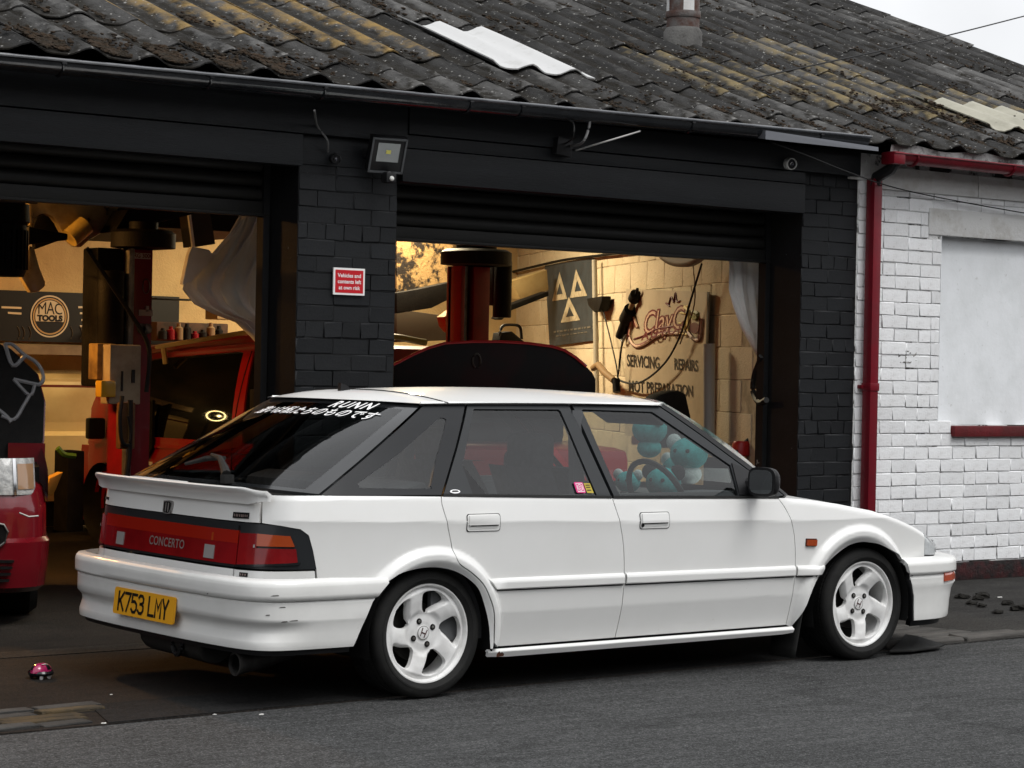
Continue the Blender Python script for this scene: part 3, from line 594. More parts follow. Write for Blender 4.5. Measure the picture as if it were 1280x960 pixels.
def camera_thing(loc, d, label, m, r=.034, ln=.11):
    t = empty('security_camera', loc, 0, label, 'security camera', 'security cameras'); d = Vector(d).normalized(); Fm = frame((0, 0, 0), d.cross(Vector((0, 0, 1))), d.cross(Vector((0, 0, 1))).cross(d)); 
    Fm = Matrix.Translation((0, 0, 0)) @ d.to_track_quat('Z', 'Y').to_matrix().to_4x4()
    k = MB(); k.lathe([(0, -ln), (r*.8, -ln), (r, -ln+.01), (r, 0), (r*.86, .004), (r*.84, -.008)], 20, Fm); k.build('camera_body', m, t, ang=40)
    k = MB(); k.lathe([(0, -.006), (r*.84, -.007)], 18, Fm); k.build('lens_plate', M['black_plastic'], t)
    k = MB(); k.lathe([(0, .004), (r*.3, .001), (r*.42, -.004)], 14, Fm); k.build('camera_lens', mat('dark_lens', (.02, .02, .03), rough=.05, coat=1), t)
    k = MB(); k.tube([(0, 0, 0), Vector((0, .06, .02))-d*.05, (0, .10, .03)], .012, 8); k.lathe([(0, 0), (.035, 0), (.035, .012), (0, .012)], 14, frame((0, .10, .03), (1, 0, 0), (0, 0, 1))); k.build('camera_mount', m, t); return t
camera_thing(at(420, 199, 1, WY-.07), (-.45, -1, -.15), 'small black camera on the pier left of the floodlight', M['black_plastic'], .028, .07)
camera_thing(at(990, 205, 1, WY-.11), (-.25, -1, -.10), 'white bullet camera under the gutter near the red drainpipe', M['white_plastic'], .036, .10)
jb = MB(); p = at(703, 184, 1, WY-.075); jb.box((p.x, p.y, p.z), (.11, .05, .10), ry=.12); tag(jb.build('junction_box', M['black_plastic'], bevel=.006), 'small black junction box under the gutter with grey cables', 'junction box')
GREYC = mat('grey_cable', (.12, .12, .12), rough=.6); WHC = mat('pale_cable', (.42, .41, .40), rough=.6); BLC = mat('black_cable', (.008, .008, .008), rough=.6)
def cable(pts, r, m, label, y=None, cat='cable', group=None, name='cable'):
    P = [at(a, b, 1, yy) for a, b, yy in pts]; P = [Vector(tuple(p)) for p in catmull([tuple(p) for p in P], 6)]
    k = MB(); k.tube(P, r, 6); return tag(k.build(name, m), label, cat, group)
cable([(393, 138, EY-.06), (397, 158, WY-.06), (409, 175, WY-.065), (410, 190, WY-.02)], .006, GREYC, 'grey cable dropping from the gutter to the small black camera')
cable([(712, 183, WY-.08), (728, 178, EY-.07), (736, 160, EY-.08), (737, 140, EY-.07), (730, 142, EY-.06)], .008, GREYC, 'grey looped cable from the junction box up over the gutter')
cable([(706, 180, WY-.09), (716, 172, EY-.075), (717, 155, EY-.075), (708, 148, EY-.07)], .005, BLC, 'thin black cable curling over the gutter above the junction box')
cable([(720, 188, WY-.09), (760, 176, EY-.08), (800, 164, EY-.08)], .005, WHC, 'pale straight cable slanting from the junction box to the gutter')
cable([(962, 177, EY-.10), (1010, 195, EY-.10), (1060, 215, EY-.10), (1120, 235, WY-.06), (1200, 252, WY-.045), (1290, 268, WY-.045)], .004, BLC, 'thin black cable sagging across the top of the white wall')
k = MB(); p0, p1 = Vector((1.0, 1.2, 2.9)), at(1330, 5, 1, 6.0)
P = [at(780, 132, 1, 1.9), at(860, 115, 1, 2.4), at(1000, 85, 1, 3.2), at(1130, 57, 1, 4.0), at(1210, 38, 1, 4.6), at(1300, 15, 1, 5.4)]
k.tube([Vector(tuple(q)) for q in catmull([tuple(p) for p in P], 6)], .006, 5); tag(k.build('overhead_wire', BLC), 'thin overhead wire running above the roof into the sky', 'wire')
# warning sign on the pier
p = at(436, 352, 1, WY-.012); sg = empty('warning_sign', p, 0, 'red and white notice on the pier about vehicles left at own risk', 'sign')
k = MB(); k.bb(-.1, .1, -.004, .004, -.072, .072); k.build('sign_board', M['sign_white'], sg)
k = MB(); k.bb(-.089, .089, -.0052, -.0042, -.061, .061); k.build('sign_panel', M['sign_red'], sg)
for i, s_ in enumerate(('Vehicles and', 'contents left', 'at own risk')): lettering('lettering', s_, frame((0, -.006, .031-.0325*i), (1, 0, 0), (0, 0, 1)), M['sign_white'], sg, .0295, bold=.0006)
# flue through the roof
fp = empty('flue_pipe', Vector((5.46, EY, EZ))+UPV*2.42, 0, 'rusty red metal flue standing on the grey roof', 'flue')
k = MB(); k.lathe([(.140, -.2), (.138, .10), (.120, .13)], 24, Matrix.Translation((0, 0, 0))); k.build('collar', M['sheet'], fp)
k = MB(); k.lathe([(.118, .12), (.118, 1.2)], 24); k.build('pipe', M['flue'], fp)
for z in (.20, .45): k = MB(); k.lathe([(.124, z), (.127, z+.01), (.127, z+.035), (.124, z+.045)], 24); k.build('band', M['flue'], fp)
k = MB(); k.lathe([(.119, .38), (.119, .50)], 8); 
for a in (2.3, 4.0): 
    k = MB(); k.grid(lambda u, v: (.1195*math.cos(a+.7*u), .1195*math.sin(a+.7*u), (.24+.12*v)), 5, 1); k.build('pale_patch', M['white_lintel'], fp)
# ---------------------------------------------------------------- the white hatchback
PAINT = mat('white_car_paint', (.80, .80, .785), (.76, .76, .74), 2.2, .45, .75, .45, coat=.65, spec=.35, c3=(.62, .61, .58), s3=34, lo3=.70, hi3=.84)
PAINT_B = mat('white_bumper_paint', (.76, .76, .74), (.68, .68, .66), 4, .45, .75, .42, coat=.6, c3=(.50, .49, .47), s3=30, lo3=.68, hi3=.82)
BLK = M['black_plastic']; GLOSSB = mat('black_door_frame', (.020, .022, .024), rough=.36, coat=.08)
PILL = mat('black_pillar_plastic', (.014, .015, .017), rough=.38, spec=.22)
DARK = mat('dark_cavity', (.004, .004, .004), rough=.9)
GL_SIDE = glass_mat('side_window_glass', (.47, .51, .505), ior=1.66)
GL_REAR = glass_mat('rear_window_glass', (.46, .48, .48), ior=1.5)
GL_FRONT = glass_mat('windscreen_glass', (.88, .92, .91), ior=1.5)
FRIT = mat('black_glass_border', (.011, .012, .013), rough=.10, coat=.5)
TRIMG = mat('grey_seat_cloth', (.10, .103, .108), (.075, .077, .08), 30, rough=.95)
LENS_R = mat('red_lamp_lens', (.22, .006, .008), (.15, .004, .006), 6, .4, .7, .14, coat=.5)
LENS_O = mat('orange_red_lamp_lens', (.29, .013, .006), rough=.14, coat=.6)
LENS_A = mat("amber_lamp_lens", (.34, .052, .010), rough=.14, coat=.6)
LENS_C = mat('clear_lamp_lens', (.42, .44, .45), (.62, .64, .65), 60, .4, .6, .08, coat=1, stretch=(8, 1, 1))
LET = mat('faded_grey_lettering', (.20, .15, .14), rough=.5)
LENS_F = mat('orange_front_lens', (.42, .055, .012), rough=.15, coat=1)
REFL = mat('pale_reflector', (.27, .255, .25), rough=.3)
BADGE = mat('grey_badge_metal', (.38, .37, .36), rough=.25, metal=.6)
BADGEB = mat('black_badge_inset', (.012, .012, .012), rough=.25)
PLATE = mat('amber_number_plate', (.76, .36, .02), rough=.42)
PLATEK = mat('number_plate_black', (.008, .008, .008), rough=.5)
RUST = mat('rust_patch', (.07, .022, .010), (.02, .01, .008), 40, rough=.95, bump=.6)
STREAK = mat('dark_scuff', (.10, .095, .09), rough=.8)
def mirror(fn, side):
    if side > 0: return fn
    def g(s, z):
        p = fn(s, z); return np.array([p[0], -p[1], p[2]])
    return g
def inset(poly, g):
    P = [np.array(p, float) for p in poly]; n = len(P); out = []
    A = sum(P[i][0]*P[(i+1) % n][1]-P[(i+1) % n][0]*P[i][1] for i in range(n))
    if A < 0: P.reverse()
    for i in range(n):
        a = P[i]-P[i-1]; b = P[(i+1) % n]-P[i]
        a = a/(np.linalg.norm(a)+1e-12); b = b/(np.linalg.norm(b)+1e-12)
        na = np.array([-a[1], a[0]]); nb = np.array([-b[1], b[0]]); m = na+nb; l = m@m
        m = m*2/l if l > .4 else na
        out.append(P[i]+m*g)
    return out
def panel(name, fn, poly, m, parent, step=.024, zstep=.018, thick=.014, gap=.0022, off=0., side=1, holes=(), zcuts=(), scuts=(), flat=False):
    """a piece of bodywork: a polygon in (s, z) laid on the skin fn, with a returned edge"""
    fs = mirror(fn, side); h = 2e-3
    polys = [inset(poly, gap) if gap else [np.array(p, float) for p in poly]]+[[np.array(p, float) for p in q] for q in holes]
    b = bmesh.new(); edges = []
    for q in polys:
        vs = [b.verts.new((p[0], p[1], 0)) for p in q]
        edges += [b.edges.new((vs[i], vs[(i+1) % len(vs)])) for i in range(len(vs))]
    if len(polys) == 1 and len(polys[0]) <= 4: b.faces.new(vs)
    else: bmesh.ops.triangle_fill(b, use_beauty=False, edges=edges, normal=(0, 0, 1))
    xs = [p[0] for p in polys[0]]; zs = [p[1] for p in polys[0]]
    cs = list(np.arange(min(xs)+step*.53, max(xs)-.001, step))+list(scuts); cz = list(np.arange(min(zs)+zstep*.53, max(zs)-.001, zstep))+list(zcuts)
    for s in cs: bmesh.ops.bisect_plane(b, geom=b.verts[:]+b.edges[:]+b.faces[:], plane_co=(s, 0, 0), plane_no=(1, 0, 0), dist=1e-5)
    for z in cz: bmesh.ops.bisect_plane(b, geom=b.verts[:]+b.edges[:]+b.faces[:], plane_co=(0, z, 0), plane_no=(0, 1, 0), dist=1e-5)
    bmesh.ops.dissolve_degenerate(b, dist=1e-5, edges=b.edges[:])
    b.verts.index_update(); V = []; N = []; F = []; LN = []
    for v in b.verts:
        s, z = v.co.x, v.co.y; p = fs(s, z)
        n = np.cross(fs(s+h, z)-fs(s-h, z), fs(s, z+h)-fs(s, z-h)); n = n/(np.linalg.norm(n)+1e-12)*side
        V.append(p+n*off); N.append(n)
    for f in b.faces:
        q = [v.index for v in f.verts]
        if f.normal.z < 0: q.reverse()
        if side < 0: q.reverse()
        F.append(q); LN += [N[i] for i in q]
    if thick:
        for e in b.edges:
            if len(e.link_faces) != 1: continue
            l = e.link_loops[0]; i, j = l.vert.index, l.link_loop_next.vert.index
            if l.face.normal.z < 0: i, j = j, i
            if side < 0: i, j = j, i
            k = len(V); V += [V[i], V[j], V[j]-N[j]*thick, V[i]-N[i]*thick]
            F.append([k+1, k, k+3, k+2]); n = np.cross(V[k]-V[k+1], V[k+3]-V[k]); n = n/(np.linalg.norm(n)+1e-12)
            LN += [n]*4
    b.free()
    me = bpy.data.meshes.new(name); me.from_pydata([tuple(p) for p in V], [], F); me.update()
    for p in me.polygons: p.use_smooth = True
    if not flat and len(LN) == len(me.loops): me.normals_split_custom_set([tuple(n) for n in LN])
    me.materials.append(m); return link(name, me, parent)
def surf_text(name, s, fn, s0, z0, m, parent, size, off=.003, slope=0., sx=1., **k):
    vs, fc = text_geo(s, size, **k); out = []
    for v in vs:
        a, z = s0+v.x*sx, z0+v.y+slope*v.x; p = fn(a, z); h = 2e-3
        n = np.cross(fn(a+h, z)-fn(a-h, z), fn(a, z+h)-fn(a, z-h)); out.append(tuple(p+n/np.linalg.norm(n)*off))
    me = bpy.data.meshes.new(name); me.from_pydata(out, [], fc); me.materials.append(m); return link(name, me, parent)

car = empty('white_hatchback', (0, 0, 0), 0, 'white five-door hatchback on white swirl alloys parked along the kerb', 'car')
SCN = BODY.s0; MIR = lambda s: 2*SCN-s
ARCH_R = [(.289, .185), (.281, .274), (.258, .352), (.221, .428), (.179, .471), (.109, .511), (.03, .532), (-.062, .536), (-.17, .523), (-.225, .497)]
ARCH_F = [(2.802, .462), (2.745, .493), (2.696, .512), (2.604, .547), (2.54, .558), (2.486, .562), (2.43, .555), (2.376, .537), (2.266, .475), (2.190, .42), (2.145, .355), (2.112, .27), (2.090, .172)]
def smooth(P, n=4): return [tuple(p) for p in catmull(P, n)]
SHUT_R = [(.033, .826), (.031, .794), (.055, .70), (.077, .63), (.088, .575), (.112, .543), (.166, .511), (.227, .462), (.266, .402), (.293, .334), (.303, .23), (.302, .185)]
SHUT_M = [(.938, .802), (.966, .707), (.996, .602), (1.010, .471), (1.014, .285), (1.010, .186)]
SHUT_F = [(1.935, .784), (1.985, .718), (2.033, .606), (2.050, .472), (2.052, .342), (2.052, .186)]
AR, AFt = smooth(ARCH_R, 3), smooth(ARCH_F, 3); SR, SM, SF = smooth(SHUT_R, 3), smooth(SHUT_M, 3), smooth(SHUT_F, 3)
LAMP_TOP = [(-.795, .724), (-.70, .716), (-.625, .704), (-.590, .680), (-.570, .62), (-.552, .546)]
def d_out(dd, fn0=d_body, plan=BODY):
    return lambda s, z: surf(plan, lambda a, b: fn0(a, b)-dd, s, z)
for side in (1, -1):
    mine = side > 0
    # rear quarter, doors, wing
    quarter = SR + AR + [(-.24, .489), (-.545, .489), (-.552, .546)] + LAMP_TOP[::-1][1:] + [(-.800, .79), (-.802, .838), (-.535, .838), (-.25, .833)]
    panel('quarter_panel', body, quarter, PAINT, car, side=side, step=.012, zstep=.010)
    dr_poly = [p for p in SR[::-1] if p[1] > .185]; dr_poly = [(.385, .184), (.325, .19)]+[p for p in dr_poly if p[1] > .2]
    rear = dr_poly + [(.5, .817)] + SM
    rd = panel('rear_door', body, rear, PAINT, car, side=side, scuts=list(np.arange(.05, .42, .012)), zstep=.012)
    fdoor = SM[::-1] + [(1.4, .792)] + SF
    fd = panel('front_door', body, fdoor, PAINT, car, side=side)
    wing = SF[::-1] + [(1.99, .783), (2.15, .771), (2.33, .749), (2.567, .711), (2.748, .666), (2.88, .626), (2.984, .588), (2.990, .478), (3.0, .466)] + AFt
    wg = panel('front_wing', body, wing, PAINT, car, side=side, step=.012, zstep=.010)
    # dark shell behind the shut lines and in the wheel arches
    panel('inner_shell', body, [(.30, .17), (.31, .34), (.23, .50), (.11, .56), (-.1, .585), (-.24, .55), (-.40, .50), (-.54, .5), (-.74, .5), (-.75, .72), (-.76, .835), (1.96, .775), (2.1, .735), (2.88, .58), (2.92, .48), (2.80, .50), (2.6, .59), (2.46, .60), (2.27, .54), (2.17, .44), (2.06, .18)], DARK, car, side=side, off=-.017, thick=0, gap=0, step=.06, zstep=.05)
    # sill and rubbing strips
    panel('sill', lambda s, z: surf(BODY, lambda a, b: .040+.5*max(.170-b, 0)-.014*sstep(.182, .172, b), s, z), [(.290, .150), (.40, .145), (2.0, .150), (2.066, .155), (2.066, .183), (.290, .181)], PAINT, car, side=side, thick=.012, gap=0, step=.2, zstep=.006)
    ztop = lambda s: .4815-.0068*(s-.24); zbot = lambda s: ztop(s)-.0505
    def strip_fn(s, z):
        t = (z-zbot(s))/(ztop(s)-zbot(s)); o = np.interp(t, [0, .06, .62, .82, .95, 1.0], [.004, .013, .014, .010, .003, -.002])
        return surf(BODY, lambda a, b: d_body(a, b)-o, s, z)
    for a, b, par, nm in ((.318, 1.006, rd, 'rubbing_strip'), (1.017, 2.046, fd, 'rubbing_strip'), (2.057, 2.205, wg, 'rubbing_strip')):
        a2 = a-.062 if nm and a == .318 else a
        panel(nm, strip_fn, [(a, zbot(a)), (b, zbot(b)), (b if b < 2.1 else b+.012, ztop(b)), (a if a > .32 else a-.058, ztop(a))], PAINT, par, side=side, thick=.006, gap=.001, step=.2, zstep=.004)
        panel('strip_shadow_gap', body, [(a, zbot(a)-.0055), (b, zbot(b)-.0055), (b, zbot(b)+.004), (a, zbot(a)+.004)], BLK, par, side=side, thick=0, gap=0, off=.0012, step=.2, zstep=.01)
    # greenhouse
    cp = [(.076, 1.192), (.303, 1.202), (.180, 1.02), (.037, .829), (-.53, .8405)]
    qg = smooth([(-.352, .882), (-.345, .868), (-.32, .863), (-.02, .857), (-.004, .868), (.06, .97), (.164, 1.12), (.168, 1.137), (.15, 1.141), (.117, 1.129), (-.10, 1.005)], 3)
    def ring(name, outer, hole, m, par, off=0, gapv=.002): return panel(name, body, outer, m, par, side=side, off=off, gap=gapv, holes=[hole], thick=.02, step=.08, zstep=.04)
    ring('pillar_cover', cp, qg, PILL, car)
    panel('quarter_window', body, qg, GL_SIDE, car, side=side, off=-.003, thick=0, gap=0, step=.1, zstep=.05)
    rw = [(.196, .829), (.186, .945), (.327, 1.171), (.338, 1.179), (.797, 1.179), (.806, 1.172), (.856, .815)]
    rfo = [(.313, 1.202), (.866, 1.203), (.936, .807), (.045, .831), (.18, 1.01)]
    ring('door_frame', rfo, rw, GLOSSB, rd)
    panel('window_glass', body, rw, GL_SIDE, rd, side=side, off=-.006, thick=0, gap=0, step=.1, zstep=.05)
    panel('corner_cover', body, [(.196, .829), (.268, .827), (.186, .955)], BLK, rd, side=side, off=-.003, thick=0, gap=0, step=.1, zstep=.05)
    panel('window_seal', body, [(.042, .824), (.934, .800), (.936, .810), (.045, .834)], M['rubber'], rd, side=side, off=.004, thick=.01, gap=0, step=.1, zstep=.02)
    fw = [(.984, .811), (.929, 1.174), (.936, 1.180), (1.335, 1.171), (1.347, 1.166), (1.706, .932), (1.690, .798)]
    ffo = [(.882, 1.203), (1.385, 1.202), (1.60, 1.058), (1.800, .915), (1.985, .792), (1.93, .788), (.950, .805)]
    ring('door_frame', ffo, fw, GLOSSB, fd)
    panel('window_glass', body, fw, GL_SIDE, fd, side=side, off=-.006, thick=0, gap=0, step=.1, zstep=.05)
    panel('window_seal', body, [(.944, .799), (1.94, .780), (1.94, .791), (.946, .810)], M['rubber'], fd, side=side, off=.004, thick=.01, gap=0, step=.1, zstep=.02)
    panel('windscreen_pillar', body, [(1.392, 1.203), (1.43, 1.207), (1.62, 1.082), (1.825, .935), (2.03, .795), (1.993, .792), (1.806, .915), (1.606, 1.058)], BLK, car, side=side, thick=.03, gap=.001, step=.1, zstep=.05)
    panel('drip_rail', body, [(.07, 1.197), (1.40, 1.204), (1.43, 1.210), (.07, 1.206)], PAINT, car, side=side, off=.004, thick=.01, gap=0, step=.1, zstep=.01)
    # door handles
    for par, s0, z0, key in ((rd, .234, .714, 0), (fd, 1.168, .700, 1)):
        hw, hh = .083, .034
        rr = [(s0+math.copysign(hw-.012, math.cos(q))+.012*math.cos(q), z0+math.copysign(hh-.012, math.sin(q))+.012*math.sin(q)) for q in np.linspace(.05, 2*math.pi+.05, 20, endpoint=False)]
        hd = panel('door_handle', body, rr, PAINT, par, side=side, off=.0035, thick=.006, gap=0, step=.05, zstep=.02)
        rr2 = [(s0+(a-s0)*1.05, z0+(b-z0)*1.09) for a, b in rr]
        panel('handle_seal', body, rr2, BLK, par, side=side, off=.0012, thick=0, gap=0, step=.05, zstep=.02)
        panel('handle_recess', body, [(s0-hw*.72, z0-.026), (s0+hw*.86, z0-.024), (s0+hw*.86, z0-.005), (s0-hw*.80, z0-.005)] if key else [(s0-hw*.84, z0-.026), (s0+hw*.84, z0-.024), (s0+hw*.86, z0-.006), (s0-hw*.86, z0-.006)], PAINT_B, par, side=side, off=.0044, thick=0, gap=0, step=.05, zstep=.02)
        panel('handle_grip', body, [(s0-hw*.92, z0-.008), (s0+hw*.9, z0-.008), (s0+hw*.9, z0+.029), (s0-hw*.92, z0+.029)], PAINT, par, side=side, off=.011, thick=.009, gap=0, step=.05, zstep=.02)
        panel('handle_slot', body, [(s0-hw*.80, z0-.0135), (s0+hw*.9, z0-.0135), (s0+hw*.9, z0-.0075), (s0-hw*.80, z0-.0075)], DARK, par, side=side, off=.0052, thick=0, gap=0, step=.05, zstep=.02)
        if key: panel('key_lock', body, [(s0-.072+.008*math.cos(q), z0-.018+.009*math.sin(q)) for q in np.linspace(0, 6.28, 10, endpoint=False)], BLK, par, side=side, off=.007, thick=.004, gap=0, step=.05)
    panel('side_repeater', body, [(2.112, .560), (2.176, .557), (2.177, .585), (2.113, .588)], LENS_A, wg, side=side, off=.011, thick=.012, gap=0, step=.05)
    panel('repeater_seal', body, [(2.108, .556), (2.180, .553), (2.181, .589), (2.109, .592)], BLK, wg, side=side, off=.002, thick=.003, gap=0, step=.05)
    # corner lamp at the front
    panel('corner_lamp', body, [(2.992, .480), (3.185, .470), (3.12, .535), (3.05, .588), (2.988, .586)], LENS_C, car, side=side, off=-.002, thick=.01, gap=.002, step=.02)
    panel('lamp_surround', body, [(2.985, .474), (3.20, .462), (3.13, .543), (3.054, .597), (2.981, .595)], BLK, car, side=side, off=-.008, thick=.01, gap=0, step=.02)
    panel('wing_tip', body, [(2.99, .455), (3.20, .452), (3.19, .464), (2.992, .474)], PAINT, car, side=side, thick=.02, gap=0, step=.02)
    # arch liners
    for cx, cz, r in ((0., .262, .315), (2.50, .262, .325)):
        lb = MB(); q = np.linspace(-.25, math.pi+.25, 26)
        lb.grid(lambda u, v: (cx+r*math.cos(-.25+u*(math.pi+.5)), -side*(.815-v*.42), cz-.01+r*math.sin(-.25+u*(math.pi+.5))), 24, 3)
        lb.build('arch_liner', DARK, car)
        MB().bb(cx-.33, cx+.33, min(-side*.395, -side*.38), max(-side*.395, -side*.38), .18, .60).build('arch_liner', DARK, car)
    # mud flap behind the front wheel
    mf = MB(); mf.grid(lambda u, v: (2.165-.065*(1-v), -side*(.795-.17*u-.015*(1-v)), .03+.37*v), 6, 8)
    mo = mf.build('mud_flap', M['rubber'], car); mo.modifiers.new('solid', 'SOLIDIFY').thickness = .008
# ---- the back
tg = panel('tailgate', body, [(-.805, .724), (-.808, .79), (-.81, .832), (MIR(-.81), .832), (MIR(-.808), .79), (MIR(-.805), .724)], PAINT, car, step=.05)
lo = panel('tailgate_lower', body, [(-.926, .494), (MIR(-.926), .494), (MIR(-.926), .540), (-.926, .540)], PAINT, tg, step=.05)
for side in (1, -1):
    panel('lamp_valance', body, [(-.922, .493), (-.549, .489), (-.556, .541), (-.922, .539)], PAINT, car, side=side, step=.03)
panel('lamp_panel', body, [(-.545, .545), (-.556, .60), (-.575, .665), (-.605, .70), (-.69, .716), (-.80, .7225), (MIR(-.80), .7225), (MIR(-.69), .716), (MIR(-.605), .70), (MIR(-.575), .665), (MIR(-.556), .60), (MIR(-.545), .545)], GLOSSB, car, step=.03, off=-.002, gap=.001)
gp = panel('garnish_panel', body, [(-.914, .556), (MIR(-.914), .556), (MIR(-.914), .640), (-.914, .640)], LENS_R, car, step=.05, off=.004, thick=.008, gap=0)
panel('garnish_band', body, [(-.914, .640), (MIR(-.914), .640), (MIR(-.914), .692), (-.914, .690)], LENS_O, gp, step=.05, off=.0045, thick=.008, gap=0)
for a in (-1.098, MIR(-1.098)):
    panel('reflector', body, [(a-.036, .568), (a+.036, .568), (a+.036, .622), (a-.036, .622)], REFL, gp, step=.05, off=.007, thick=.004, gap=0)
panel('fog_bulb_mark', body, [(-1.092, .640), (-1.080, .640), (-1.080, .672), (-1.092, .672)], LENS_A, gp, off=.006, thick=.002, gap=0)
surf_text('lettering', 'CONCERTO', body, SCN+.035, .605, LET, gp, .052, off=.0065, space=1.05, bold=.0006)
panel('lamp_joint', body, [(-.922, .546), (-.914, .546), (-.914, .71), (-.922, .71)], DARK, gp, off=.003, thick=.002, gap=0)
for side in (1, -1):
    rl = panel('rear_lamp', body, [(-.907, .553), (-.632, .572), (-.640, .628), (-.907, .626)], LENS_R, car, side=side, off=.004, thick=.008, gap=0)
    panel('brake_lens', body, [(-.907, .626), (-.81, .626), (-.81, .684), (-.907, .682)], LENS_R, rl, side=side, off=.0045, thick=.008, gap=.0006)
    panel('indicator_lens', body, [(-.81, .634), (-.645, .636), (-.664, .679), (-.81, .684)], LENS_A if side > 0 else LENS_O, rl, side=side, off=.005, thick=.008, gap=.0006)
    panel('lamp_rim', body, [(-.907, .548), (-.622, .566), (-.620, .575), (-.907, .557)], M['black_gloss'], rl, side=side, off=.006, thick=.006, gap=0)
    panel('lamp_screw', body, [(-.822, .628), (-.816, .628), (-.816, .640), (-.822, .640)], REFL, rl, side=side, off=.009, thick=.003, gap=0)
# badges
panel('emblem', body, smooth([(SCN-.03, .775), (SCN+.038, .777), (SCN+.046, .755), (SCN+.036, .728), (SCN+.022, .722), (SCN-.012, .722), (SCN-.028, .73)], 3), BADGE, tg, off=.008, thick=.008, gap=0, step=.05)
panel('emblem_inset', body, smooth([(SCN-.022, .770), (SCN+.028, .772), (SCN+.036, .753), (SCN+.027, .733), (SCN+.018, .727), (SCN-.008, .727), (SCN-.02, .735)], 3), BADGEB, tg, off=.0095, thick=.001, gap=0, step=.05)
for dx in (-.007, .014): panel('emblem_bar', body, [(SCN+dx, .731), (SCN+dx+.009, .731), (SCN+dx+.011, .768), (SCN+dx+.001, .768)], BADGE, tg, off=.011, thick=.001, gap=0)
for a, b in ((-.900, -.868), (-.856, -.830)): panel('badge_print', body, [(MIR(a), .746), (MIR(b), .747), (MIR(b), .759), (MIR(a), .758)], BADGEB, tg, off=.003, thick=.002, gap=0)
mb_ = panel('model_badge', body, [(-.965, .737), (-.865, .739), (-.865, .763), (-.965, .761)], BADGEB, tg, off=.004, thick=.003, gap=0)
for q in (-.955, -.943, -.934, -.921, -.909, -.900, -.888, -.876): panel('badge_print', body, [(q, .744+.003*(q > -.9)), (q+.006, .744), (q+.005, .755), (q-.001, .753)], LET, mb_, off=.0055, thick=0, gap=0)
for a, b in ((-.765, -.750), (-.745, -.73), (-.795, -.78)): panel('badge_print', body, [(MIR(a), .513), (MIR(b), .513), (MIR(b), .524), (MIR(a), .524)], BADGEB if a > -.79 else LET, car, off=.002, thick=.001, gap=0)
sb_ = panel('small_badge', body, [(-.885, .512), (-.842, .512), (-.842, .528), (-.885, .528)], BADGEB, car, off=.004, thick=.003, gap=0)
for q in (-.880, -.868, -.855): panel('badge_print', body, [(q, .516), (q+.007, .516), (q+.007, .524), (q, .524)], LET, sb_, off=.0055, thick=0, gap=0)
# hatch glass, its border, deck, spoiler
def hatch(u, v, lift=0.):
    """u -1..1 from right to left, v 0 bottom .. 1 top"""
    a = abs(u); vv = min(max(v, 0), 1)
    pe = body(-.53+.606*vv, .8405+.3515*vv)
    y = u*(-pe[1]-.004)
    x = pe[0]-.012-.150*(1-a**2)*(1-v)-.060*(1-a**2)*v
    z = pe[2]+.002+.014*(1-a**2.5)*(1-v)+.012*(1-a**2.2)*v
    z += .022*math.sin(math.pi*vv)*(1-a**3)+lift*.9; x -= lift*.4
    return np.array([x, y, z])
def hatch_patch(name, u0, u1, v0, v1, m, par, lift=0, nu=24, nv=12):
    k = MB(); k.grid(lambda a, b: tuple(hatch(u0+(u1-u0)*a, v0+(v1-v0)*b, lift)), nu, nv); return k.build(name, m, par, ang=60)
hg = hatch_patch('rear_window', -.90, .90, .03, .93, GL_REAR, car, 0)
for nm, q in (('window_border', (-1.005, -.90, 0., 1.)), ('window_border', (.90, 1.005, 0., 1.)), ('window_border', (-.90, .90, .93, 1.)), ('window_border', (-.90, .90, 0., .03))):
    hatch_patch(nm, *q, FRIT, hg, 0, 6 if q[1]-q[0] < .5 else 24, 12)
def deck(u, v):
    a = hatch(u*1.0, 0); s = -.80 if abs(u) > .999 else 0
    y = u*.745; xo = -.70-.085*(1-abs(u)**4)
    return (a[0]*(1-v)+xo*v, y, a[2]*(1-v)+.833*v-.002)
k = MB(); k.grid(deck, 24, 6); k.build('hatch_deck', PAINT, car)
SPR = [(-.838, 0), (-.836, -.25), (-.826, -.45), (-.808, -.58), (-.780, -.66), (-.738, -.705)]
spc = catmull(SPR, 8); spc = np.vstack([spc*[1, -1], spc[::-1][1:]])[::1]
L_ = [(x, y) for x, y in catmull(SPR, 8)]; full = [(x, -y) for x, y in L_[::-1]]+L_[1:]
prof = [(.085, .832), (.090, .846), (.085, .852), (.05, .858), (.012, .866), (.002, .866), (-.002, .861), (.000, .855), (.012, .846), (.024, .836), (.034, .822), (.040, .808), (.042, .798), (.07, .796)]
k = MB(); vs = []; fs = []
for i, (x, y) in enumerate(full):
    e = abs(y)/.705; tp = 1-.72*sstep(.80, 1.0, e); zt = sstep(.86, 1.0, e)
    for o, z in prof:
        zz = z if z > .84 else z+(.846-z)*zt*(.75 if z > .815 else .55)
        vs.append((x+o*tp, y, zz-.012*zt))
np_ = len(prof)
for i in range(len(full)-1):
    for j in range(np_): fs.append((i*np_+j, i*np_+(j+1) % np_, (i+1)*np_+(j+1) % np_, (i+1)*np_+j))
fs.append(tuple(range(np_))); fs.append(tuple((len(full)-1)*np_+j for j in range(np_)))
k.add(vs, fs); sp = k.build('spoiler', PAINT, car, ang=50)
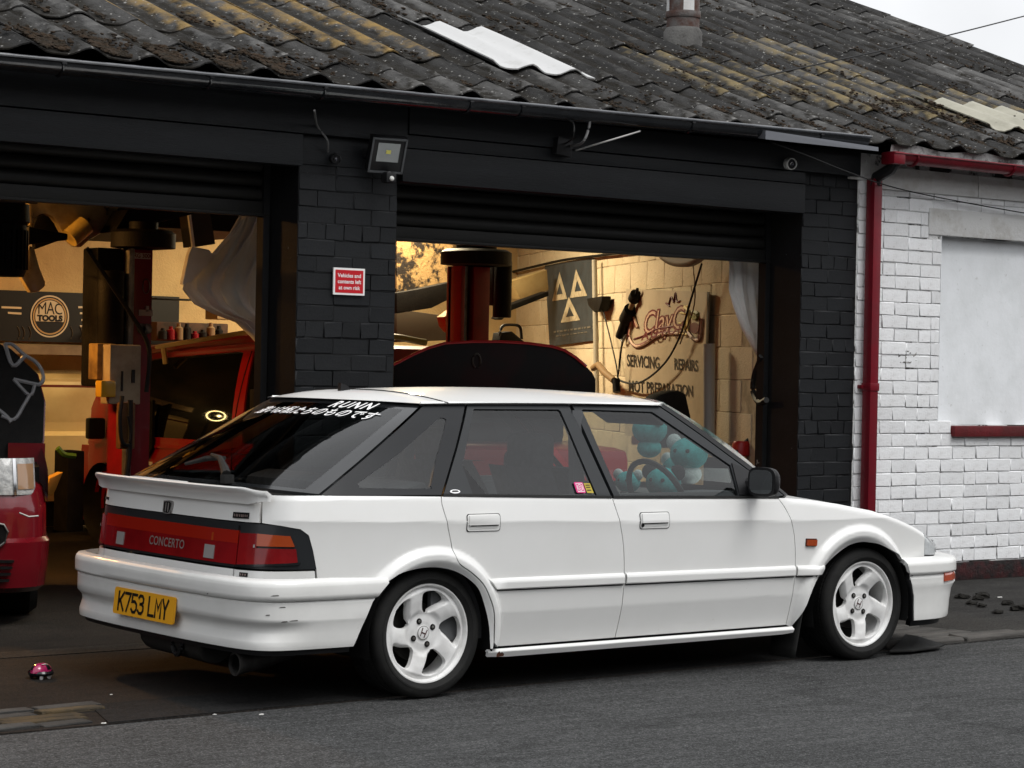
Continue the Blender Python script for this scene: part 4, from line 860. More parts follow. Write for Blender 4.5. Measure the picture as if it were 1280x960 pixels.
# wiper, aerial
k = MB(); hb = lambda u, v, l=.012: tuple(hatch(u, v, l))
k.tube([hb(-.36, .02, .035), hb(-.30, .06, .04), hb(-.12, .155, .04), hb(.02, .185, .035)], [.022, .018, .012, .008], 8); k.box(hb(-.37, .01, .022), (.045, .035, .035))
k.tube([hb(-.10, .19, .022), hb(.06, .17, .024), hb(.22, .11, .02)], [.010, .013, .008], 6)
k.build('rear_wiper', M['rubber'], car)
# window banner: two lines of white script along the top of the rear glass
STK = mat('white_window_lettering', (.85, .85, .85), rough=.5)
def hatch_text(s, u0, v0, size, **kw):
    vs, fc = text_geo(s, size, **kw); me = bpy.data.meshes.new('lettering')
    me.from_pydata([tuple(hatch(u0-v.x/.62, v0+v.y/.72, .004)) for v in vs], [], fc); me.materials.append(STK); return link('window_lettering', me, hg)
hatch_text('RUNN', -.40, .915, .088, shear=.25, space=1.25, bold=.002)
hatch_text('違いは私たちのものです', -.06, .800, .080, shear=.25, bold=.0010, space=1.0)
# roof
def roof(u, v, lift=0):
    a = abs(u); y = -u*.612*(1-.012*v)
    xb = .066-.075*(1-a**2.2)-.006; xf = 1.40+.13*(1-a**2.2)
    x = xb+(xf-xb)*v
    ze = 1.2005+.006*math.sin(math.pi*v); crown = .046*(1-a**2.6)-.040*(1-a**2.6)*math.exp(-v/.035)
    ex = .012*sstep(.0, .5, v)*sstep(1.0, .6, v)*(1-a**2)
    drop = -.014*sstep(.9, 1, v)*(1-a**2)
    return (x, y, ze+crown+ex+drop+lift)
k = MB(); k.grid(lambda a, b: roof(-1+2*a, b), 28, 36); rf = k.build('roof', PAINT, car, ang=60)
k = MB(); pts = [roof(-1+2*t, .105, .0015) for t in np.linspace(.0, 1, 30)]; k.tube(pts, .0028, 5); k.build('roof_seam', DARK, rf)
ap = Vector(roof(-.05, .075)); k = MB(); k.prism([(ap.x-.028, ap.y+.012, ap.z-.004), (ap.x+.025, ap.y+.012, ap.z), (ap.x+.012, ap.y+.012, ap.z+.018), (ap.x-.026, ap.y+.012, ap.z+.032)], (0, -.024, 0))
k.build('roof_aerial', BLK, car)
# windscreen, bonnet, front
def ws(u, v): a = abs(u); return (2.04+.20*(1-a**2.2)-(.63+.09*(1-a**2))*v, u*(.765-.165*v), .790+.025*(1-a**2)+.425*v+.03*math.sin(math.pi*v)-.0*v)
k = MB(); k.grid(lambda a, b: ws(-1+2*a, b), 24, 12); k.build('windscreen', GL_FRONT, car)
def bonnet(u, v):
    a = abs(u); s = 1.985+(3.07-1.985)*v; ze = np.interp(s, [1.985, 2.15, 2.33, 2.567, 2.748, 2.88, 2.984, 3.06], [.777, .765, .743, .705, .660, .620, .582, .540])
    p = body(s, ze); w_ = -p[1]-.001
    x0 = p[0]; x = x0+(.20*(1-v)**2+.20*v**2)*(1-a**2.2)
    return (x, u*w_, ze+.016*(1-a**2.4)*(1-.35*v)+.003*(1-a**8))
k = MB(); k.grid(lambda a, b: bonnet(-1+2*a, b), 28, 28); k.build('bonnet', PAINT, car, ang=60)
panel('grille_panel', body, [(3.18, .475), (2*BODY.s1-3.18, .475), (2*BODY.s1-3.1, .545), (3.1, .545)], BLK, car, off=-.02, thick=.01, gap=0, step=.05)
for side in (1, -1): panel('headlamp', body, [(3.20, .472), (3.52, .475), (3.52, .545), (3.12, .545)], LENS_C, car, side=side, off=-.004, thick=.01, gap=.003, step=.04)
# bumpers
RS = RBUMP.s0; FS = FBUMP.s1; MR = lambda s: 2*RS-s; MF = lambda s: 2*FS-s
ra = [(-.234, .500), (-.245, .487), (-.280, .452), (-.315, .412), (-.345, .35), (-.392, .237)]
rb = panel('rear_bumper', rbump, [(-.50, .515)]+[(-.25, .507)]+ra[1:]+[(MR(a), z) for a, z in ra[:0:-1]]+[(MR(-.25), .507), (MR(-.50), .515)], PAINT_B, car, step=.03, zstep=.5, zcuts=[z for z in ZR[1:-1]]+[.27, .30, .335, .38], gap=0, thick=.02)
panel('bumper_lip', lambda s, z: surf(RBUMP, lambda a, b: .044+.2*(.236-b), s, z), [(-.40, .214), (-.40, .238), (MR(-.40), .238), (MR(-.40), .214)], BLK, rb, step=.04, thick=.03, gap=0)
fa = [(2.770, .464), (2.792, .412), (2.815, .37), (2.848, .291), (2.858, .172)]
fb = panel('front_bumper', fbump, fa[::-1]+[(2.79, .474), (3.2, .474), (MF(3.2), .474), (MF(2.79), .474)]+[(MF(a), z) for a, z in fa], PAINT_B, car, step=.03, zstep=.5, zcuts=[z for z in ZF[1:-1]]+[.21, .28, .33, .42], gap=0, thick=.02)
for side in (1, -1):
    panel('front_indicator', fbump, [(3.075, .353), (3.24, .353), (3.24, .389), (3.075, .389)], LENS_F, fb, side=side, off=.009, thick=.012, gap=0, step=.02)
    panel('bumper_end', fbump, [(2.790, .44), (2.812, .45), (2.835, .37), (2.868, .291), (2.876, .17), (2.850, .168), (2.838, .291), (2.806, .37)], BLK, fb, side=side, off=-.004, thick=.03, gap=0, step=.03)
panel('bumper_lip', lambda s, z: surf(FBUMP, lambda a, b: .055+.2*(.17-b)+.03*sstep(3.0, 3.4, a), s, z), [(2.87, .14), (MF(2.87), .14), (MF(2.87), .172), (2.87, .172)], BLK, fb, step=.05, thick=.03, gap=0)
for side, s, z, l in ((1, -.78, .452, .035), (1, -.745, .405, .03), (1, -.80, .375, .02), (1, -.70, .352, .04), (1, -.735, .349, .03), (1, -1.12, .437, .012)):
    panel('scuff', rbump, [(s, z), (s+l, z+.001), (s+l*.9, z+.005), (s+.3*l, z+.004)], STREAK, rb, off=.0008, thick=0, gap=0)
# number plate
pc = [np.array(rbump(RS-.26, .40)), np.array(rbump(RS+.26, .40)), np.array(rbump(RS+.26, .29)), np.array(rbump(RS-.26, .29))]
PO = Vector((-.889, 0, .3465)); PM = frame((PO.x+.001, 0, PO.z), (0, -1, 0), (.10, 0, 1))
k = MB(); q = []
for sx_, sy_ in ((1, 1), (-1, 1), (-1, -1), (1, -1)):
    c0 = (sx_*.248, sy_*.0435)
    for t in np.linspace(0, math.pi/2, 4): q.append((c0[0]+.012*math.cos(t+{(1, 1): 0, (-1, 1): math.pi/2, (-1, -1): math.pi, (1, -1): 1.5*math.pi}[(sx_, sy_)]), c0[1]+.012*math.sin(t+{(1, 1): 0, (-1, 1): math.pi/2, (-1, -1): math.pi, (1, -1): 1.5*math.pi}[(sx_, sy_)])))
k.prism([PM @ Vector((a, b, 0)) for a, b in q], PM.to_3x3() @ Vector((0, 0, -.006))); pl = k.build('number_plate', PLATE, car, ang=20)
# plate characters drawn with even strokes, as on the plate
GLY = {'K': [[(0, 0), (0, 1)], [(.95, 1), (.08, .42)], [(.30, .58), (1, 0)]], '7': [[(0, 1), (1, 1), (.36, 0)]], '5': [[(.95, 1), (.08, 1), (.03, .58), (.6, .61), (.95, .46), (.98, .2), (.7, 0), (.25, 0), (0, .14)]],
       '3': [[(.03, .88), (.25, 1), (.7, 1), (.95, .84), (.92, .64), (.65, .53), (.35, .53)], [(.65, .53), (.96, .4), (.98, .17), (.7, 0), (.25, 0), (0, .13)]], 'L': [[(0, 1), (0, 0), (.95, 0)]],
       'M': [[(0, 0), (0, 1), (.5, .42), (1, 1), (1, 0)]], 'Y': [[(0, 1), (.5, .46), (1, 1)], [(.5, .46), (.5, 0)]]}
def strokes(name, chars, x0, wch, hch, pitch, t, Mx, m, parent, gapc=.5):
    k = MB(); x = x0
    for ch in chars:
        if ch == ' ': x += pitch*gapc; continue
        for pth in GLY[ch]:
            P = [Vector((x+a*wch, (b-.5)*hch)) for a, b in pth]; Lf = []; Rt = []
            for i, p in enumerate(P):
                d0 = (p-P[i-1]).normalized() if i else None; d1 = (P[i+1]-p).normalized() if i < len(P)-1 else None
                a = d0 or d1; b2 = d1 or d0; n0 = Vector((-a.y, a.x)); n1 = Vector((-b2.y, b2.x)); mm = n0+n1; mm = mm*(2/max(mm.length_squared, 1.0))
                e = Vector((0, 0))
                if not d0: e = -b2*t*.5
                if not d1: e = a*t*.5
                Lf.append(p+mm*t/2*(1 if 1 else 0)+e); Rt.append(p-mm*t/2+e)
            for i in range(len(P)-1): k.add([Mx @ Vector((*v, .0012)) for v in (Lf[i], Rt[i], Rt[i+1], Lf[i+1])], [(0, 1, 2, 3)])
        x += pitch
    return k.build(name, m, parent, ang=0)
strokes('plate_characters', 'K753 LMY', -.216, .044, .072, .0575, .0125, PM, PLATEK, pl, .55)
# underside: floor, silencer, tow eye, tail pipe
k = MB(); k.bb(.33, 2.1, -.74, .74, .165, .22); k.bb(-.70, .33, -.38, .38, .20, .34); k.bb(2.1, 3.2, -.38, .38, .17, .3); k.bb(-.78, -.35, -.68, .68, .22, .5); k.bb(2.85, 3.2, -.6, .6, .17, .42)
k.build('floor_pan', DARK, car)
k = MB(); k.tube([(-.72, -.30, .215), (-.70, .22, .215)], .085, 14); k.tube([(-.6, .25, .22), (.9, .1, .18)], .03, 8); k.build('silencer', mat('sooty_exhaust', (.03, .028, .026), rough=.7), car, ang=40)
PIPE = mat('dull_sooty_pipe', (.055, .052, .05), (.02, .019, .018), 14, rough=.5, metal=.4)
TP = MB(); TP.tube([(-.50, -.50, .20), (-.66, -.575, .185), (-.80, -.60, .168)], .046, 20, cap=False); TP.tube([(-.799, -.60, .168), (-.50, -.50, .20)], .040, 20, cap=False); TP.lathe([(.039, 0), (.048, 0), (.048, .012), (.039, .012)], 20, frame((-.806, -.601, .168), (0, 1, 0), (0, .12, 1)), closed=True)
TP.build('tail_pipe', PIPE, car, ang=50)
k = MB(); ev = [(-.80+.006*math.cos(t), -.13+.045*math.cos(t), .195+.042*math.sin(t)) for t in np.linspace(math.pi*.9, math.pi*2.2, 14)]; k.tube(ev, .011, 6); k.build('tow_eye', M['black_plastic'], car)
# door mirror(s)
for side in (1, -1):
    my = -side
    k = MB(); base = Vector((1.735, my*.915, .865))
    def mir(u, v):
        q = u*2*math.pi; rr = [.98, 1.0, .96, .80, .45, .02][int(round(v*5))]; dd = [0, .012, .028, .045, .057, .062][int(round(v*5))]
        cx = math.copysign(abs(math.cos(q))**.55, math.cos(q)); sx2 = math.copysign(abs(math.sin(q))**.6, math.sin(q))
        return (base.x+dd, base.y+my*cx*.088*rr, base.z+sx2*.066*rr)
    k.grid(mir, 28, 5); mm_ = k.build('door_mirror', BLK, car, ang=60)
    k = MB(); k.add([(base.x-.004+.0*i, base.y+my*math.copysign(abs(math.cos(q))**.55, math.cos(q))*.088, base.z+math.copysign(abs(math.sin(q))**.6, math.sin(q))*.066) for i, q in enumerate(np.linspace(0, 2*math.pi, 28, endpoint=False))], [tuple(range(28))]); k.build('mirror_rim', BLK, mm_)
    k = MB(); k.add([(base.x-.007, base.y+my*math.copysign(abs(math.cos(q))**.5, math.cos(q))*.074, base.z+math.copysign(abs(math.sin(q))**.5, math.sin(q))*.054) for q in np.linspace(0, 2*math.pi, 28, endpoint=False)], [tuple(range(28))]); k.build('mirror_glass', mat('mirror_silver', (.42, .44, .45), rough=.03, metal=1), mm_)
    k = MB(); k.tube([(1.78, my*.70, .835), (1.79, my*.80, .838), (1.78, my*.86, .845)], [.045, .04, .036], 10); k.build('mirror_arm', BLK, mm_)
    panel('mirror_sail', body, [(1.694, .800), (1.716, .940), (1.80, .908), (1.925, .815), (1.93, .796)], BLK, mm_, side=side, off=.006, thick=.015, gap=0, step=.1, zstep=.05)
# stickers on the rear door glass and pillar
PINK = mat('pink_sticker', (.62, .02, .19), rough=.4); YEL = mat('yellow_sticker', (.40, .31, .03), rough=.5)
st = panel('square_sticker', body, smooth([(.753, .826), (.795, .825), (.799, .829), (.799, .866), (.795, .870), (.753, .871), (.749, .867), (.749, .830)], 1), PINK, car, off=.001, thick=0, gap=0)
for r0, r1 in ((.011, .0135), (.0045, .0065)):
    k = MB(); k.grid(lambda u, v: tuple(body(.774+(r0+(r1-r0)*v)*math.cos(u*6.2832), .848+(r0+(r1-r0)*v)*math.sin(u*6.2832))+np.array([0, -.003, .001])), 20, 1); k.build('sticker_ring', STK, st)
k = MB(); k.grid(lambda u, v: tuple(body(.774+.016*[1, 1, -1, -1, 1][int(round(u*4))]*(1+.14*v), .848+.016*[-1, 1, 1, -1, -1][int(round(u*4))]*(1+.14*v))+np.array([0, -.003, .001])), 4, 1); k.build('sticker_outline', STK, st)
ys = panel('label_sticker', body, [(.806, .825), (.842, .824), (.838, .865), (.803, .866)], YEL, car, off=.001, thick=0, gap=0)
for i, z in enumerate((.855, .846, .834)): panel('sticker_print', body, [(.81, z), (.833, z), (.833, z+.004), (.81, z+.004)], BADGEB, ys, off=.0016, thick=0, gap=0)
pb = panel('pillar_badge', body, [(.108+.026*math.cos(t), .842+.008*math.sin(t)) for t in np.linspace(0, 6.28, 14, endpoint=False)], STK, car, off=.003, thick=.002, gap=0)
panel('badge_print', body, [(.09, .840), (.126, .840), (.120, .846), (.096, .846)], BADGEB, pb, off=.004, thick=0, gap=0)
panel('rust_patch', lambda s, z: surf(BODY, lambda a, b: .008, s, z), smooth([(.315, .152), (.352, .154), (.356, .163), (.345, .171), (.336, .168), (.33, .176), (.318, .166)], 1), RUST, car, off=.004, thick=0, gap=0)
# ---- wheels
WHEEL = mat('white_alloy_paint', (.82, .82, .81), (.62, .615, .60), 9, .4, .72, .45, coat=.4, c3=(.32, .30, .28), s3=40, lo3=.66, hi3=.8)
EMB = mat('dark_red_emblem', (.05, .004, .006), rough=.4)
BRAKE = mat('brake_disc', (.012, .011, .010), rough=.6)
def wheel(x, y, side, rot, front):
    r = empty('wheel', (x, y, .262), 0, parent=car)
    # local frame: X forward, Y up, Z outwards from the car
    F = Matrix(((1, 0, 0, 0), (0, 0, -side, 0), (0, 1, 0, 0), (0, 0, 0, 1)))
    if side < 0: F = F @ Matrix.Rotation(math.pi, 4, 'Y')
    Fr = F @ Matrix.Rotation(rot, 4, 'Z')
    k = MB(); R = .2055
    k.lathe([(.185, -.17), (.186, -.05), (.188, -.030), (.190, -.014), (.1935, -.004), (.198, .001), (.2035, .0015), (.2055, -.003), (.2055, -.02), (.199, -.03), (.196, -.06), (.2, -.18), (.19, -.18)], 72, F)
    k.build('rim', WHEEL, r, ang=40)
    # spokes: window w sits between phi_a(r) and phi_b(r), measured clockwise
    rs = np.concatenate([np.linspace(.046, .078, 5), np.linspace(.0803, .1785, 28), np.linspace(.1812, .192, 3)]); nt_ = 19
    WT = [(.395, 5, 10), (.42, 0, 15), (.46, -3, 19), (.52, -4.5, 24.5), (.60, -5, 31), (.68, -5, 36.5), (.75, -3.5, 39), (.785, 0, 37), (.808, 8, 28), (.820, 14, 20)]
    WR = [.0812+(a-.395)*.2055*1.10 for a, b, c in WT]; WA = [b for a, b, c in WT]; WB = [c for a, b, c in WT]
    def window(rr):
        if rr <= WR[0]-1e-4 or rr >= WR[-1]+1e-4: return None
        return math.radians(np.interp(rr, WR, WA)), math.radians(np.interp(rr, WR, WB))
    def depth(rr): return np.interp(rr, [.0, .046, .075, .10, .14, .17, .182, .192], [-.030, -.031, -.034, -.024, -.014, -.010, -.012, -.016])
    V = []; Fa = []; step = math.radians(72)
    for sct in range(5):
        for rr in rs:
            wv = window(rr) or (0, 0)
            a0 = wv[1]; a1 = step+ (window(rr) or (0, 0))[0]
            if not window(rr):
                c0 = math.radians(11.5 if rr < .1 else 16); a0, a1 = c0, step+c0
            for j in range(nt_):
                ph = a0+(a1-a0)*j/(nt_-1)+sct*step; th = math.pi/2-ph
                uu = j/(nt_-1); on = sstep(.083, .100, rr)*sstep(.181, .168, rr); dome = .005*math.sin(math.pi*uu)*on-.026*on*max(0, 1-uu/.20)**1.4*.75-.004*on*uu**4
                V.append((rr*math.cos(th), rr*math.sin(th), depth(rr)+dome))
    nr = len(rs); idx = lambda s_, i, j: (s_*nr+i)*nt_+j
    for sct in range(5):
        for i in range(nr-1):
            for j in range(nt_-1): Fa.append((idx(sct, i, j), idx(sct, i, j+1), idx(sct, i+1, j+1), idx(sct, i+1, j)))
            # join neighbours where no window lies between, walls where one does
            s2 = (sct+1) % 5
            if not window(rs[i]) and not window(rs[i+1]): pass
            for (jj, sg) in ((0, 1), (nt_-1, -1)):
                if window(rs[i]) or window(rs[i+1]):
                    p, q = idx(sct, i, jj), idx(sct, i+1, jj); n0 = len(V)
                    for pp in (p, q):
                        v = V[pp]; V.append((v[0], v[1], v[2]-(.014 if jj == 0 else .022)))
                    Fa.append((p, q, n0+1, n0))
    k = MB(); k.add([Fr @ Vector(v) for v in V], Fa)
    me = k.mesh('spokes', WHEEL, 0); b = bmesh.new(); b.from_mesh(me); bmesh.ops.remove_doubles(b, verts=b.verts[:], dist=2e-4); bmesh.ops.recalc_face_normals(b, faces=b.faces[:]); b.to_mesh(me); b.free()
    for p in me.polygons: p.use_smooth = True
    me.set_sharp_from_angle(angle=math.radians(42)); sp_ = link('spokes', me, r)
    # hub: recessed nuts, cap, emblem
    k = MB(); k.lathe([(0, -.027), (.026, -.0272), (.030, -.029), (.031, -.032), (.047, -.0312)], 40, Fr); k.build('hub_face', WHEEL, r, ang=40)
    k = MB()
    for q in range(4):
        t = math.pi/2-math.radians(-22+90*q); Mx = Fr @ Matrix.Translation((.0520*math.cos(t), .0520*math.sin(t), 0))
        k.lathe([(0, -.0275), (.0115, -.0275), (.0128, -.031)], 18, Mx)
    k.build('nut_recess', DARK, r)
    for q in range(4):
        t = math.pi/2-math.radians(-22+90*q); Mx = Fr @ Matrix.Translation((.0520*math.cos(t), .0520*math.sin(t), 0))
        k = MB(); k.lathe([(0, -.0262), (.005, -.0262), (.0068, -.0268), (.0072, -.029)], 6, Mx); k.build('wheel_nut', M['steel'], r, ang=20)
    k = MB(); k.lathe([(.0268, -.0265), (.0282, -.0268), (.0290, -.028), (.0282, -.029), (.0268, -.029)], 36, Fr, closed=True); k.build('cap_rim', M['steel'], r)
    Fe = F @ Matrix.Rotation(-.42, 4, 'Z') @ Matrix.Translation((0, 0, -.0258)); k = MB()
    for sx_ in (-1, 1): k.add([Fe @ Vector(p) for p in ((sx_*.0075, -.0175, 0), (sx_*.0115, -.0175, 0), (sx_*.0145, .0175, 0), (sx_*.0095, .0175, 0))], [(0, 1, 2, 3)])
    k.add([Fe @ Vector(p) for p in ((-.0085, -.004, 0.0002), (.0085, -.004, 0.0002), (.0085, .001, 0.0002), (-.0085, .001, 0.0002))], [(0, 1, 2, 3)]); k.build('wheel_emblem', EMB, r)
    k = MB(); k.lathe([(.04, -.085), (.120, -.085), (.122, -.09), (.122, -.1), (.04, -.1)], 40, F); k.build('brake_disc', BRAKE, r)
    k = MB(); k.lathe([(0, -.13), (.186, -.13)], 30, F); k.build('wheel_back', DARK, r)
    # tyre, flattened where it stands
    ro = .2685
    pf = [(.196, -.19), (.215, -.205), (.245, -.205), (.262, -.196)]
    for g in (-.165, -.125, -.085, -.045): pf += [(ro, g-.028 if g == -.165 else g-.016), (ro, g+.012), (ro-.007, g+.014), (ro-.007, g+.022)]
    pf += [(ro, -.020), (.2665, -.008), (.260, .004), (.247, .012), (.232, .014), (.231, .0155), (.224, .0155), (.222, .013), (.212, .009), (.206, .002), (.2035, -.006)]
    k = MB(); k.lathe(pf, 84, F); vs = []
    for v in k.v:
        z = max(v[2], -.261) if v[2] < -.255 else v[2]; vs.append((v[0], v[1], z))
    k.v = vs; ty = k.build('tyre', M['rubber'], r, ang=35)
    k = MB(); nb = 84
    for q in range(nb):
        t = 2*math.pi*q/nb
        for yy, an in ((-.030, .10), (-.175, -.10)):
            P = [F @ Vector((ro*math.cos(t+d)*s_, ro*math.sin(t+d)*s_, h)) for s_ in (1.001,) for d, h in ((0, yy-.014), (.012, yy-.014), (.012+an*.2, yy+.014), (an*.2, yy+.014))]
            if P[0].z > -.25: k.add(P, [(0, 1, 2, 3)])
    k.build('tread_groove', DARK, ty)['kind'] = 'stuff'
    return r
for side in (1, -1):
    wheel(0, -side*.775, side, 0.03 if side > 0 else .6, False)
    wheel(2.55, -side*.775, side, .33 if side > 0 else 1.1, True)
# ---- cabin
cab = empty('cabin', parent=car)
CL = mat('grey_cabin_plastic', (.085, .088, .092), rough=.7)
k = MB(); k.bb(.0, 1.95, -.66, .66, .20, .235); k.build('cabin_floor', DARK, cab)
for side in (1, -1):
    k = MB(); k.bb(.05, 1.95, min(side*.70, side*.725), max(side*.70, side*.725), .22, .79); k.bb(.05, 1.95, min(side*.735, side*.775), max(side*.735, side*.775), .55, .815); k.build('door_lining', CL, cab)
def seat(x, y):
    k = MB(); k.grid(lambda u, v: (x-.02+.06*math.sin(u*math.pi)*0-.20*v+.05*math.sin(v*3.14)*(1)+.045*math.cos((u-.5)*3.14), y-.23+.46*u, .42+.50*v), 10, 10)
    k.grid(lambda u, v: (x-.12-.20*v-.03*math.cos((u-.5)*3.14), y-.23+.46*u, .42+.50*v), 10, 10)
    k.grid(lambda u, v: (x+.05-.17*(1)*1+(-.0)+v*.1-.12, y-.23+.46*u, .92+.0*v), 10, 1)
    k.box((x+.22, y, .38), (.50, .46, .14));  k.tube([(x-.23, y-.06, .90), (x-.25, y-.06, .95)], .008, 6); k.tube([(x-.23, y+.06, .90), (x-.25, y+.06, .95)], .008, 6)
    h_ = MB(); h_.box((x-.26, y, .985), (.10, .25, .17)); h_.build('headrest', TRIMG, cab, ang=60, bevel=.04, seg=4)
    return k.build('front_seat', TRIMG, cab, ang=50, bevel=.02)
seat(1.10, -.36); seat(1.10, .36)
k = MB(); k.box((.33, 0, .40), (.45, 1.26, .14)); k.box((.08, 0, .64), (.14, 1.26, .46), ry=-.25); k.build('rear_seat', TRIMG, cab, ang=50, bevel=.03)
k = MB(); k.bb(-.66, .02, -.66, .66, .755, .775); k.build('parcel_shelf', CL, cab)
k = MB(); k.grid(lambda u, v: (1.72+.42*v, -.70+1.4*u, .70+.085*math.sin(min(1, v*2)*1.57)-.02*v+.02*math.exp(-((u-.25)/.12)**2)*(v > .1)), 24, 8); k.bb(1.72, 1.80, -.68, .68, .45, .70); k.build('dashboard', CL, cab)
k = MB(); c0 = Vector((1.60, -.36, .77)); a_, b_ = Vector((0, 1, 0)), Vector((-.45, 0, .89)).normalized()
k.tube([c0+(a_*math.cos(t)+b_*math.sin(t))*.185 for t in np.linspace(0, 2*math.pi, 40)], .014, 8, cap=False); k.tube([c0-a_*.18, c0+a_*.18], .014, 6); k.tube([c0, c0+Vector((.16, 0, -.09))], .03, 8); k.build('steering_wheel', BLK, cab)
k = MB(); k.box((1.46, .20, 1.145), (.02, .24, .07)); k.tube([(1.46, .2, 1.16), (1.50, .2, 1.21)], .008, 6); k.build('rear_view_mirror', BLK, cab, bevel=.008)
for y in (-.34, .34):
    k = MB(); k.box((1.40, y, 1.15), (.16, .40, .015), ry=.5); k.build('sun_visor', TRIMG, cab, bevel=.006)
k = MB(); k.grid(lambda u, v: tuple(np.array(roof(-1+2*u, v, -.018))*[1, .97, 1]), 12, 12); k.build('headlining', CL, cab)
for y, s_ in ((.60, 1), (-.60, -1)):
    k = MB(); k.tube([(.86, y*1.12, .80), (.90, y, 1.17)], .035, 6); k.build('pillar_lining', CL, cab)
    k = MB(); k.tube([(.93, y*.98, 1.10), (1.02, y*1.02, .80)], .012, 4); k.build('seat_belt', mat('pale_belt_webbing', (.16, .17, .17), rough=.8), cab)
# soft toys on the dashboard and seats: things of their own
TURQ = mat('turquoise_plush', (.05, .38, .37), (.035, .28, .28), 40, rough=1, bump=.5, bscale=150); PALE = mat('pale_plush', (.50, .55, .53), rough=1, bump=.5, bscale=150); DKP = mat('dark_plush', (.02, .02, .022), rough=1, bump=.4, bscale=150)
def blob(c, r, sc=(1, 1, 1), n=14):
    k = MB(); k.grid(lambda u, v: (c[0]+r*sc[0]*math.sin(v*math.pi)*math.cos(u*6.2832), c[1]+r*sc[1]*math.sin(v*math.pi)*math.sin(u*6.2832), c[2]+r*sc[2]*math.cos(v*math.pi)), n*2, n); return k
def toy(loc, label, body_m, ear_m, sc=1, face=True):
    t = empty('soft_toy', loc, random.uniform(-.5, .5), label, 'soft toy', 'soft toys inside the white car')
    blob((0, 0, .07*sc), .085*sc, (1, 1, .86)).build('head', body_m, t, ang=60)
    for s_ in (-1, 1): blob((0, s_*.075*sc, .12*sc), .038*sc, (.6, 1, 1), 8).build('ear', ear_m, t, ang=60)
    if face:
        for s_ in (-1, 1): blob((-.075*sc, s_*.03*sc, .085*sc), .010*sc, n=5).build('eye', DKP, t)
    blob((0, 0, -.02*sc), .06*sc, (1, 1, .8), 8).build('body', ear_m, t, ang=60)
    return t
toy(at(829, 606, 1, -.18)+Vector((0, 0, -.06)), 'turquoise plush toy low in the front window with a dark hood beside the wheel', TURQ, DKP, 1.0)
toy(at(785, 600, 1, .05)+Vector((0, 0, -.06)), 'small turquoise plush toy nearest the door pillar in the front window', TURQ, PALE, .72)
toy(at(848, 590, 1, .30)+Vector((0, 0, -.06)), 'bright turquoise and white plush toy behind the steering wheel', TURQ, PALE, 1.0)
toy(at(861, 572, 1, .12)+Vector((0, 0, -.06)), 'large faded turquoise plush toy high against the windscreen', TURQ, PALE, 1.12)
toy(at(812, 540, 1, .35)+Vector((0, 0, -.06)), 'faded turquoise plush hanging by the rear view mirror', TURQ, TURQ, 1.05, False)
# ---------------------------------------------------------------- inside the garage
WALL = mat('cream_painted_blocks', (.56, .47, .33), (.47, .38, .25), 3, .4, .7, .85, c3=(.12, .085, .055), s3=34, lo3=.63, hi3=.72, bump=.7, bscale=60, vary=.07, dist=.010)
WALL2 = mat('cream_back_wall', (.55, .40, .20), (.42, .29, .14), 2, .4, .7, .85, c3=(.10, .07, .045), s3=20, lo3=.70, hi3=.78, bump=.4, bscale=50)
JOINT = mat('block_joint', (.40, .33, .23), (.26, .21, .14), 8, .45, .6, .95)
GRIME = mat('grimy_black', (.0035, .003, .003), (.008, .007, .006), 12, .4, .7, .6, spec=.15, bump=.2, bscale=60)
LRED = mat('lift_red_paint', (.20, .006, .012), (.13, .005, .009), 5, .4, .7, .4, coat=.2, spec=.25)
VRED = mat('red_vehicle_paint', (.36, .004, .005), (.31, .0035, .0045), 4, .4, .7, .35, coat=.35, spec=.25)
MRED = mat('maroon_vehicle_paint', (.15, .005, .010), rough=.25, coat=1)
DGL = mat('dark_vehicle_glass', (.004, .004, .004), rough=.03, spec=.45)
YEL_ = mat('cream_van_paint', (.62, .50, .24), (.54, .42, .19), 4, .4, .7, .3, coat=.6)
GOLD = mat('dirty_cream_bodywork', (.50, .40, .20), (.30, .22, .10), 7, .4, .65, .35, coat=.5, c3=(.03, .022, .015), s3=14, lo3=.62, hi3=.70)
PLAST = mat('hanging_mesh_sheeting', (.86, .86, .85), (.74, .74, .73), 6, .4, .7, .5, bump=.35, bscale=120)
back = MB(); back.bb(2.0, 9.6, 8.5, 8.6, 0, 5.6); bo = back.build('back_wall', WALL2, None, ang=0); bo['kind'] = 'structure'
bk2 = MB(); bk2.bb(-4.2, 2.0, 8.5, 8.6, 0, 5.6); bo2 = bk2.build('back_wall', mat('unseen_dark_wall', (.04, .028, .017), (.01, .008, .006), 2, .42, .58, .9), None, ang=0); bo2['kind'] = 'structure'  # unseen stretch, coloured dark so the van windows reflect little
lw = MB(); lw.bb(-4.2, -4.1, WY+.3, 8.5, 0, 5.6); lo_ = lw.build('unseen_left_wall', mat('unseen_dark_side_wall', (.05, .035, .02), (.01, .008, .006), 2, .42, .58, .9), None, ang=0); lo_['kind'] = 'structure'  # out of view; dark colour added to keep the van's window reflections dim
SD = Vector((.41, .91, 0)).normalized(); SN = Vector((-SD.y, SD.x, 0)); SO = Vector((4.75, 2.2, 0))
SM = frame(SO, SD, (0, 0, 1))                             # wall frame: x along the wall away from the street, y up, z out of the wall
sw = MB(); sw.add([SM @ Vector(p) for p in ((-.1, 0, -.02), (7.6, 0, -.02), (7.6, 5.2, -.02), (-.1, 2.72, -.02))], [(0, 1, 2, 3)]); so = sw.build('side_wall', JOINT, None, ang=0); so['kind'] = 'structure'
zs = -1 if (SM.to_3x3() @ Vector((0, 0, 1))).x > 0 else 1
if zs < 0: SM = frame(SO, SD, (0, 0, 1)) @ Matrix.Scale(-1, 4, (0, 0, 1))
bmv = [brickmesh('block', .437, .05, .212, WALL, .004, .002) for _ in range(4)]
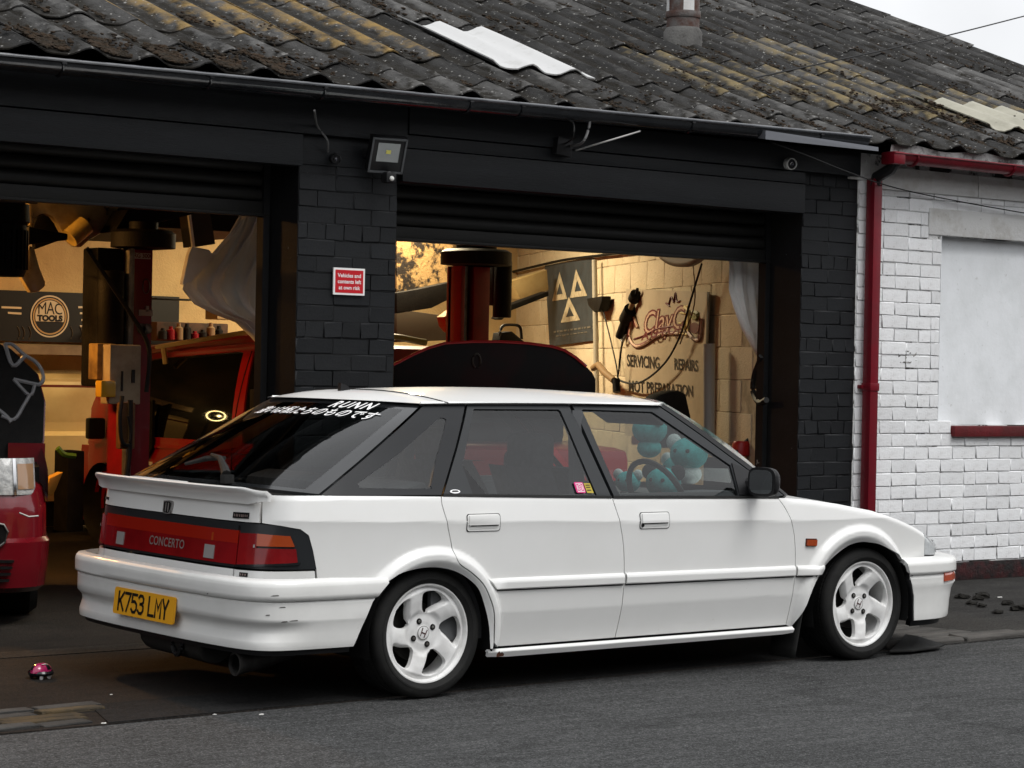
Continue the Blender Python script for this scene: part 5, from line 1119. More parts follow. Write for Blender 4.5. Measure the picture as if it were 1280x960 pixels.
R3 = SM.to_3x3()
for i in range(14):
    for j in range(18):
        x = (j+.5*(i % 2))*.443; z = .108+i*.218
        if x > 7.4 or z > 2.75+.30*x-.1 or x < .33: continue
        o = link('block', random.choice(bmv), so); P = SM @ Vector((x, z, 0)); o.location = P; o.rotation_euler = (0, 0, math.atan2(SD.y, SD.x))
def swp(x, z, d=.0): return SM @ Vector((x, z, .028+d))
t_ = PLAST.node_tree; pb_ = t_.nodes['Principled BSDF']; tl_ = nd(t_, 'ShaderNodeBsdfTranslucent'); tl_.inputs[0].default_value = (.80, .79, .77, 1); ms_ = nd(t_, 'ShaderNodeMixShader'); ms_.inputs[0].default_value = .22
t_.links.new(pb_.outputs[0], ms_.inputs[1]); t_.links.new(tl_.outputs[0], ms_.inputs[2]); t_.links.new(ms_.outputs[0], t_.nodes['Material Output'].inputs[0])
# lamps that are lit: three tubes under the roof and a work lamp
TUBE = mat('lit_tube', (1, .62, .24), emit=9)
def tube_light(x, y, z, rz, power, label, ln=1.4):
    t = empty('tube_light', (x, y, z), rz, label, 'light', 'tube lights in the garage')
    k = MB(); k.bb(-ln/2-.05, ln/2+.05, -.05, .05, .03, .08); k.build('fitting', M['white_plastic'], t)
    k = MB(); k.tube([(-ln/2, 0, 0), (ln/2, 0, 0)], .016, 8); k.build('tube', TUBE, t)
    ld = bpy.data.lights.new('tube_glow', 'AREA'); ld.shape = 'RECTANGLE'; ld.size = ln; ld.size_y = .08; ld.energy = power; ld.color = (1, .46, .11) if x < 4 else (1, .83, .54)
    l = bpy.data.objects.new('tube_glow', ld); C.objects.link(l); l.location = (0, 0, -.03); l.parent = t; return t
tube_light(1.6, 7.2, 2.75, .0, 40, 'lit tube light over the left bay by the tools banner')
tube_light(-.4, 5.0, 2.60, 1.3, 170, 'lit tube light over the red van in the left bay')
tube_light(4.9, 6.4, 2.95, 1.15, 150, 'lit tube light over the right bay facing the sign wall')
wl = empty('work_lamp', (1.14, 8.2, 1.40), 0, 'lit yellow work lamp reflected in the red van window', 'light')
k = MB(); k.lathe([(.02, .06), (.10, .0), (.105, -.01)], 20, frame((0, 0, 0), (1, 0, 0), (0, 0, 1))); k.build('lamp_shade', GRIME, wl)
k = MB(); k.lathe([(0, .0), (.095, 0)], 20, frame((0, -.01, 0), (1, 0, 0), (0, 0, 1))); k.build('lamp_face', mat('lit_lamp_face', (1, .72, .28), emit=42), wl)
k = MB(); k.tube([(0, .05, 0), (0, .10, -1.40)], .015, 8); k.build('lamp_stand', GRIME, wl)

# ---- red van nose-in on the left
VX = 2.6
VK = (VX+5.42)/7.32
vy = lambda y: -8.38+(y+8.38)*VK
van = empty('red_van', (VX+.85, vy(4.4), 0), 0, 'red boxy van parked nose-in beside the lift in the left bay', 'van')
def vp(name, k, m, par=None, **kw):
    o = k.build(name, m, par or van, **kw)
    if par is None: o.location = (-(VX+.85), -vy(4.4), 0)
    return o
def vyz(P): return [(vy(y), 1.357+(z-1.357)*(VK if z > .3 else 1)) for y, z in P]
body_out = vyz([(3.42, .30), (3.42, 1.49), (3.6, 1.512), (4.2, 1.505), (4.8, 1.475), (5.2, 1.44), (5.72, 1.385), (5.80, 1.35), (6.02, 1.02), (6.10, .95), (6.24, .75), (6.27, .50), (6.26, .26), (6.22, .22)])
belt = .77
def vpoint(y, z):
    t = max(0, z-belt); return VX+.20*t*t*1.2+.06*t+(.03*max(0, .45-z)) + .25*sstep(vy(5.9), vy(6.3), y)**2
def vside(name, poly, m, par=None, off=0, holes=()):
    fn = lambda s, z: np.array([vpoint(s, z), s, z])
    b = panel(name, lambda s, z: fn(-s, z), [(-y, z) for y, z in poly], m, par or van, step=.12, zstep=.09, thick=.03, gap=0, off=off, holes=[[(-y, z) for y, z in h] for h in holes])
    if par is None: b.location = (-(VX+.85), -vy(4.4), 0)
    return b
w1 = vyz([(4.06, .855), (5.30, .850), (5.62, 1.05), (5.56, 1.335), (5.2, 1.375), (4.20, 1.425), (4.14, 1.42)])
w2 = vyz([(3.50, .86), (3.92, .85), (4.02, 1.43), (3.52, 1.455)])
arch = [(vy(5.62)+.35*math.cos(q), .16+.36*math.sin(q)) for q in np.linspace(-.1, math.pi+.1, 14)][::-1]
vb = vside('side_panel', [body_out[0][:1]+(.22,)]+body_out[1:-1]+[(body_out[-1][0], .22)]+[(y, z) for y, z in arch[::-1] if z > .2], VRED, holes=[w1, w2])
vside('window', w1, DGL, off=-.012); vside('window', w2, DGL, off=-.012)
k = MB(); k.prism([(VX+.06, y, min(z, .70)) for y, z in (body_out[0], (body_out[0][0], .70), (vy(6.2), .70), body_out[-2], body_out[-1])], (1.52, 0, 0)); vp('lower_body', k, VRED, ang=30)
k = MB(); k.prism([(VX+.27, y, z-.03) for y, z in body_out if z > .6]+[(VX+.27, body_out[0][0], .69)], (1.2, 0, 0)); vp('upper_body', k, VRED, ang=30)
for y0, y1, z0, z1 in ((4.035, 4.045, .25, 1.43), (3.6, 5.5, .575, .582), (5.33, 5.34, .25, .84)):
    vside('door_seam', vyz([(y0, z0), (y1, z0), (y1, z1), (y0, z1)]), DARK, off=.003)
vside('waist_crease', vyz([(3.5, .79), (5.9, .775), (5.9, .79), (3.5, .805)]), VRED, off=.012)
k = MB(); k.tube([tuple(vside_pt) for vside_pt in ((vpoint(y, z)-.01, y, z) for y, z in body_out[2:8])], .035, 8); vp('roof_gutter', k, VRED)
k = MB(); k.lathe([(0, -.09), (.16, -.09), (.17, -.02), (.18, 0), (.27, 0), (.30, -.04), (.30, -.2)], 28, frame((VX+.10, vy(5.62), .29), (0, 1, 0), (0, 0, 1))); vp('wheel', k, M['rubber'])
k = MB(); k.bb(VX+.05, VX+1.55, vy(6.10), vy(6.34), .12, .40); vp('bumper', k, VRED, bevel=.03)
k = MB(); k.box((VX-.08, vy(5.75), .84), (.14, .07, .16)); vp('door_mirror', k, M['black_plastic'], bevel=.02)
k = MB(); a_, b_ = at(196, 434, 0, VX+.06), at(310, 415, 0, VX+.06); k.tube([a_, b_], .018, 6); k.tube([a_+Vector((0, -.1, 0)), a_+Vector((.02, -.1, -.12))], .02, 6); vp('roof_bar', k, YEL_)
k = MB(); p = at(184, 582, 0, VX-.004); k.bb(VX-.008, VX+.0, p.y-.075, p.y+.075, p.z-.03, p.z+.03); st_ = vp('door_sticker', k, M['sign_white'])
k = MB(); k.bb(VX-.0105, VX-.0082, p.y-.06, p.y+.06, p.z-.005, p.z+.005); k.build('sticker_print', M['black_plastic'], st_)
k = MB(); k.prism([at(a, b, 0, VX-.012) for a, b in ((181, 505), (194, 500), (193, 560), (186, 575), (178, 560))], (-.02, 0, 0)); vp('black_smudge', k, GRIME)

# ---- maroon car far left with its bonnet up
PV = Vector((-.27, 2.14, 0)); RW = Matrix.Translation(PV) @ Matrix.Rotation(math.radians(-24.3), 4, 'Z') @ Matrix.Translation(-Vector((-.18, 2.12, 0))); RI = RW.inverted()
rc = empty('maroon_car', PV, math.radians(-24.3), 'maroon car facing out of the left doorway with its bonnet raised', 'car')
def rp(name, k, m, par=None, **kw):
    o = k.build(name, m, par or rc, **kw)
    if par is None: o.location = -Vector((-.18, 2.12, 0))
    return o
CX = -1.05; HW = .87
def front(y0, ro=.22):
    """plan outline of the front, right corner rounded"""
    pts = []
    for q in np.linspace(0, math.pi/2, 8): pts.append((CX+HW-ro+ro*math.cos(q), y0+ro-ro*math.sin(q)))
    return pts
def skin(z0, z1, y0, m, name, inset_=0., ro=.22, bev=.02, zs_=None):
    k = MB(); P = front(y0, ro); P = [(CX+HW-inset_*0, 4.6)]+P; P = P+[(2*CX-x, y) for x, y in P[::-1]]
    k.prism([(x, y, z0) for x, y in P], (0, 0, z1-z0)); return rp(name, k, m, bevel=bev)
y0 = 2.10
def rat(px, py, d=0):
    """picture point on the turned front plane of the maroon car, in the car's own unturned frame"""
    n = RW.to_3x3() @ Vector((0, 1, 0)); o = RW @ Vector((0, y0+d, 0)); f = AX*((px-640)/CAM_F)+AU*((480-py)/CAM_F)+AF
    return RI @ (CAM_POS+f*((o-CAM_POS).dot(n)/f.dot(n)))
k = MB(); rowsz = [(.17, .07), (.20, .02), (.30, .0), (.43, -.012), (.45, .015), (.60, .02), (.70, .05), (.735, .10)]
P0 = [(0.0, 4.4)]+[(0, 3.0)]
def car_pt(u, v):
    z = np.interp(v*7, range(8), [a for a, b in rowsz]); ins = np.interp(v*7, range(8), [b for a, b in rowsz])
    q = u*3
    hw = HW-ins*.6; ro = .24
    if q < 1: x, y = hw, 3.2-(3.2-(y0+ro))*q
    elif q < 2: a = (q-1)*math.pi/2; x, y = hw-ro+ro*math.cos(a), y0+ro-ro*math.sin(a)
    else: x, y = (hw-ro)*(3-q), y0
    return (CX+x, y+ins-.06*(x < hw-.3)*(1-(x/(hw))**2)*.5, z)
for mir_ in (0, 1):
    k = MB(); k.grid(lambda u, v: ((2*CX-car_pt(u, v)[0]) if mir_ else car_pt(u, v)[0], car_pt(u, v)[1], car_pt(u, v)[2]), 36, 21); rp('bumper' , k, MRED, ang=40)
k = MB(); k.bb(CX-HW+.05, CX+HW-.05, y0+.25, 4.4, .3, .80); rp('engine_bay', k, GRIME)
arch_ = MB()
for sx_ in (1, -1):
    k = MB(); k.grid(lambda u, v: (CX+sx_*(HW-.005-.05*max(0, v-.6)), 2.30+u*2.1, .62+.28*v-.10*(1-u)*v*v*.4), 12, 6); rp('front_wing', k, MRED)
k = MB()
for sx_ in (1, -1): k.bb(CX+sx_*HW-.01 if sx_ < 0 else CX+HW-.20, CX-HW+.20 if sx_ < 0 else CX+HW-.005, 2.95, 4.4, .25, .9)
rp('side_sill', k, MRED)
# headlamp seen at the corner
hp = [rat(a, b, .02) for a, b in ((2, 578), (45, 574), (54, 590), (55, 614), (2, 619))]
k = MB()
xr = hp[1].x; xl = -1.2
lampz0, lampz1 = hp[4].z, hp[1].z
def lamp_pt(u, v):
    x = CX+HW-.055; ro = .20
    if u < .55: xx, yy = -.62+(x-ro+.62)*u/.55, y0+.028
    else: a = (u-.55)/.45*1.2; xx, yy = x-ro+ro*math.sin(a), y0+.028+ro-ro*math.cos(a)
    return (xx-.01*v, yy+.05*v*v, lampz0+(lampz1-lampz0)*v)
k.grid(lamp_pt, 20, 6)
HLM = mat('clear_headlamp', (.30, .30, .29), (.52, .52, .50), 26, .38, .62, .08, coat=1, bump=.5, bscale=28); hl = rp('headlamp', k, HLM)
k = MB(); k.grid(lambda u, v: tuple(Vector(lamp_pt(.70+.03*u, v))+Vector((0, -.006, 0))), 2, 6); k.build('lamp_divider', M['chrome'], hl).location = (1, -3.2, 0) if False else (0, 0, 0)
k = MB(); k.grid(lambda u, v: tuple(Vector(lamp_pt(.74+.22*u, .15+.7*v))+Vector((.002, -.004, 0))), 6, 4); k.build('indicator_lens', mat('dull_amber_lens', (.34, .20, .11), rough=.1, coat=1), hl)
# slots, grille ring, bumper vents
k = MB(); k.prism([rat(a, b, -.02) for a, b in ((-14, 650), (5, 655), (10, 664), (6, 678), (-2, 684), (-14, 684))], (0, .02, 0)); rp('grille', k, GRIME)
k = MB(); k.tube([rat(a, b, -.025) for a, b in ((-14, 652), (5, 656), (10, 665), (6, 678), (-2, 684), (-14, 685))], .006, 6); rp('grille_rim', k, M['steel'])
for i in range(4):
    k = MB(); a = 700+i*8; k.prism([rat(-14, a, -.02), rat(18-i*2, a+.5, -.02), rat(17-i*2, a+3.5, -.02), rat(-14, a+4, -.02)], (0, .02, 0)); rp('bumper_slot', k, GRIME)
k = MB(); k.tube([rat(24, 641, -.0), rat(36, 646, .0), rat(48, 645, .01)], .005, 6); rp('trim_strip', k, M['steel'])
k = MB(); k.lathe([(0, -.1), (.2, -.1), (.22, 0), (.27, .0), (.30, -.04), (.30, -.2)], 28, frame((CX+HW-.04, 2.82, .30), (0, 1, 0), (0, 0, 1))); rp('wheel', k, M['rubber'])
k = MB(); k.lathe([(0, -.2), (.30, -.2), (.30, .0), (0, .0)], 28, frame((CX-HW+.04, 2.82, .30), (0, 1, 0), (0, 0, 1))); rp('wheel', k, M['rubber'])
# raised bonnet: dark underside towards us, pale folded edge ribs
BN = Matrix.Translation((CX+.02, 3.0, .80)) @ Matrix.Rotation(math.radians(68), 4, 'X')   # local x across, local y up the bonnet
bo_ = [(-.80, 0), (.80, 0), (.835, .12), (.84, .34), (.80, .50), (.66, .64), (.45, .74), (.2, .79), (0, .80), (-.2, .79), (-.45, .74), (-.66, .64), (-.80, .50), (-.84, .34), (-.835, .12)]
k = MB(); k.prism([BN @ Vector((x, y, 0)) for x, y in bo_], BN.to_3x3() @ Vector((0, 0, .03))); bn = rp('bonnet', k, GRIME, ang=20)
k = MB(); k.prism([BN @ Vector((x*1.01, y*1.01, -.012)) for x, y in bo_], BN.to_3x3() @ Vector((0, 0, .01))); k.build('bonnet_skin', MRED, bn)
RIBM = mat('grey_sealant_rib', (.26, .26, .27), rough=.5)
def rib(px, par=bn, r=.011, yy=3.2):
    P = []
    for a, b in px:
        BW = RW @ BN; n = BW.to_3x3() @ Vector((0, 0, 1)); o = BW @ Vector((0, 0, .036)); f = AX*((a-640)/CAM_F)+AU*((480-b)/CAM_F)+AF; t = (o-CAM_POS).dot(n)/f.dot(n); P.append(RI @ (CAM_POS+f*t))
    k = MB(); k.tube([Vector(tuple(q)) for q in catmull([tuple(p) for p in P], 4)], r, 6); o = k.build('bonnet_rib', RIBM, par); return o
rib([(6, 430), (16, 431), (30, 443), (44, 452), (52, 463), (54, 474), (50, 480), (44, 480), (17, 474)]); rib([(6, 430), (16, 457), (31, 445)], r=.012); rib([(17, 474), (37, 494), (44, 480)], r=.010); rib([(37, 494), (30, 506), (18, 524), (2, 520)], r=.010); rib([(-2, 512), (8, 520), (14, 528)])
# ---- lift posts
def lift(px0, px1, y, top, label, motor=True):
    a, b = at(px0, 330, 1, y), at(px1, 330, 1, y); t = empty('lift_post', ((a.x+b.x)/2, y, 0), 0, label, 'vehicle lift', 'two-post vehicle lifts'); hw = (b.x-a.x)/2; H = top
    k = MB()
    if motor: k.bb(-hw, hw, 0, .16, 0, H); k.bb(-hw-.05, -hw+.012, .0, .20, 0, H)
    else: k.bb(-hw, -hw*.72, 0, .16, 0, H); k.bb(-hw*.12, hw, 0, .16, 0, H); k.bb(-hw, hw, .12, .18, 0, H)
    k.build('post', LRED, t, bevel=.006)
    xs_ = -hw-.035 if motor else -hw*.45
    k = MB(); k.tube([(xs_, -.03 if motor else .06, .25), (xs_, -.03 if motor else .06, H)], .028, 10); k.build('screw', M['steel'], t)
    if not motor: k = MB(); k.bb(-hw*.72, -hw*.12, .10, .119, 0, H); k.build('post_slot', GRIME, t)
    k = MB(); k.lathe([(0, H+.12), (hw+.10, H+.12), (hw+.13, H+.10), (hw+.13, H+.01), (hw+.02, H)], 28); k.lathe([(hw+.02, H+.12), (hw+.02, H+.17), (0, H+.17)], 24); k.build('post_head', GRIME, t, ang=40)
    if not motor: return t
    k = MB(); k.bb(-hw-.24, -hw-.06, .0, .20, H-.85, H-.0); k.tube([(-hw-.16, -.02, H-.62), (-hw-.16, -.02, H-.14)], .085, 14); k.build('motor', GRIME, t, bevel=.015); return t
l1 = lift(166, 191, 4.2, at(178, 312, 1, 4.2).z, 'red lift post with stickers and cables standing by the red van')
hw1 = .07
for px, py, w2_, h2, m_ in ((178, 320, 20, 6, M['steel']), (182, 391, 17, 7, M['steel']), (184, 386, 4, 3, M['steel'])):
    p = at(px, py, 1, 4.195); q = at(px+w2_/2, py, 1, 4.195); r_ = q.x-p.x; k = MB(); k.bb(p.x-r_-l1.location.x, p.x+r_-l1.location.x, -.008, -.004, p.z-.018, p.z+.018); k.build('post_label', mat('faded_label', (.42, .36, .33), rough=.6), l1)
p = at(179, 320, 1, 4.19); lettering('lettering', 'RG 3000', frame((p.x-l1.location.x, -.010, p.z), (1, 0, 0), (0, 0, 1)), mat('dull_red_print', (.14, .01, .012), rough=.5), l1, .036, bold=.001)
p = at(181, 411, 1, 4.19)
for dx in (-.018, .018): k = MB(); k.lathe([(0, 0), (.028, 0), (.034, .004), (.034, 0)], 14, frame((p.x+dx-l1.location.x, -.004, p.z), (1, 0, 0), (0, 0, 1))); k.build('round_sticker', M['steel'], l1)
p = at(183, 358, 1, 4.19); k = MB(); k.tube([(p.x-l1.location.x+.024*math.cos(q), -.008, p.z+.045*math.sin(q)) for q in np.linspace(0, 6.28, 16)], .003, 4, cap=False); k.build('ring_sticker', M['steel'], l1)
l2 = lift(577, 613, 5.0, at(595, 333, 1, 5.0).z, 'red lift post with bare steel screw behind the raised black lid', False)
def motor_thing(loc, label, r=.16, h=.36):
    t = empty('lift_motor', loc, 0, label, 'motor'); k = MB(); k.lathe([(0, h/2+.1), (r*1.1, h/2+.1), (r*1.15, h/2), (r, h/2-.02), (r, -h/2), (r*.9, -h/2-.03), (0, -h/2-.03)], 20); k.build('motor_body', GRIME, t, ang=40)
    for q in range(9): k = MB(); a = -2.6+q*.24; k.box((r*1.03*math.cos(a), r*1.03*math.sin(a), -.02), (.02, .012, h*.8), rz=a); k.build('cooling_fin', GRIME, t)
    k = MB(); k.bb(-r*1.1, r*1.1, -r*1.2, -r*1.0, h/2+.10, h/2+.28); k.build('terminal_box', mat('brown_grey_box', (.05, .038, .028), rough=.5), t, bevel=.01); return t
p = at(6, 308, 1, 3.6); motor_thing((p.x, 3.6, p.z), 'black finned lift motor at the top left above the maroon car', .12, .28)
p = at(138, 348, 1, 4.25); 
# control boxes and cables on the left lift
def small_box(name, px, py, y, sz, m, label, cat):
    p = at(px, py, 1, y); k = MB(); k.box((0, 0, 0), sz); o = k.build(name, m, None, bevel=.01); o.location = p; return tag(o, label, cat)
CBX = mat('beige_control_box', (.36, .31, .22), (.26, .21, .14), 8, rough=.5)
cb = small_box('control_box', 151, 468, 4.05, (.21, .12, .36), CBX, 'beige electrical control box fixed to the left red lift post', 'control box')
k = MB(); k.bb(-.03, -.02, -.07, -.061, -.10, .02); k.bb(.04, .06, -.07, -.061, -.05, .03); k.build('switch', M['black_plastic'], cb)
small_box('control_box', 128, 452, 4.15, (.13, .12, .22), mat('grimy_amber_box', (.30, .20, .07), (.14, .09, .04), 9, rough=.4), 'small grimy amber box left of the beige control box', 'control box')
small_box('hazard_lamp', 132, 486, 4.0, (.10, .08, .10), mat('yellow_lamp_cover', (.55, .33, .03), rough=.25, coat=.6), 'yellow lamp cover hanging under the small amber box', 'lamp')
small_box('hand_switch', 157, 532, 3.9, (.10, .06, .28), mat('brown_wood_block', (.16, .075, .03), (.10, .05, .02), 12, rough=.6), 'brown hand controller hanging in front of the red van', 'controller')
cable([(153, 495, 3.85), (150, 520, 3.84), (152, 550, 3.84), (160, 556, 3.84), (163, 540, 3.84), (160, 520, 3.84)], .012, BLC, 'black cable looped below the beige control box')
cable([(108, 310, 4.0), (135, 350, 4.0), (165, 395, 3.98), (183, 425, 3.97), (187, 450, 3.97), (183, 490, 3.97)], .014, BLC, 'black hose slanting down across the left red lift post')
cable([(163, 500, 3.85), (162, 560, 3.85), (158, 600, 3.85), (157, 640, 3.85)], .016, BLC, 'thick black hose hanging from the control box to the floor')
cable([(128, 366, 4.6), (133, 390, 4.6), (143, 415, 4.6), (150, 425, 4.6)], .010, BLC, 'thin black cable hanging beside the tools banner')
# ---- banner on the back wall
by = 8.47; tl, br = at(18, 363, 1, by), at(163, 430, 1, by); bc = ((tl.x+br.x)/2, (tl.z+br.z)/2)
ban = empty('wall_banner', (bc[0], by, bc[1]), 0, 'black workshop banner with a round cream tools logo on the back wall', 'banner')
bw, bh = (br.x-tl.x)+.9, (tl.z-br.z)
BBK = mat('banner_black', (.008, .007, .007), rough=.5); BCR = mat('banner_cream', (.60, .50, .36), rough=.5)
k = MB(); k.bb(-bw/2-.2, bw/2, 0, .012, -bh/2, bh/2); k.build('banner_sheet', BBK, ban)
def bpx(px, py): p = at(px, py, 1, by-.006); return (p.x-bc[0], p.z-bc[1])
c0 = bpx(62.5, 395.5); Rb = abs(bpx(87, 395)[0]-bpx(38, 395)[0])/2*1.0; Rz = abs(bpx(62, 370)[1]-bpx(62, 422)[1])/2; Rb = (Rb+Rz)/2
def disc(r0, r1, yy, m, nm, a0=0, a1=6.2832):
    k = MB(); k.grid(lambda u, v: (c0[0]+(r0+(r1-r0)*v)*math.cos(a0+(a1-a0)*u), yy, c0[1]+(r0+(r1-r0)*v)*math.sin(a0+(a1-a0)*u)), 40, 1); return k.build(nm, m, ban, ang=0)
disc(Rb*.93, Rb, -.004, BCR, 'logo_ring'); disc(Rb*.80, Rb*.87, -.004, mat('banner_tan', (.45, .28, .12), rough=.5), 'logo_ring')
k = MB(); P = [(c0[0]+Rb*.76*math.cos(q), -.005, c0[1]+Rb*.76*math.sin(q)) for q in np.linspace(-.33, math.pi+.33, 30)]; k.add(P, [tuple(range(30))]); k.build('logo_disc', BCR, ban, ang=0)
vs, fc = text_geo('MAC', Rb*.62, bold=0, space=.92); hh = max(v.y for v in vs); ll = min(v.y for v in vs); wd = max(abs(v.x) for v in vs)
me = bpy.data.meshes.new('lettering'); me.from_pydata([(c0[0]+v.x*.95*Rb/wd*.66, -.007, c0[1]+Rb*.10+(v.y-ll)/(hh-ll)*Rb*(.47+.12*(1-(v.x/wd)**2))) for v in vs], [], fc); me.materials.append(BBK); link('lettering', me, ban)
lettering('lettering', 'TOOLS', frame((c0[0], -.007, c0[1]-.10*Rb), (1, 0, 0), (0, 0, 1)), BBK, ban, Rb*.36, sx=1.12, bold=Rb*.025)
for ys, x0_, x1_ in ((384, 98, 140), (391.5, 100, 131), (400, 102, 124), (407.5, 100, 112), (384, 2, 27), (391, 10, 27)):
    a, b = bpx(x0_, ys), bpx(x1_, ys+1); k = MB(); k.add([(a[0], -.004, a[1]+.008), (b[0], -.004, b[1]+.008), (b[0], -.004, b[1]-.008), (a[0], -.004, a[1]-.008)], [(0, 1, 2, 3)]); k.build('logo_stripe', BCR, ban, ang=0)
for q in (((131, 392), (128, 397), (120, 400)), ((112, 400), (110, 405), (103, 408))):
    k = MB(); k.tube([(bpx(*a)[0], -.004, bpx(*a)[1]) for a in q], .008, 4); k.build('logo_stripe', BCR, ban)
for x in (22, 28, 36, 88, 100, 122, 134, 144):
    k = MB(); k.tube([(bpx(x+3*math.sin(t*3), 408+16*t)[0], -.004, bpx(x, 408+16*t)[1]) for t in np.linspace(0, 1, 8)], .0035, 4); k.build('smoke_line', mat('banner_dim', (.10, .085, .07), rough=.6), ban)
k = MB(); a, b = at(0, 433, 1, 8.35), at(172, 441, 1, 8.35); k.bb(a.x-1, b.x+1.2, 8.30, 8.46, b.z-.03, a.z+.02); sh_ = k.build('wall_shelf', mat('brown_shelf_board', (.22, .16, .10), (.16, .11, .07), 6, rough=.6)); tag(sh_, 'long brown shelf board on the back wall under the banner', 'shelf')
# cream van across the back
cv = empty('cream_van', (1.9, 7.6, 0), 0, 'cream van under yellow light behind the maroon car', 'van')
a = at(130, 478, 1, 7.0)
k = MB(); k.grid(lambda u, v: (1.55+1.75*u-1.9, [8.05, 7.98, 7.86, 7.84, 7.82, 7.86, 7.84, 7.80, 7.81, 7.84][int(round(v*9))]-7.6, [1.24, 1.225, 1.20, 1.16, 1.05, .80, .785, .76, .45, .25][int(round(v*9))]), 8, 9); k.build('side_panel', YEL_, cv, ang=25)
k = MB(); k.bb(-.35, 1.38, .25, .65, .25, 1.20); k.build('body_shell', YEL_, cv)
k = MB(); k.bb(-.35, 1.4, .235, .25, 1.135, 1.155); k.build('roof_stripe', mat('brown_stripe', (.14, .03, .015), rough=.5), cv)
k = MB(); k.bb(-.35, 1.4, .18, .25, .36, .43); k.build('rubbing_strip', M['black_plastic'], cv)
k = MB(); k.bb(-.35, 1.38, .3, .6, .05, .25); k.build('floor_pan', GRIME, cv)
# yellow bracket and odds between the cars
p = at(66, 605, 1, 4.6); k = MB(); k.prism([at(56, 618, 1, 4.6), at(62, 598, 1, 4.6), at(79, 590, 1, 4.6), at(70, 612, 1, 4.6), at(66, 620, 1, 4.6)], (0, .08, 0)); tag(k.build('yellow_bracket', mat('yellow_paint', (.52, .30, .05), rough=.4), bevel=.006), 'tilted yellow metal bracket between the maroon car and red van', 'bracket')
p = at(85, 600, 1, 5.6); k = MB(); k.bb(p.x-.055, p.x+.07, 5.5, 5.7, .2, p.z+.2); tag(k.build('black_cabinet', GRIME, bevel=.01), 'black cabinet standing in the gap left of the red van', 'cabinet')
cable([(72, 560, 5.4), (80, 568, 5.4), (94, 570, 5.4)], .02, mat('green_hose', (.10, .22, .03), rough=.5), 'short green hose lying over the black cabinet', cat='hose', name='hose')
# ---- car body up on the left lift
lc = empty('lifted_car', (.6, 5.0, 2.1), 0, 'dirty cream car shell raised on the lift under the left shutter', 'car')
Y_ = 4.6
def lift_poly(px, y, m, name, d=.5, par=lc, bev=.01):
    P = [at(a, b, 1, y) for a, b in px]; k = MB(); k.prism(P, (0, d, 0)); o = k.build(name, m, par, ang=30, bevel=bev); o.location = (-.6, -5.0, -2.1); return o
lift_poly([(36, 240), (150, 240), (146, 272), (140, 284), (126, 292), (112, 300), (102, 309), (94, 308), (84, 299), (79, 292), (73, 280), (66, 271), (58, 267), (50, 268), (44, 274), (41, 283), (37, 281)], Y_, GOLD, 'front_wing', .06)
lift_poly([(42, 283), (46, 272), (56, 268), (66, 272), (75, 285), (82, 298), (60, 306), (44, 312)], Y_+.25, GRIME, 'arch_liner', .05)
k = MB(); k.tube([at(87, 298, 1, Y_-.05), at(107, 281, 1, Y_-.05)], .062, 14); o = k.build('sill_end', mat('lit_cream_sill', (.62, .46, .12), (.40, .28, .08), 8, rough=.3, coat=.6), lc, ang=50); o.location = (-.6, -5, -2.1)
k = MB(); k.bb(-1.2, 3.0, 5.2, 7.2, 2.25, 3.0); o = k.build('underbody', GRIME, lc); o.location = (-.6, -5, -2.1)
lift_poly([(-10, 240), (37, 240), (37, 290), (10, 282), (-10, 284)], 4.9, GRIME, 'underframe', .3)
hp_ = [at(a, b, 1, 4.4) for a, b in ((36, 307), (43, 309), (50, 335), (57, 352), (57, 358), (48, 365), (38, 366), (30, 352), (22, 338), (33, 334))]
k = MB(); k.prism(hp_, (0, .05, 0)); tag(k.build('bumper_cover', GOLD, bevel=.012), 'cream bumper piece hanging below the lift motor over the banner', 'bumper')
# lift arms
k = MB(); k.prism([at(36, 283, 1, 4.3), at(85, 292, 1, 4.3), at(85, 300, 1, 4.3), at(36, 306, 1, 4.3)], (0, .12, 0)); k2 = k.build('swing_bar', GRIME, bevel=.01); tag(k2, 'black lift arm under the raised cream car', 'lift bar')
k = MB(); k.prism([at(143, 290, 1, 4.4), at(160, 262, 1, 4.4), at(300, 258, 1, 4.4), at(240, 268, 1, 4.4), at(150, 290, 1, 4.4)], (0, .2, 0)); tag(k.build('swing_bar', GRIME, bevel=.005), 'long black lift arm slanting under the left shutter', 'lift bar')
# hanging box section with pale edge
k = MB(); k.prism([at(237, 262, 1, 5.0), at(262, 262, 1, 5.0), at(269, 305, 1, 5.0), at(243, 309, 1, 5.0)], (0, .15, 0)); hb_ = k.build('hanging_duct', mat('brown_duct', (.045, .034, .022), rough=.5)); tag(hb_, 'dark brown duct hanging above the bunched plastic sheeting', 'duct')
k = MB(); k.prism([at(235, 262, 1, 4.98), at(238, 262, 1, 4.98), at(244, 309, 1, 4.98), at(241, 309, 1, 4.98)], (0, .02, 0)); k.build('pale_edge', M['sign_white'], hb_)
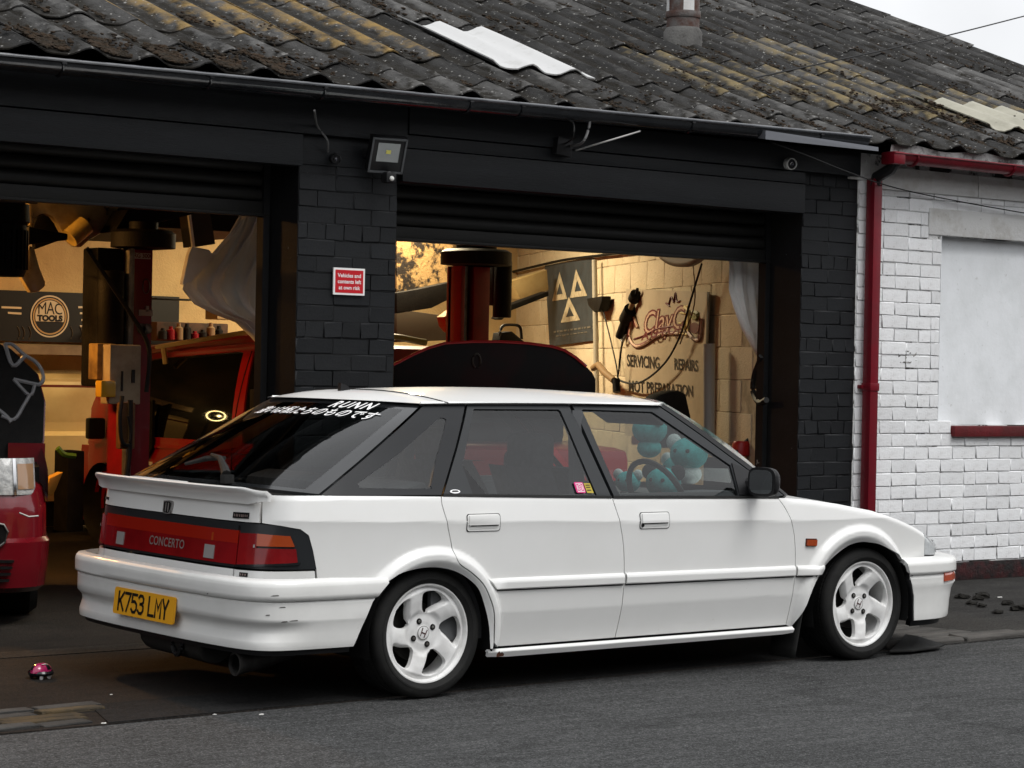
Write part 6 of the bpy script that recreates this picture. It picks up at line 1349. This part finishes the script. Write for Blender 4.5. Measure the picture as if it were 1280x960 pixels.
# clutter on the wall behind the van
for px0, py0, px1, py1, y, nm, lb, ct, m_ in ((196, 402, 285, 428, 7.6, 'storage_rack', 'dark brown rack of boxes above the red van roof', 'rack', mat('brown_clutter', (.06, .03, .018), (.025, .014, .01), 9, rough=.8)), (272, 374, 300, 400, 7.8, 'cardboard_box', 'tan cardboard box on the rack behind the hanging sheeting', 'box', mat('cardboard', (.30, .20, .10), rough=.8)), (196, 372, 250, 376, 7.9, 'wall_pipe', 'thin pipe along the back wall right of the lift post', 'pipe', GRIME)):
    a, b = at(px0, py0, 1, y), at(px1, py1, 1, y); k = MB(); k.bb(a.x, b.x, y, y+.2, b.z, a.z); tag(k.build(nm, m_, bevel=.01), lb, ct)
for i, (cn, cm_) in enumerate((('black', GRIME), ('dark red', MRED), ('dull tan', mat('dim_tan', (.16, .10, .05), rough=.6)), ('black', GRIME), ('dark red', MRED), ('black', GRIME), ('dull tan', None), ('black', GRIME))):
    x = at(202+i*10, 410, 1, 7.55).x; k = MB(); hgt = random.uniform(.07, .16); zb_ = at(200, 424, 1, 7.55).z; k.tube([(x, 7.53, zb_), (x, 7.53, zb_+hgt*.7), (x, 7.53, zb_+hgt*.8), (x, 7.53, zb_+hgt)], [.035, .035, .018, .016], 10)
    tag(k.build('storage_bottle', cm_ or bpy.data.materials['dim_tan'], ang=40), cn+' bottle, number '+('one two three four five six seven eight'.split()[i])+' from the left in the row on the brown rack', 'bottle', 'bottles on the rack behind the van')
# ---- hanging plastic sheeting
def drape(name, rows_, y, label, m=PLAST, amp=.03, n=24, fr=4):
    """rows_: for each height the left and right picture edge; folds run down the sheet"""
    k = MB(); V = []
    for a, b, py in rows_:
        for i in range(n+1):
            u = i/n; px = a+(b-a)*u; p = at(px, py, 1, y); V.append(p+Vector((0, amp*math.sin(u*fr*6.283+py*.035)+amp*.5*math.sin(u*fr*15+py*.02), 0)))
    F = [(j*(n+1)+i, j*(n+1)+i+1, (j+1)*(n+1)+i+1, (j+1)*(n+1)+i) for j in range(len(rows_)-1) for i in range(n)]
    k.add(V, F); o = k.build(name, m, None, ang=80); mm = o.modifiers.new('solid', 'SOLIDIFY'); mm.thickness = .004; return tag(o, label, 'plastic sheet', 'hanging plastic sheets')
drape('plastic_sheet', [(302, 346, 262), (296, 346, 272), (283, 346, 292), (262, 346, 316), (243, 346, 334), (230, 346, 350), (230, 346, 362), (247, 346, 380), (272, 346, 392), (300, 346, 402), (318, 346, 420), (330, 346, 436), (340, 346, 450)], 3.2, 'bunched white mesh sheeting hanging left of the black pier', amp=.035, n=36, fr=3)
k = MB(); k.prism([at(a, b, 1, 3.05) for a, b in ((240, 308), (262, 312), (268, 320), (240, 352), (228, 356), (236, 318))], (0, .04, 0)); tag(k.build('plastic_sheet', PLAST, bevel=.01), 'small folded corner of white mesh sheeting tied beside the larger sheet', 'plastic sheet', 'hanging plastic sheets')
drape('plastic_sheet', [(908, 948, 315), (910, 948, 330), (912, 949, 362), (920, 950, 385), (930, 951, 410), (940, 952, 430), (948, 953, 446)], 2.34, 'greyish plastic sheet hanging inside the right door jamb', amp=.018, n=18, fr=2)
# ---- signs and fittings on the side wall
def wall_frame(px, py, d=.0):
    n = (SM.to_3x3() @ Vector((0, 0, 1))).normalized(); o = SM @ Vector((0, 0, .028+d)); f = AX*((px-640)/CAM_F)+AU*((480-py)/CAM_F)+AF
    t = (o-CAM_POS).dot(n)/f.dot(n); return CAM_POS+f*t
WN = (SM.to_3x3() @ Vector((0, 0, 1))).normalized()
def wall_poly(name, px, m, d=.01, th=.012, par=None, bev=0):
    k = MB(); k.prism([wall_frame(a, b, d) for a, b in px], -WN*th); o = k.build(name, m, par, ang=20, bevel=bev)
    if par is not None: o.location = -par.location
    return o
mot = empty('testing_sign', wall_frame(714, 377), 0, 'dark blue testing station board with three pale triangles', 'sign')
NAVY = mat('faded_navy_board', (.035, .045, .055), (.025, .031, .038), 9, rough=.5, c3=(.08, .075, .06), s3=20, lo3=.66, hi3=.8); TRI = mat('pale_sign_print', (.45, .38, .26), (.30, .25, .17), 20, rough=.6)
wall_poly('sign_board', [(681, 332), (740, 323), (745, 425), (687, 433)], NAVY, .02, .02, mot)
def tri(a, b, c, f=.40):
    """triangle outline band from three picture corners"""
    cx, cy = (a[0]+b[0]+c[0])/3, (a[1]+b[1]+c[1])/3; q = [(cx+(p[0]-cx)*f, cy+(p[1]-cy)*f) for p in (a, b, c)]; o = [a, b, c]
    k = MB(); P = [wall_frame(*p, .024) for p in o]+[wall_frame(*p, .024) for p in q]; k.add(P, [(0, 1, 4, 3), (1, 2, 5, 4), (2, 0, 3, 5)]); e = k.build('sign_triangle', TRI, mot, ang=0); e.location = -mot.location
tri((699.5, 340), (690, 376.5), (709, 373.5)); tri((720, 336.5), (712.5, 372.5), (734, 369.5)); tri((711, 371), (701, 403.5), (725, 400))
for (a, b, yy, hh_) in ((692, 737, 414, 2.2), (695, 734, 420, 1.4)):
    x = a
    while x < b:
        w_ = random.uniform(1.5, 5); sl = -.14*(x-692); k = MB(); k.add([wall_frame(*p, .024) for p in ((x, yy+sl), (x+w_, yy+sl-.14*w_), (x+w_, yy+sl-.14*w_+hh_), (x, yy+sl+hh_))], [(0, 1, 2, 3)]); e = k.build('sign_print', mat('dim_print', (.12, .11, .09), rough=.6), mot, ang=0); e.location = -mot.location; x += w_+1.2
# business board: a thin clear board with red script and black lettering
cb_ = empty('business_sign', wall_frame(832, 445), 0, 'tan workshop board with red script logo and black servicing lettering', 'sign')
BOARD = mat('tan_sign_board', (.43, .355, .25), (.36, .29, .20), 4, .4, .7, .5, c3=(.16, .11, .07), s3=30, lo3=.68, hi3=.76)
wall_poly('sign_board', [(782.5, 361), (885, 365), (880, 545), (781, 545)], BOARD, .045, .015, cb_)
wall_poly('board_edge', [(883.8, 364.5), (886, 365), (881, 545), (879, 545)], M['black_plastic'], .048, .003, cb_)
REDP = mat('dark_red_script', (.12, .008, .014), rough=.5); INK = mat('black_sign_ink', (.010, .010, .012), rough=.5); FILL = mat('pale_script_fill', (.52, .34, .24), rough=.6)
def wall_map(o, ex, ey, d):
    """letters placed by their corner in the picture and their two edge directions"""
    return lambda v: wall_frame(o[0]+v.x*ex[0]+v.y*ey[0], o[1]+v.x*ex[1]+v.y*ey[1], d)
def wall_text(s, o, ex, ey, m, d=.0485, nm='lettering', curve=0, **kw):
    vs, fc = text_geo(s, 1, **kw); f = wall_map(o, ex, ey, d); me = bpy.data.meshes.new(nm)
    me.from_pydata([f(Vector((v.x, v.y-curve*v.x*v.x, 0)))-cb_.location for v in vs], [], fc); me.materials.append(m); return link(nm, me, cb_)
wall_text('SERVICING', (804, 453), (8.4, .75), (-.4, -21), INK, bold=.018); wall_text('REPAIRS', (857.5, 457), (8.4, .75), (-.4, -20), INK, bold=.018)
wall_text('MOT PREPARATION', (826, 486.5), (9.0, .75), (-.4, -20), INK, bold=.018)
wall_text('ClayC', (829, 402), (20, -3.2), (3.6, -40), REDP, d=.0482, bold=.05, shear=.1); wall_text('ClayC', (829, 402), (20, -3.2), (3.6, -40), FILL, d=.0500, bold=-.005, shear=.1)
wall_text('AUTOS', (828, 416), (13, -2.6), (2, -14), REDP, d=.085, bold=.03, space=1.35)
def stroke(px, r, m, d=.05, nm='script_stroke', par=cb_):
    P = [wall_frame(a, b, d) for a, b in px]; k = MB(); k.tube([Vector(tuple(q)) for q in catmull([tuple(p) for p in P], 5)], r, 5); o = k.build(nm, m, par); o.location = -par.location; return o
for r, m_, d in ((.017, REDP, .048), (.010, FILL, .058)):
    stroke([(797, 409), (791, 395), (788, 410), (788, 424), (795, 433), (806, 430), (818, 422), (832, 417), (848, 417)], r, m_, d); stroke([(860, 415), (868, 424), (874, 424), (876, 412), (877, 398)], r, m_, d)
stroke([(792, 424), (806, 419), (822, 411), (840, 408)], .006, REDP)
for q in (((836, 380), (839, 371), (842, 378), (844, 366), (846, 377), (850, 376)), ((836, 380), (832, 379), (837, 383))): stroke(q, .006, REDP)
k = MB(); P = [wall_frame(868+6.5*math.cos(q), 410+7*math.sin(q), .05) for q in np.linspace(0, 6.2, 20)]; k.add(P, [tuple(range(20))]); o = k.build('red_disc', mat('dark_red_disc', (.10, .012, .012), rough=.5), cb_, ang=0); o.location = -cb_.location
# crown-like bright glint on the logo: brass piston emblem
BR = mat('bright_brass_print', (.80, .66, .30), rough=.3)
for q, r in ((((856, 384), (860, 390), (856, 412)), .012), (((861, 388), (861, 414)), .018), (((866, 390), (872, 392), (871, 398), (864, 396)), .016), (((850, 391), (856, 392)), .006), (((849, 417), (859, 418)), .007), (((850, 410), (857, 411)), .006), (((848, 404), (852, 404)), .005), (((855, 383), (860, 383)), .006)):
    stroke(q, r, BR if r != .016 else mat('olive_print', (.20, .19, .04), rough=.5), nm='emblem_stroke')
# shock absorber hung on the wall, pipes, cables, hoses
sb = empty('shock_absorber', wall_frame(785, 395), 0, 'black coil-over shock absorber hung on the wall left of the red script', 'shock absorber')
def wtube(px, r, m, name, par, d=.08, n=10):
    P = [wall_frame(a, b, d) for a, b in px]; k = MB(); k.tube(P, r, n); o = k.build(name, m, par, ang=50)
    if par: o.location = -par.location
    return o
wtube([(797, 361), (795, 369)], .012, GRIME, 'top_stud', sb); wtube([(795, 368), (792, 374)], .045, GRIME, 'top_mount', sb); wtube([(793, 373), (786, 392)], .022, mat('tan_rod', (.25, .18, .10), rough=.4), 'piston_rod', sb); wtube([(787, 388), (775, 420)], .036, GRIME, 'damper_body', sb)
for t in np.linspace(.1, .9, 7):
    a, b = 788-12*t*.6, 386+24*t*.6; wtube([(a+1.5, b-.6), (a+.6, b+1.2)], .055, GRIME, 'spring_coil', sb)
wtube([(775, 420), (778, 428), (782, 420)], .010, M['steel'], 'bottom_eye', sb)
pi_ = wtube([(886.5, 430), (886.5, 545)], .040, mat('grey_pipe', (.30, .28, .25), rough=.5), 'wall_pipe', None, .10, 14); tag(pi_, 'grey vertical pipe on the wall right of the business board', 'pipe')
pi_ = wtube([(743, 325), (746, 500)], .022, mat('pale_conduit', (.33, .30, .24), rough=.5), 'wall_conduit', None, .06); tag(pi_, 'pale vertical conduit on the wall right of the triangle board', 'conduit')
wtb = wall_poly('wall_box', [(733, 373), (752, 370), (752, 376), (748, 389), (742, 390), (735, 382)], GRIME, .10, .08, None, .01); tag(wtb, 'small black box on the conduit beside the triangle board', 'box')
tag(wtube([(742, 460), (748, 456), (756, 466), (768, 476)], .028, mat('tan_tool', (.22, .14, .07), rough=.5), 'air_tool', None, .16), 'tan air tool lying at the end of a cable near the raised lid', 'tool')
tag(wtube([(770, 474), (771, 490)], .03, GRIME, 'tool_grip', None, .15), 'black tool grip hanging under the business board corner', 'tool')
def wcable(px, r, m, lb, d=.06, ct='cable', nm='cable'):
    P = [wall_frame(a, b, d) for a, b in px]; k = MB(); k.tube([Vector(tuple(q)) for q in catmull([tuple(p) for p in P], 6)], r, 6); return tag(k.build(nm, m), lb, ct)
wcable([(752, 380), (762, 420), (770, 455), (773, 474)], .006, BLC, 'thin black cable falling from the wall box to the tool grip')
wcable([(778, 428), (776, 440), (774, 460), (774, 475), (800, 478), (830, 455), (850, 420), (862, 380), (877, 330)], .008, BLC, 'thin black cable swinging across the business board', .12)
wcable([(866, 325), (868, 380), (850, 430)], .005, mat('brown_cable', (.16, .10, .05), rough=.6), 'thin brown cable hanging in front of the business board', .10)
wcable([(952, 445), (943, 470), (942, 492), (950, 503), (958, 500)], .020, BLC, 'black hose coiled on the wall beside the right jamb', .05, 'hose', 'hose')
wcable([(640, 340), (700, 326), (745, 320), (800, 313)], .012, GRIME, 'black pipe along the top of the side wall', .04, 'pipe', 'pipe')
# round drum under the shutter, wall band
k = MB(); k.grid(lambda u, v: tuple(wall_frame(830+80*u, 312+22*v*(math.sin(math.pi*min(1, u*1.3+.05))**.6), .30)), 16, 4); o = k.build('roller_drum', mat('brown_grey_drum', (.16, .12, .08), rough=.6)); mm = o.modifiers.new('s', 'SOLIDIFY'); mm.thickness = .05; tag(o, 'brown curved drum just below the right shutter', 'drum')
# mottled insulation, tan duct and clutter left of the right lift post
MOT2 = mat('torn_insulation', (.30, .19, .08), (.014, .010, .008), 11, .46, .56, .9, bump=.6)
k = MB(); k.prism([at(a, b, 1, 6.6) for a, b in ((496, 300), (566, 300), (566, 352), (548, 358), (520, 366), (500, 370), (496, 370))], (0, .06, 0)); tag(k.build('insulation_sheet', MOT2), 'torn yellow insulation mottled black, high behind the middle pier', 'insulation')
for px, y, nm, lb, ct, m_ in (([(496, 366), (520, 362), (566, 352), (566, 372), (540, 385), (496, 392)], 6.4, 'duct', 'dark duct slanting below the torn insulation', 'duct', GRIME),
        ([(496, 386), (566, 396), (566, 425), (496, 428)], 6.9, 'storage_rack', 'dim brown rack left of the right lift post', 'rack', mat('dim_brown', (.06, .045, .03), rough=.8)),
        ([(555, 396), (572, 384), (573, 400), (565, 416), (558, 408)], 5.6, 'cardboard_box', 'tan box tucked left of the right lift post', 'box', mat('tan_box', (.26, .17, .08), rough=.7)),
        ([(638, 352), (684, 337), (686, 363), (650, 374), (644, 360)], 7.0, 'tan_panel', 'tan sheet metal panel right of the right lift post', 'panel', mat('tan_panel', (.40, .29, .13), (.30, .2, .08), 5, rough=.35, coat=.4)),
        ([(624, 428), (626, 416), (640, 414), (652, 424), (660, 430)], 5.6, 'black_helmet', 'rounded black cover resting behind the raised lid', 'cover', GRIME),
        ([(636, 382), (686, 364), (686, 370), (640, 388), (628, 400), (622, 398)], 6.6, 'dark_rail', 'dark rail under the tan panel', 'rail', GRIME)):
    k = MB(); k.prism([at(a, b, 1, y) for a, b in px], (0, .10, 0)); tag(k.build(nm, m_, bevel=.008), lb, ct)
k = MB(); k.tube([Vector(tuple(q)) for q in catmull([tuple(at(a, b, 1, 5.5)) for a, b in ((624, 420), (628, 408), (640, 406), (650, 409), (652, 424))], 5)], .012, 6); tag(k.build('cable', BLC), 'black cable arched over the rounded black cover', 'cable')
k = MB(); k.tube([Vector(tuple(q)) for q in catmull([tuple(at(a, b, 1, 4.0)) for a, b in ((480, 420), (500, 422), (520, 426), (532, 428))], 5)], .022, 8); tag(k.build('yellow_tube', mat('yellow_hose', (.60, .46, .10), rough=.3)), 'short yellow tube lying left of the raised dark lid', 'tube')
def post_motor():
    p = at(628, 360, 1, 5.1); k = MB(); k.tube([(p.x, 5.1, p.z-.22), (p.x, 5.1, p.z+.20)], .07, 16); k.box((p.x+.01, 5.18, p.z+.02), (.16, .12, .30)); tag(k.build('lift_motor', GRIME, ang=40, bevel=.01), 'black motor block on the right red lift post', 'motor')
post_motor()
# ---- dark car with its lid up in the right bay
hc = empty('dark_red_car', (2.9, 3.6, 0), 0, 'dark red car with a raised black lid behind the white car', 'car')
def hpz(name, k, m, **kw): o = k.build(name, m, hc, **kw); o.location = (-2.9, -3.6, 0); return o
top = [(492, 456), (515, 444), (535, 435), (556, 429), (590, 427), (625, 427), (660, 429), (690, 433), (706, 438), (720, 447), (733, 458), (741, 466), (745, 474), (745, 512), (492, 512)]
LO = at(608, 460, 1, 3.05)
def lat(px, py, d=0):
    o = LO+SD*d; f = AX*((px-640)/CAM_F)+AU*((480-py)/CAM_F)+AF; return CAM_POS+f*((o-CAM_POS).dot(SD)/f.dot(SD))
k = MB(); k.prism([lat(a, b) for a, b in top], SD*.035); LID = mat('black_lid_underside', (.003, .0025, .0025), (.010, .002, .002), 3, .45, .6, .5, spec=.12); hpz('raised_lid', k, LID, ang=30, bevel=.012)
k = MB(); k.tube([lat(a, b, -.005) for a, b in top[:11]], .010, 6); hpz('lid_edge', k, mat('red_lid_edge', (.30, .02, .02), rough=.25, coat=1))
k = MB(); p = lat(596, 451, -.012); k.tube([p+Vector((SD.y, -SD.x, 0))*.025*math.cos(q)+Vector((0, 0, .045*math.sin(q))) for q in np.linspace(-1.2, 4.4, 14)], .006, 5); hpz('lid_latch', k, mat('dim_steel', (.05, .045, .04), rough=.4, metal=.6))
HX = Vector((SD.y, -SD.x, 0))
def cbox(a0, a1, d0, d1, z0, z1):
    P = [LO+HX*a+SD*d for a, d in ((a0, d0), (a1, d0), (a1, d1), (a0, d1))]; k = MB(); k.prism([(q.x, q.y, z0) for q in P], (0, 0, z1-z0)); return k
hpz('car_body', cbox(-.80, .78, -.60, 1.25, .28, .88), VRED, bevel=.08)
hpz('cabin', cbox(-.66, .64, .45, 1.2, .86, 1.22), DGL, bevel=.06)
hpz('bumper', cbox(-.78, .76, -.66, -.58, .30, .60), VRED, bevel=.03)
for a in (-.78, .76):
    k = MB(); q = LO+HX*a+SD*-.1; k.tube([Vector((q.x, q.y, .30))-HX*.09, Vector((q.x, q.y, .30))+HX*.09], .30, 22); hpz('wheel', k, M['rubber'], ang=40, bevel=.02)
# dark bay behind the pier, chair back, cans by the right jamb
k = MB(); k.prism([at(a, b, 1, 2.9) for a, b in ((812, 506), (824, 494), (838, 489), (850, 488), (858, 492), (864, 520), (866, 560), (815, 560))], (0, .12, 0)); tag(k.build('seat_back', GRIME, bevel=.02), 'rounded black seat back standing behind the white car windscreen', 'seat')
p = at(927, 559, 1, 2.5); k = MB(); k.lathe([(0, .04), (.05, .04), (.062, .02), (.062, -.05), (.05, -.06), (0, -.06)], 20, Matrix.Translation(p)); tag(k.build('red_reel', mat('red_plastic', (.30, .012, .012), rough=.35), ang=40), 'small red plastic reel by the right door jamb', 'reel')
k = MB(); a, b = at(905, 573, 1, 2.6), at(950, 640, 1, 2.6); k.bb(a.x, b.x+.1, 2.55, 2.8, .0, a.z); tag(k.build('black_bin', GRIME, bevel=.01), 'black bin under the red reel by the right jamb', 'bin')
k = MB(); a, b = at(942, 540, 1, 2.45), at(951, 600, 1, 2.45); k.bb(a.x, b.x, 2.43, 2.47, .4, a.z); tag(k.build('timber_prop', mat('dark_timber', (.03, .022, .014), rough=.8)), 'dark timber prop beside the red reel', 'prop')
cable([(913, 575, 2.5), (925, 560, 2.48), (935, 550, 2.47), (942, 545, 2.46)], .014, BLC, 'black handle hose bent over the red reel', cat='hose', name='hose')
# grey panel and red-edged frame between van and pier
k = MB(); k.prism([at(a, b, 1, 2.7) for a, b in ((318, 487), (352, 486), (352, 540), (318, 540))], (0, .05, 0)); fr_ = k.build('radiator', GRIME); tag(fr_, 'dark red framed radiator standing against the middle pier', 'radiator')
k = MB(); k.tube([at(318.5, 540, 1, 2.68), at(318.5, 487, 1, 2.68), at(352, 486, 1, 2.68)], .008, 6); k.build('frame_edge', mat('maroon_edge', (.12, .02, .03), rough=.4), fr_)
k = MB(); k.tube([at(326, 540, 1, 2.68), at(326, 491, 1, 2.68)], .026, 10); k.build('side_tank', M['steel'], fr_)
# pink toy on the forecourt
t = at(51, 848, 2, 0); toy_ = empty('toy_car', (t.x, t.y, 0), .5, 'small glossy pink and black toy car lying on the oily forecourt', 'toy'); toy_.scale = (.85, .85, .85)
PK = mat('glossy_pink', (.42, .02, .12), (.30, .015, .07), 30, rough=.15, coat=1)
k = MB(); k.grid(lambda u, v: (.062*math.sin(v*math.pi*.5)*math.cos(u*6.283)*1.1, .045*math.sin(v*math.pi*.5)*math.sin(u*6.283), .032+.046*math.cos(v*math.pi*.5)**.8), 18, 7); k.build('shell', PK, toy_, ang=60)
k = MB(); k.lathe([(.045, .012), (.062, .020), (.066, .030), (.060, .040)], 18); k.build('skirt', M['black_gloss'], toy_)
for q in (-2.4, -1.3, -.3, 1.0, 2.2): k = MB(); k.tube([(.045*math.cos(q), .04*math.sin(q), 0.002), (.056*math.cos(q), .05*math.sin(q), .026)], .009, 8); k.build('foot', M['sign_white'] if q < 0 else GRIME, toy_)
k = MB(); k.grid(lambda u, v: (-.025+.03*u, -.030+.012*v, .072+.002), 2, 2); k.build('glint_patch', M['sign_white'], toy_)
for a0 in (.4, 2.6, 4.6):
    k = MB(); k.grid(lambda u, v: (.0625*math.sin((.35+.5*v)*math.pi*.5)*math.cos(a0+.5*u)*1.12, .0465*math.sin((.35+.5*v)*math.pi*.5)*math.sin(a0+.5*u), .0335+.046*math.cos((.35+.5*v)*math.pi*.5)**.8), 6, 4); k.build('dark_stripe', M['black_gloss'], toy_, ang=60)
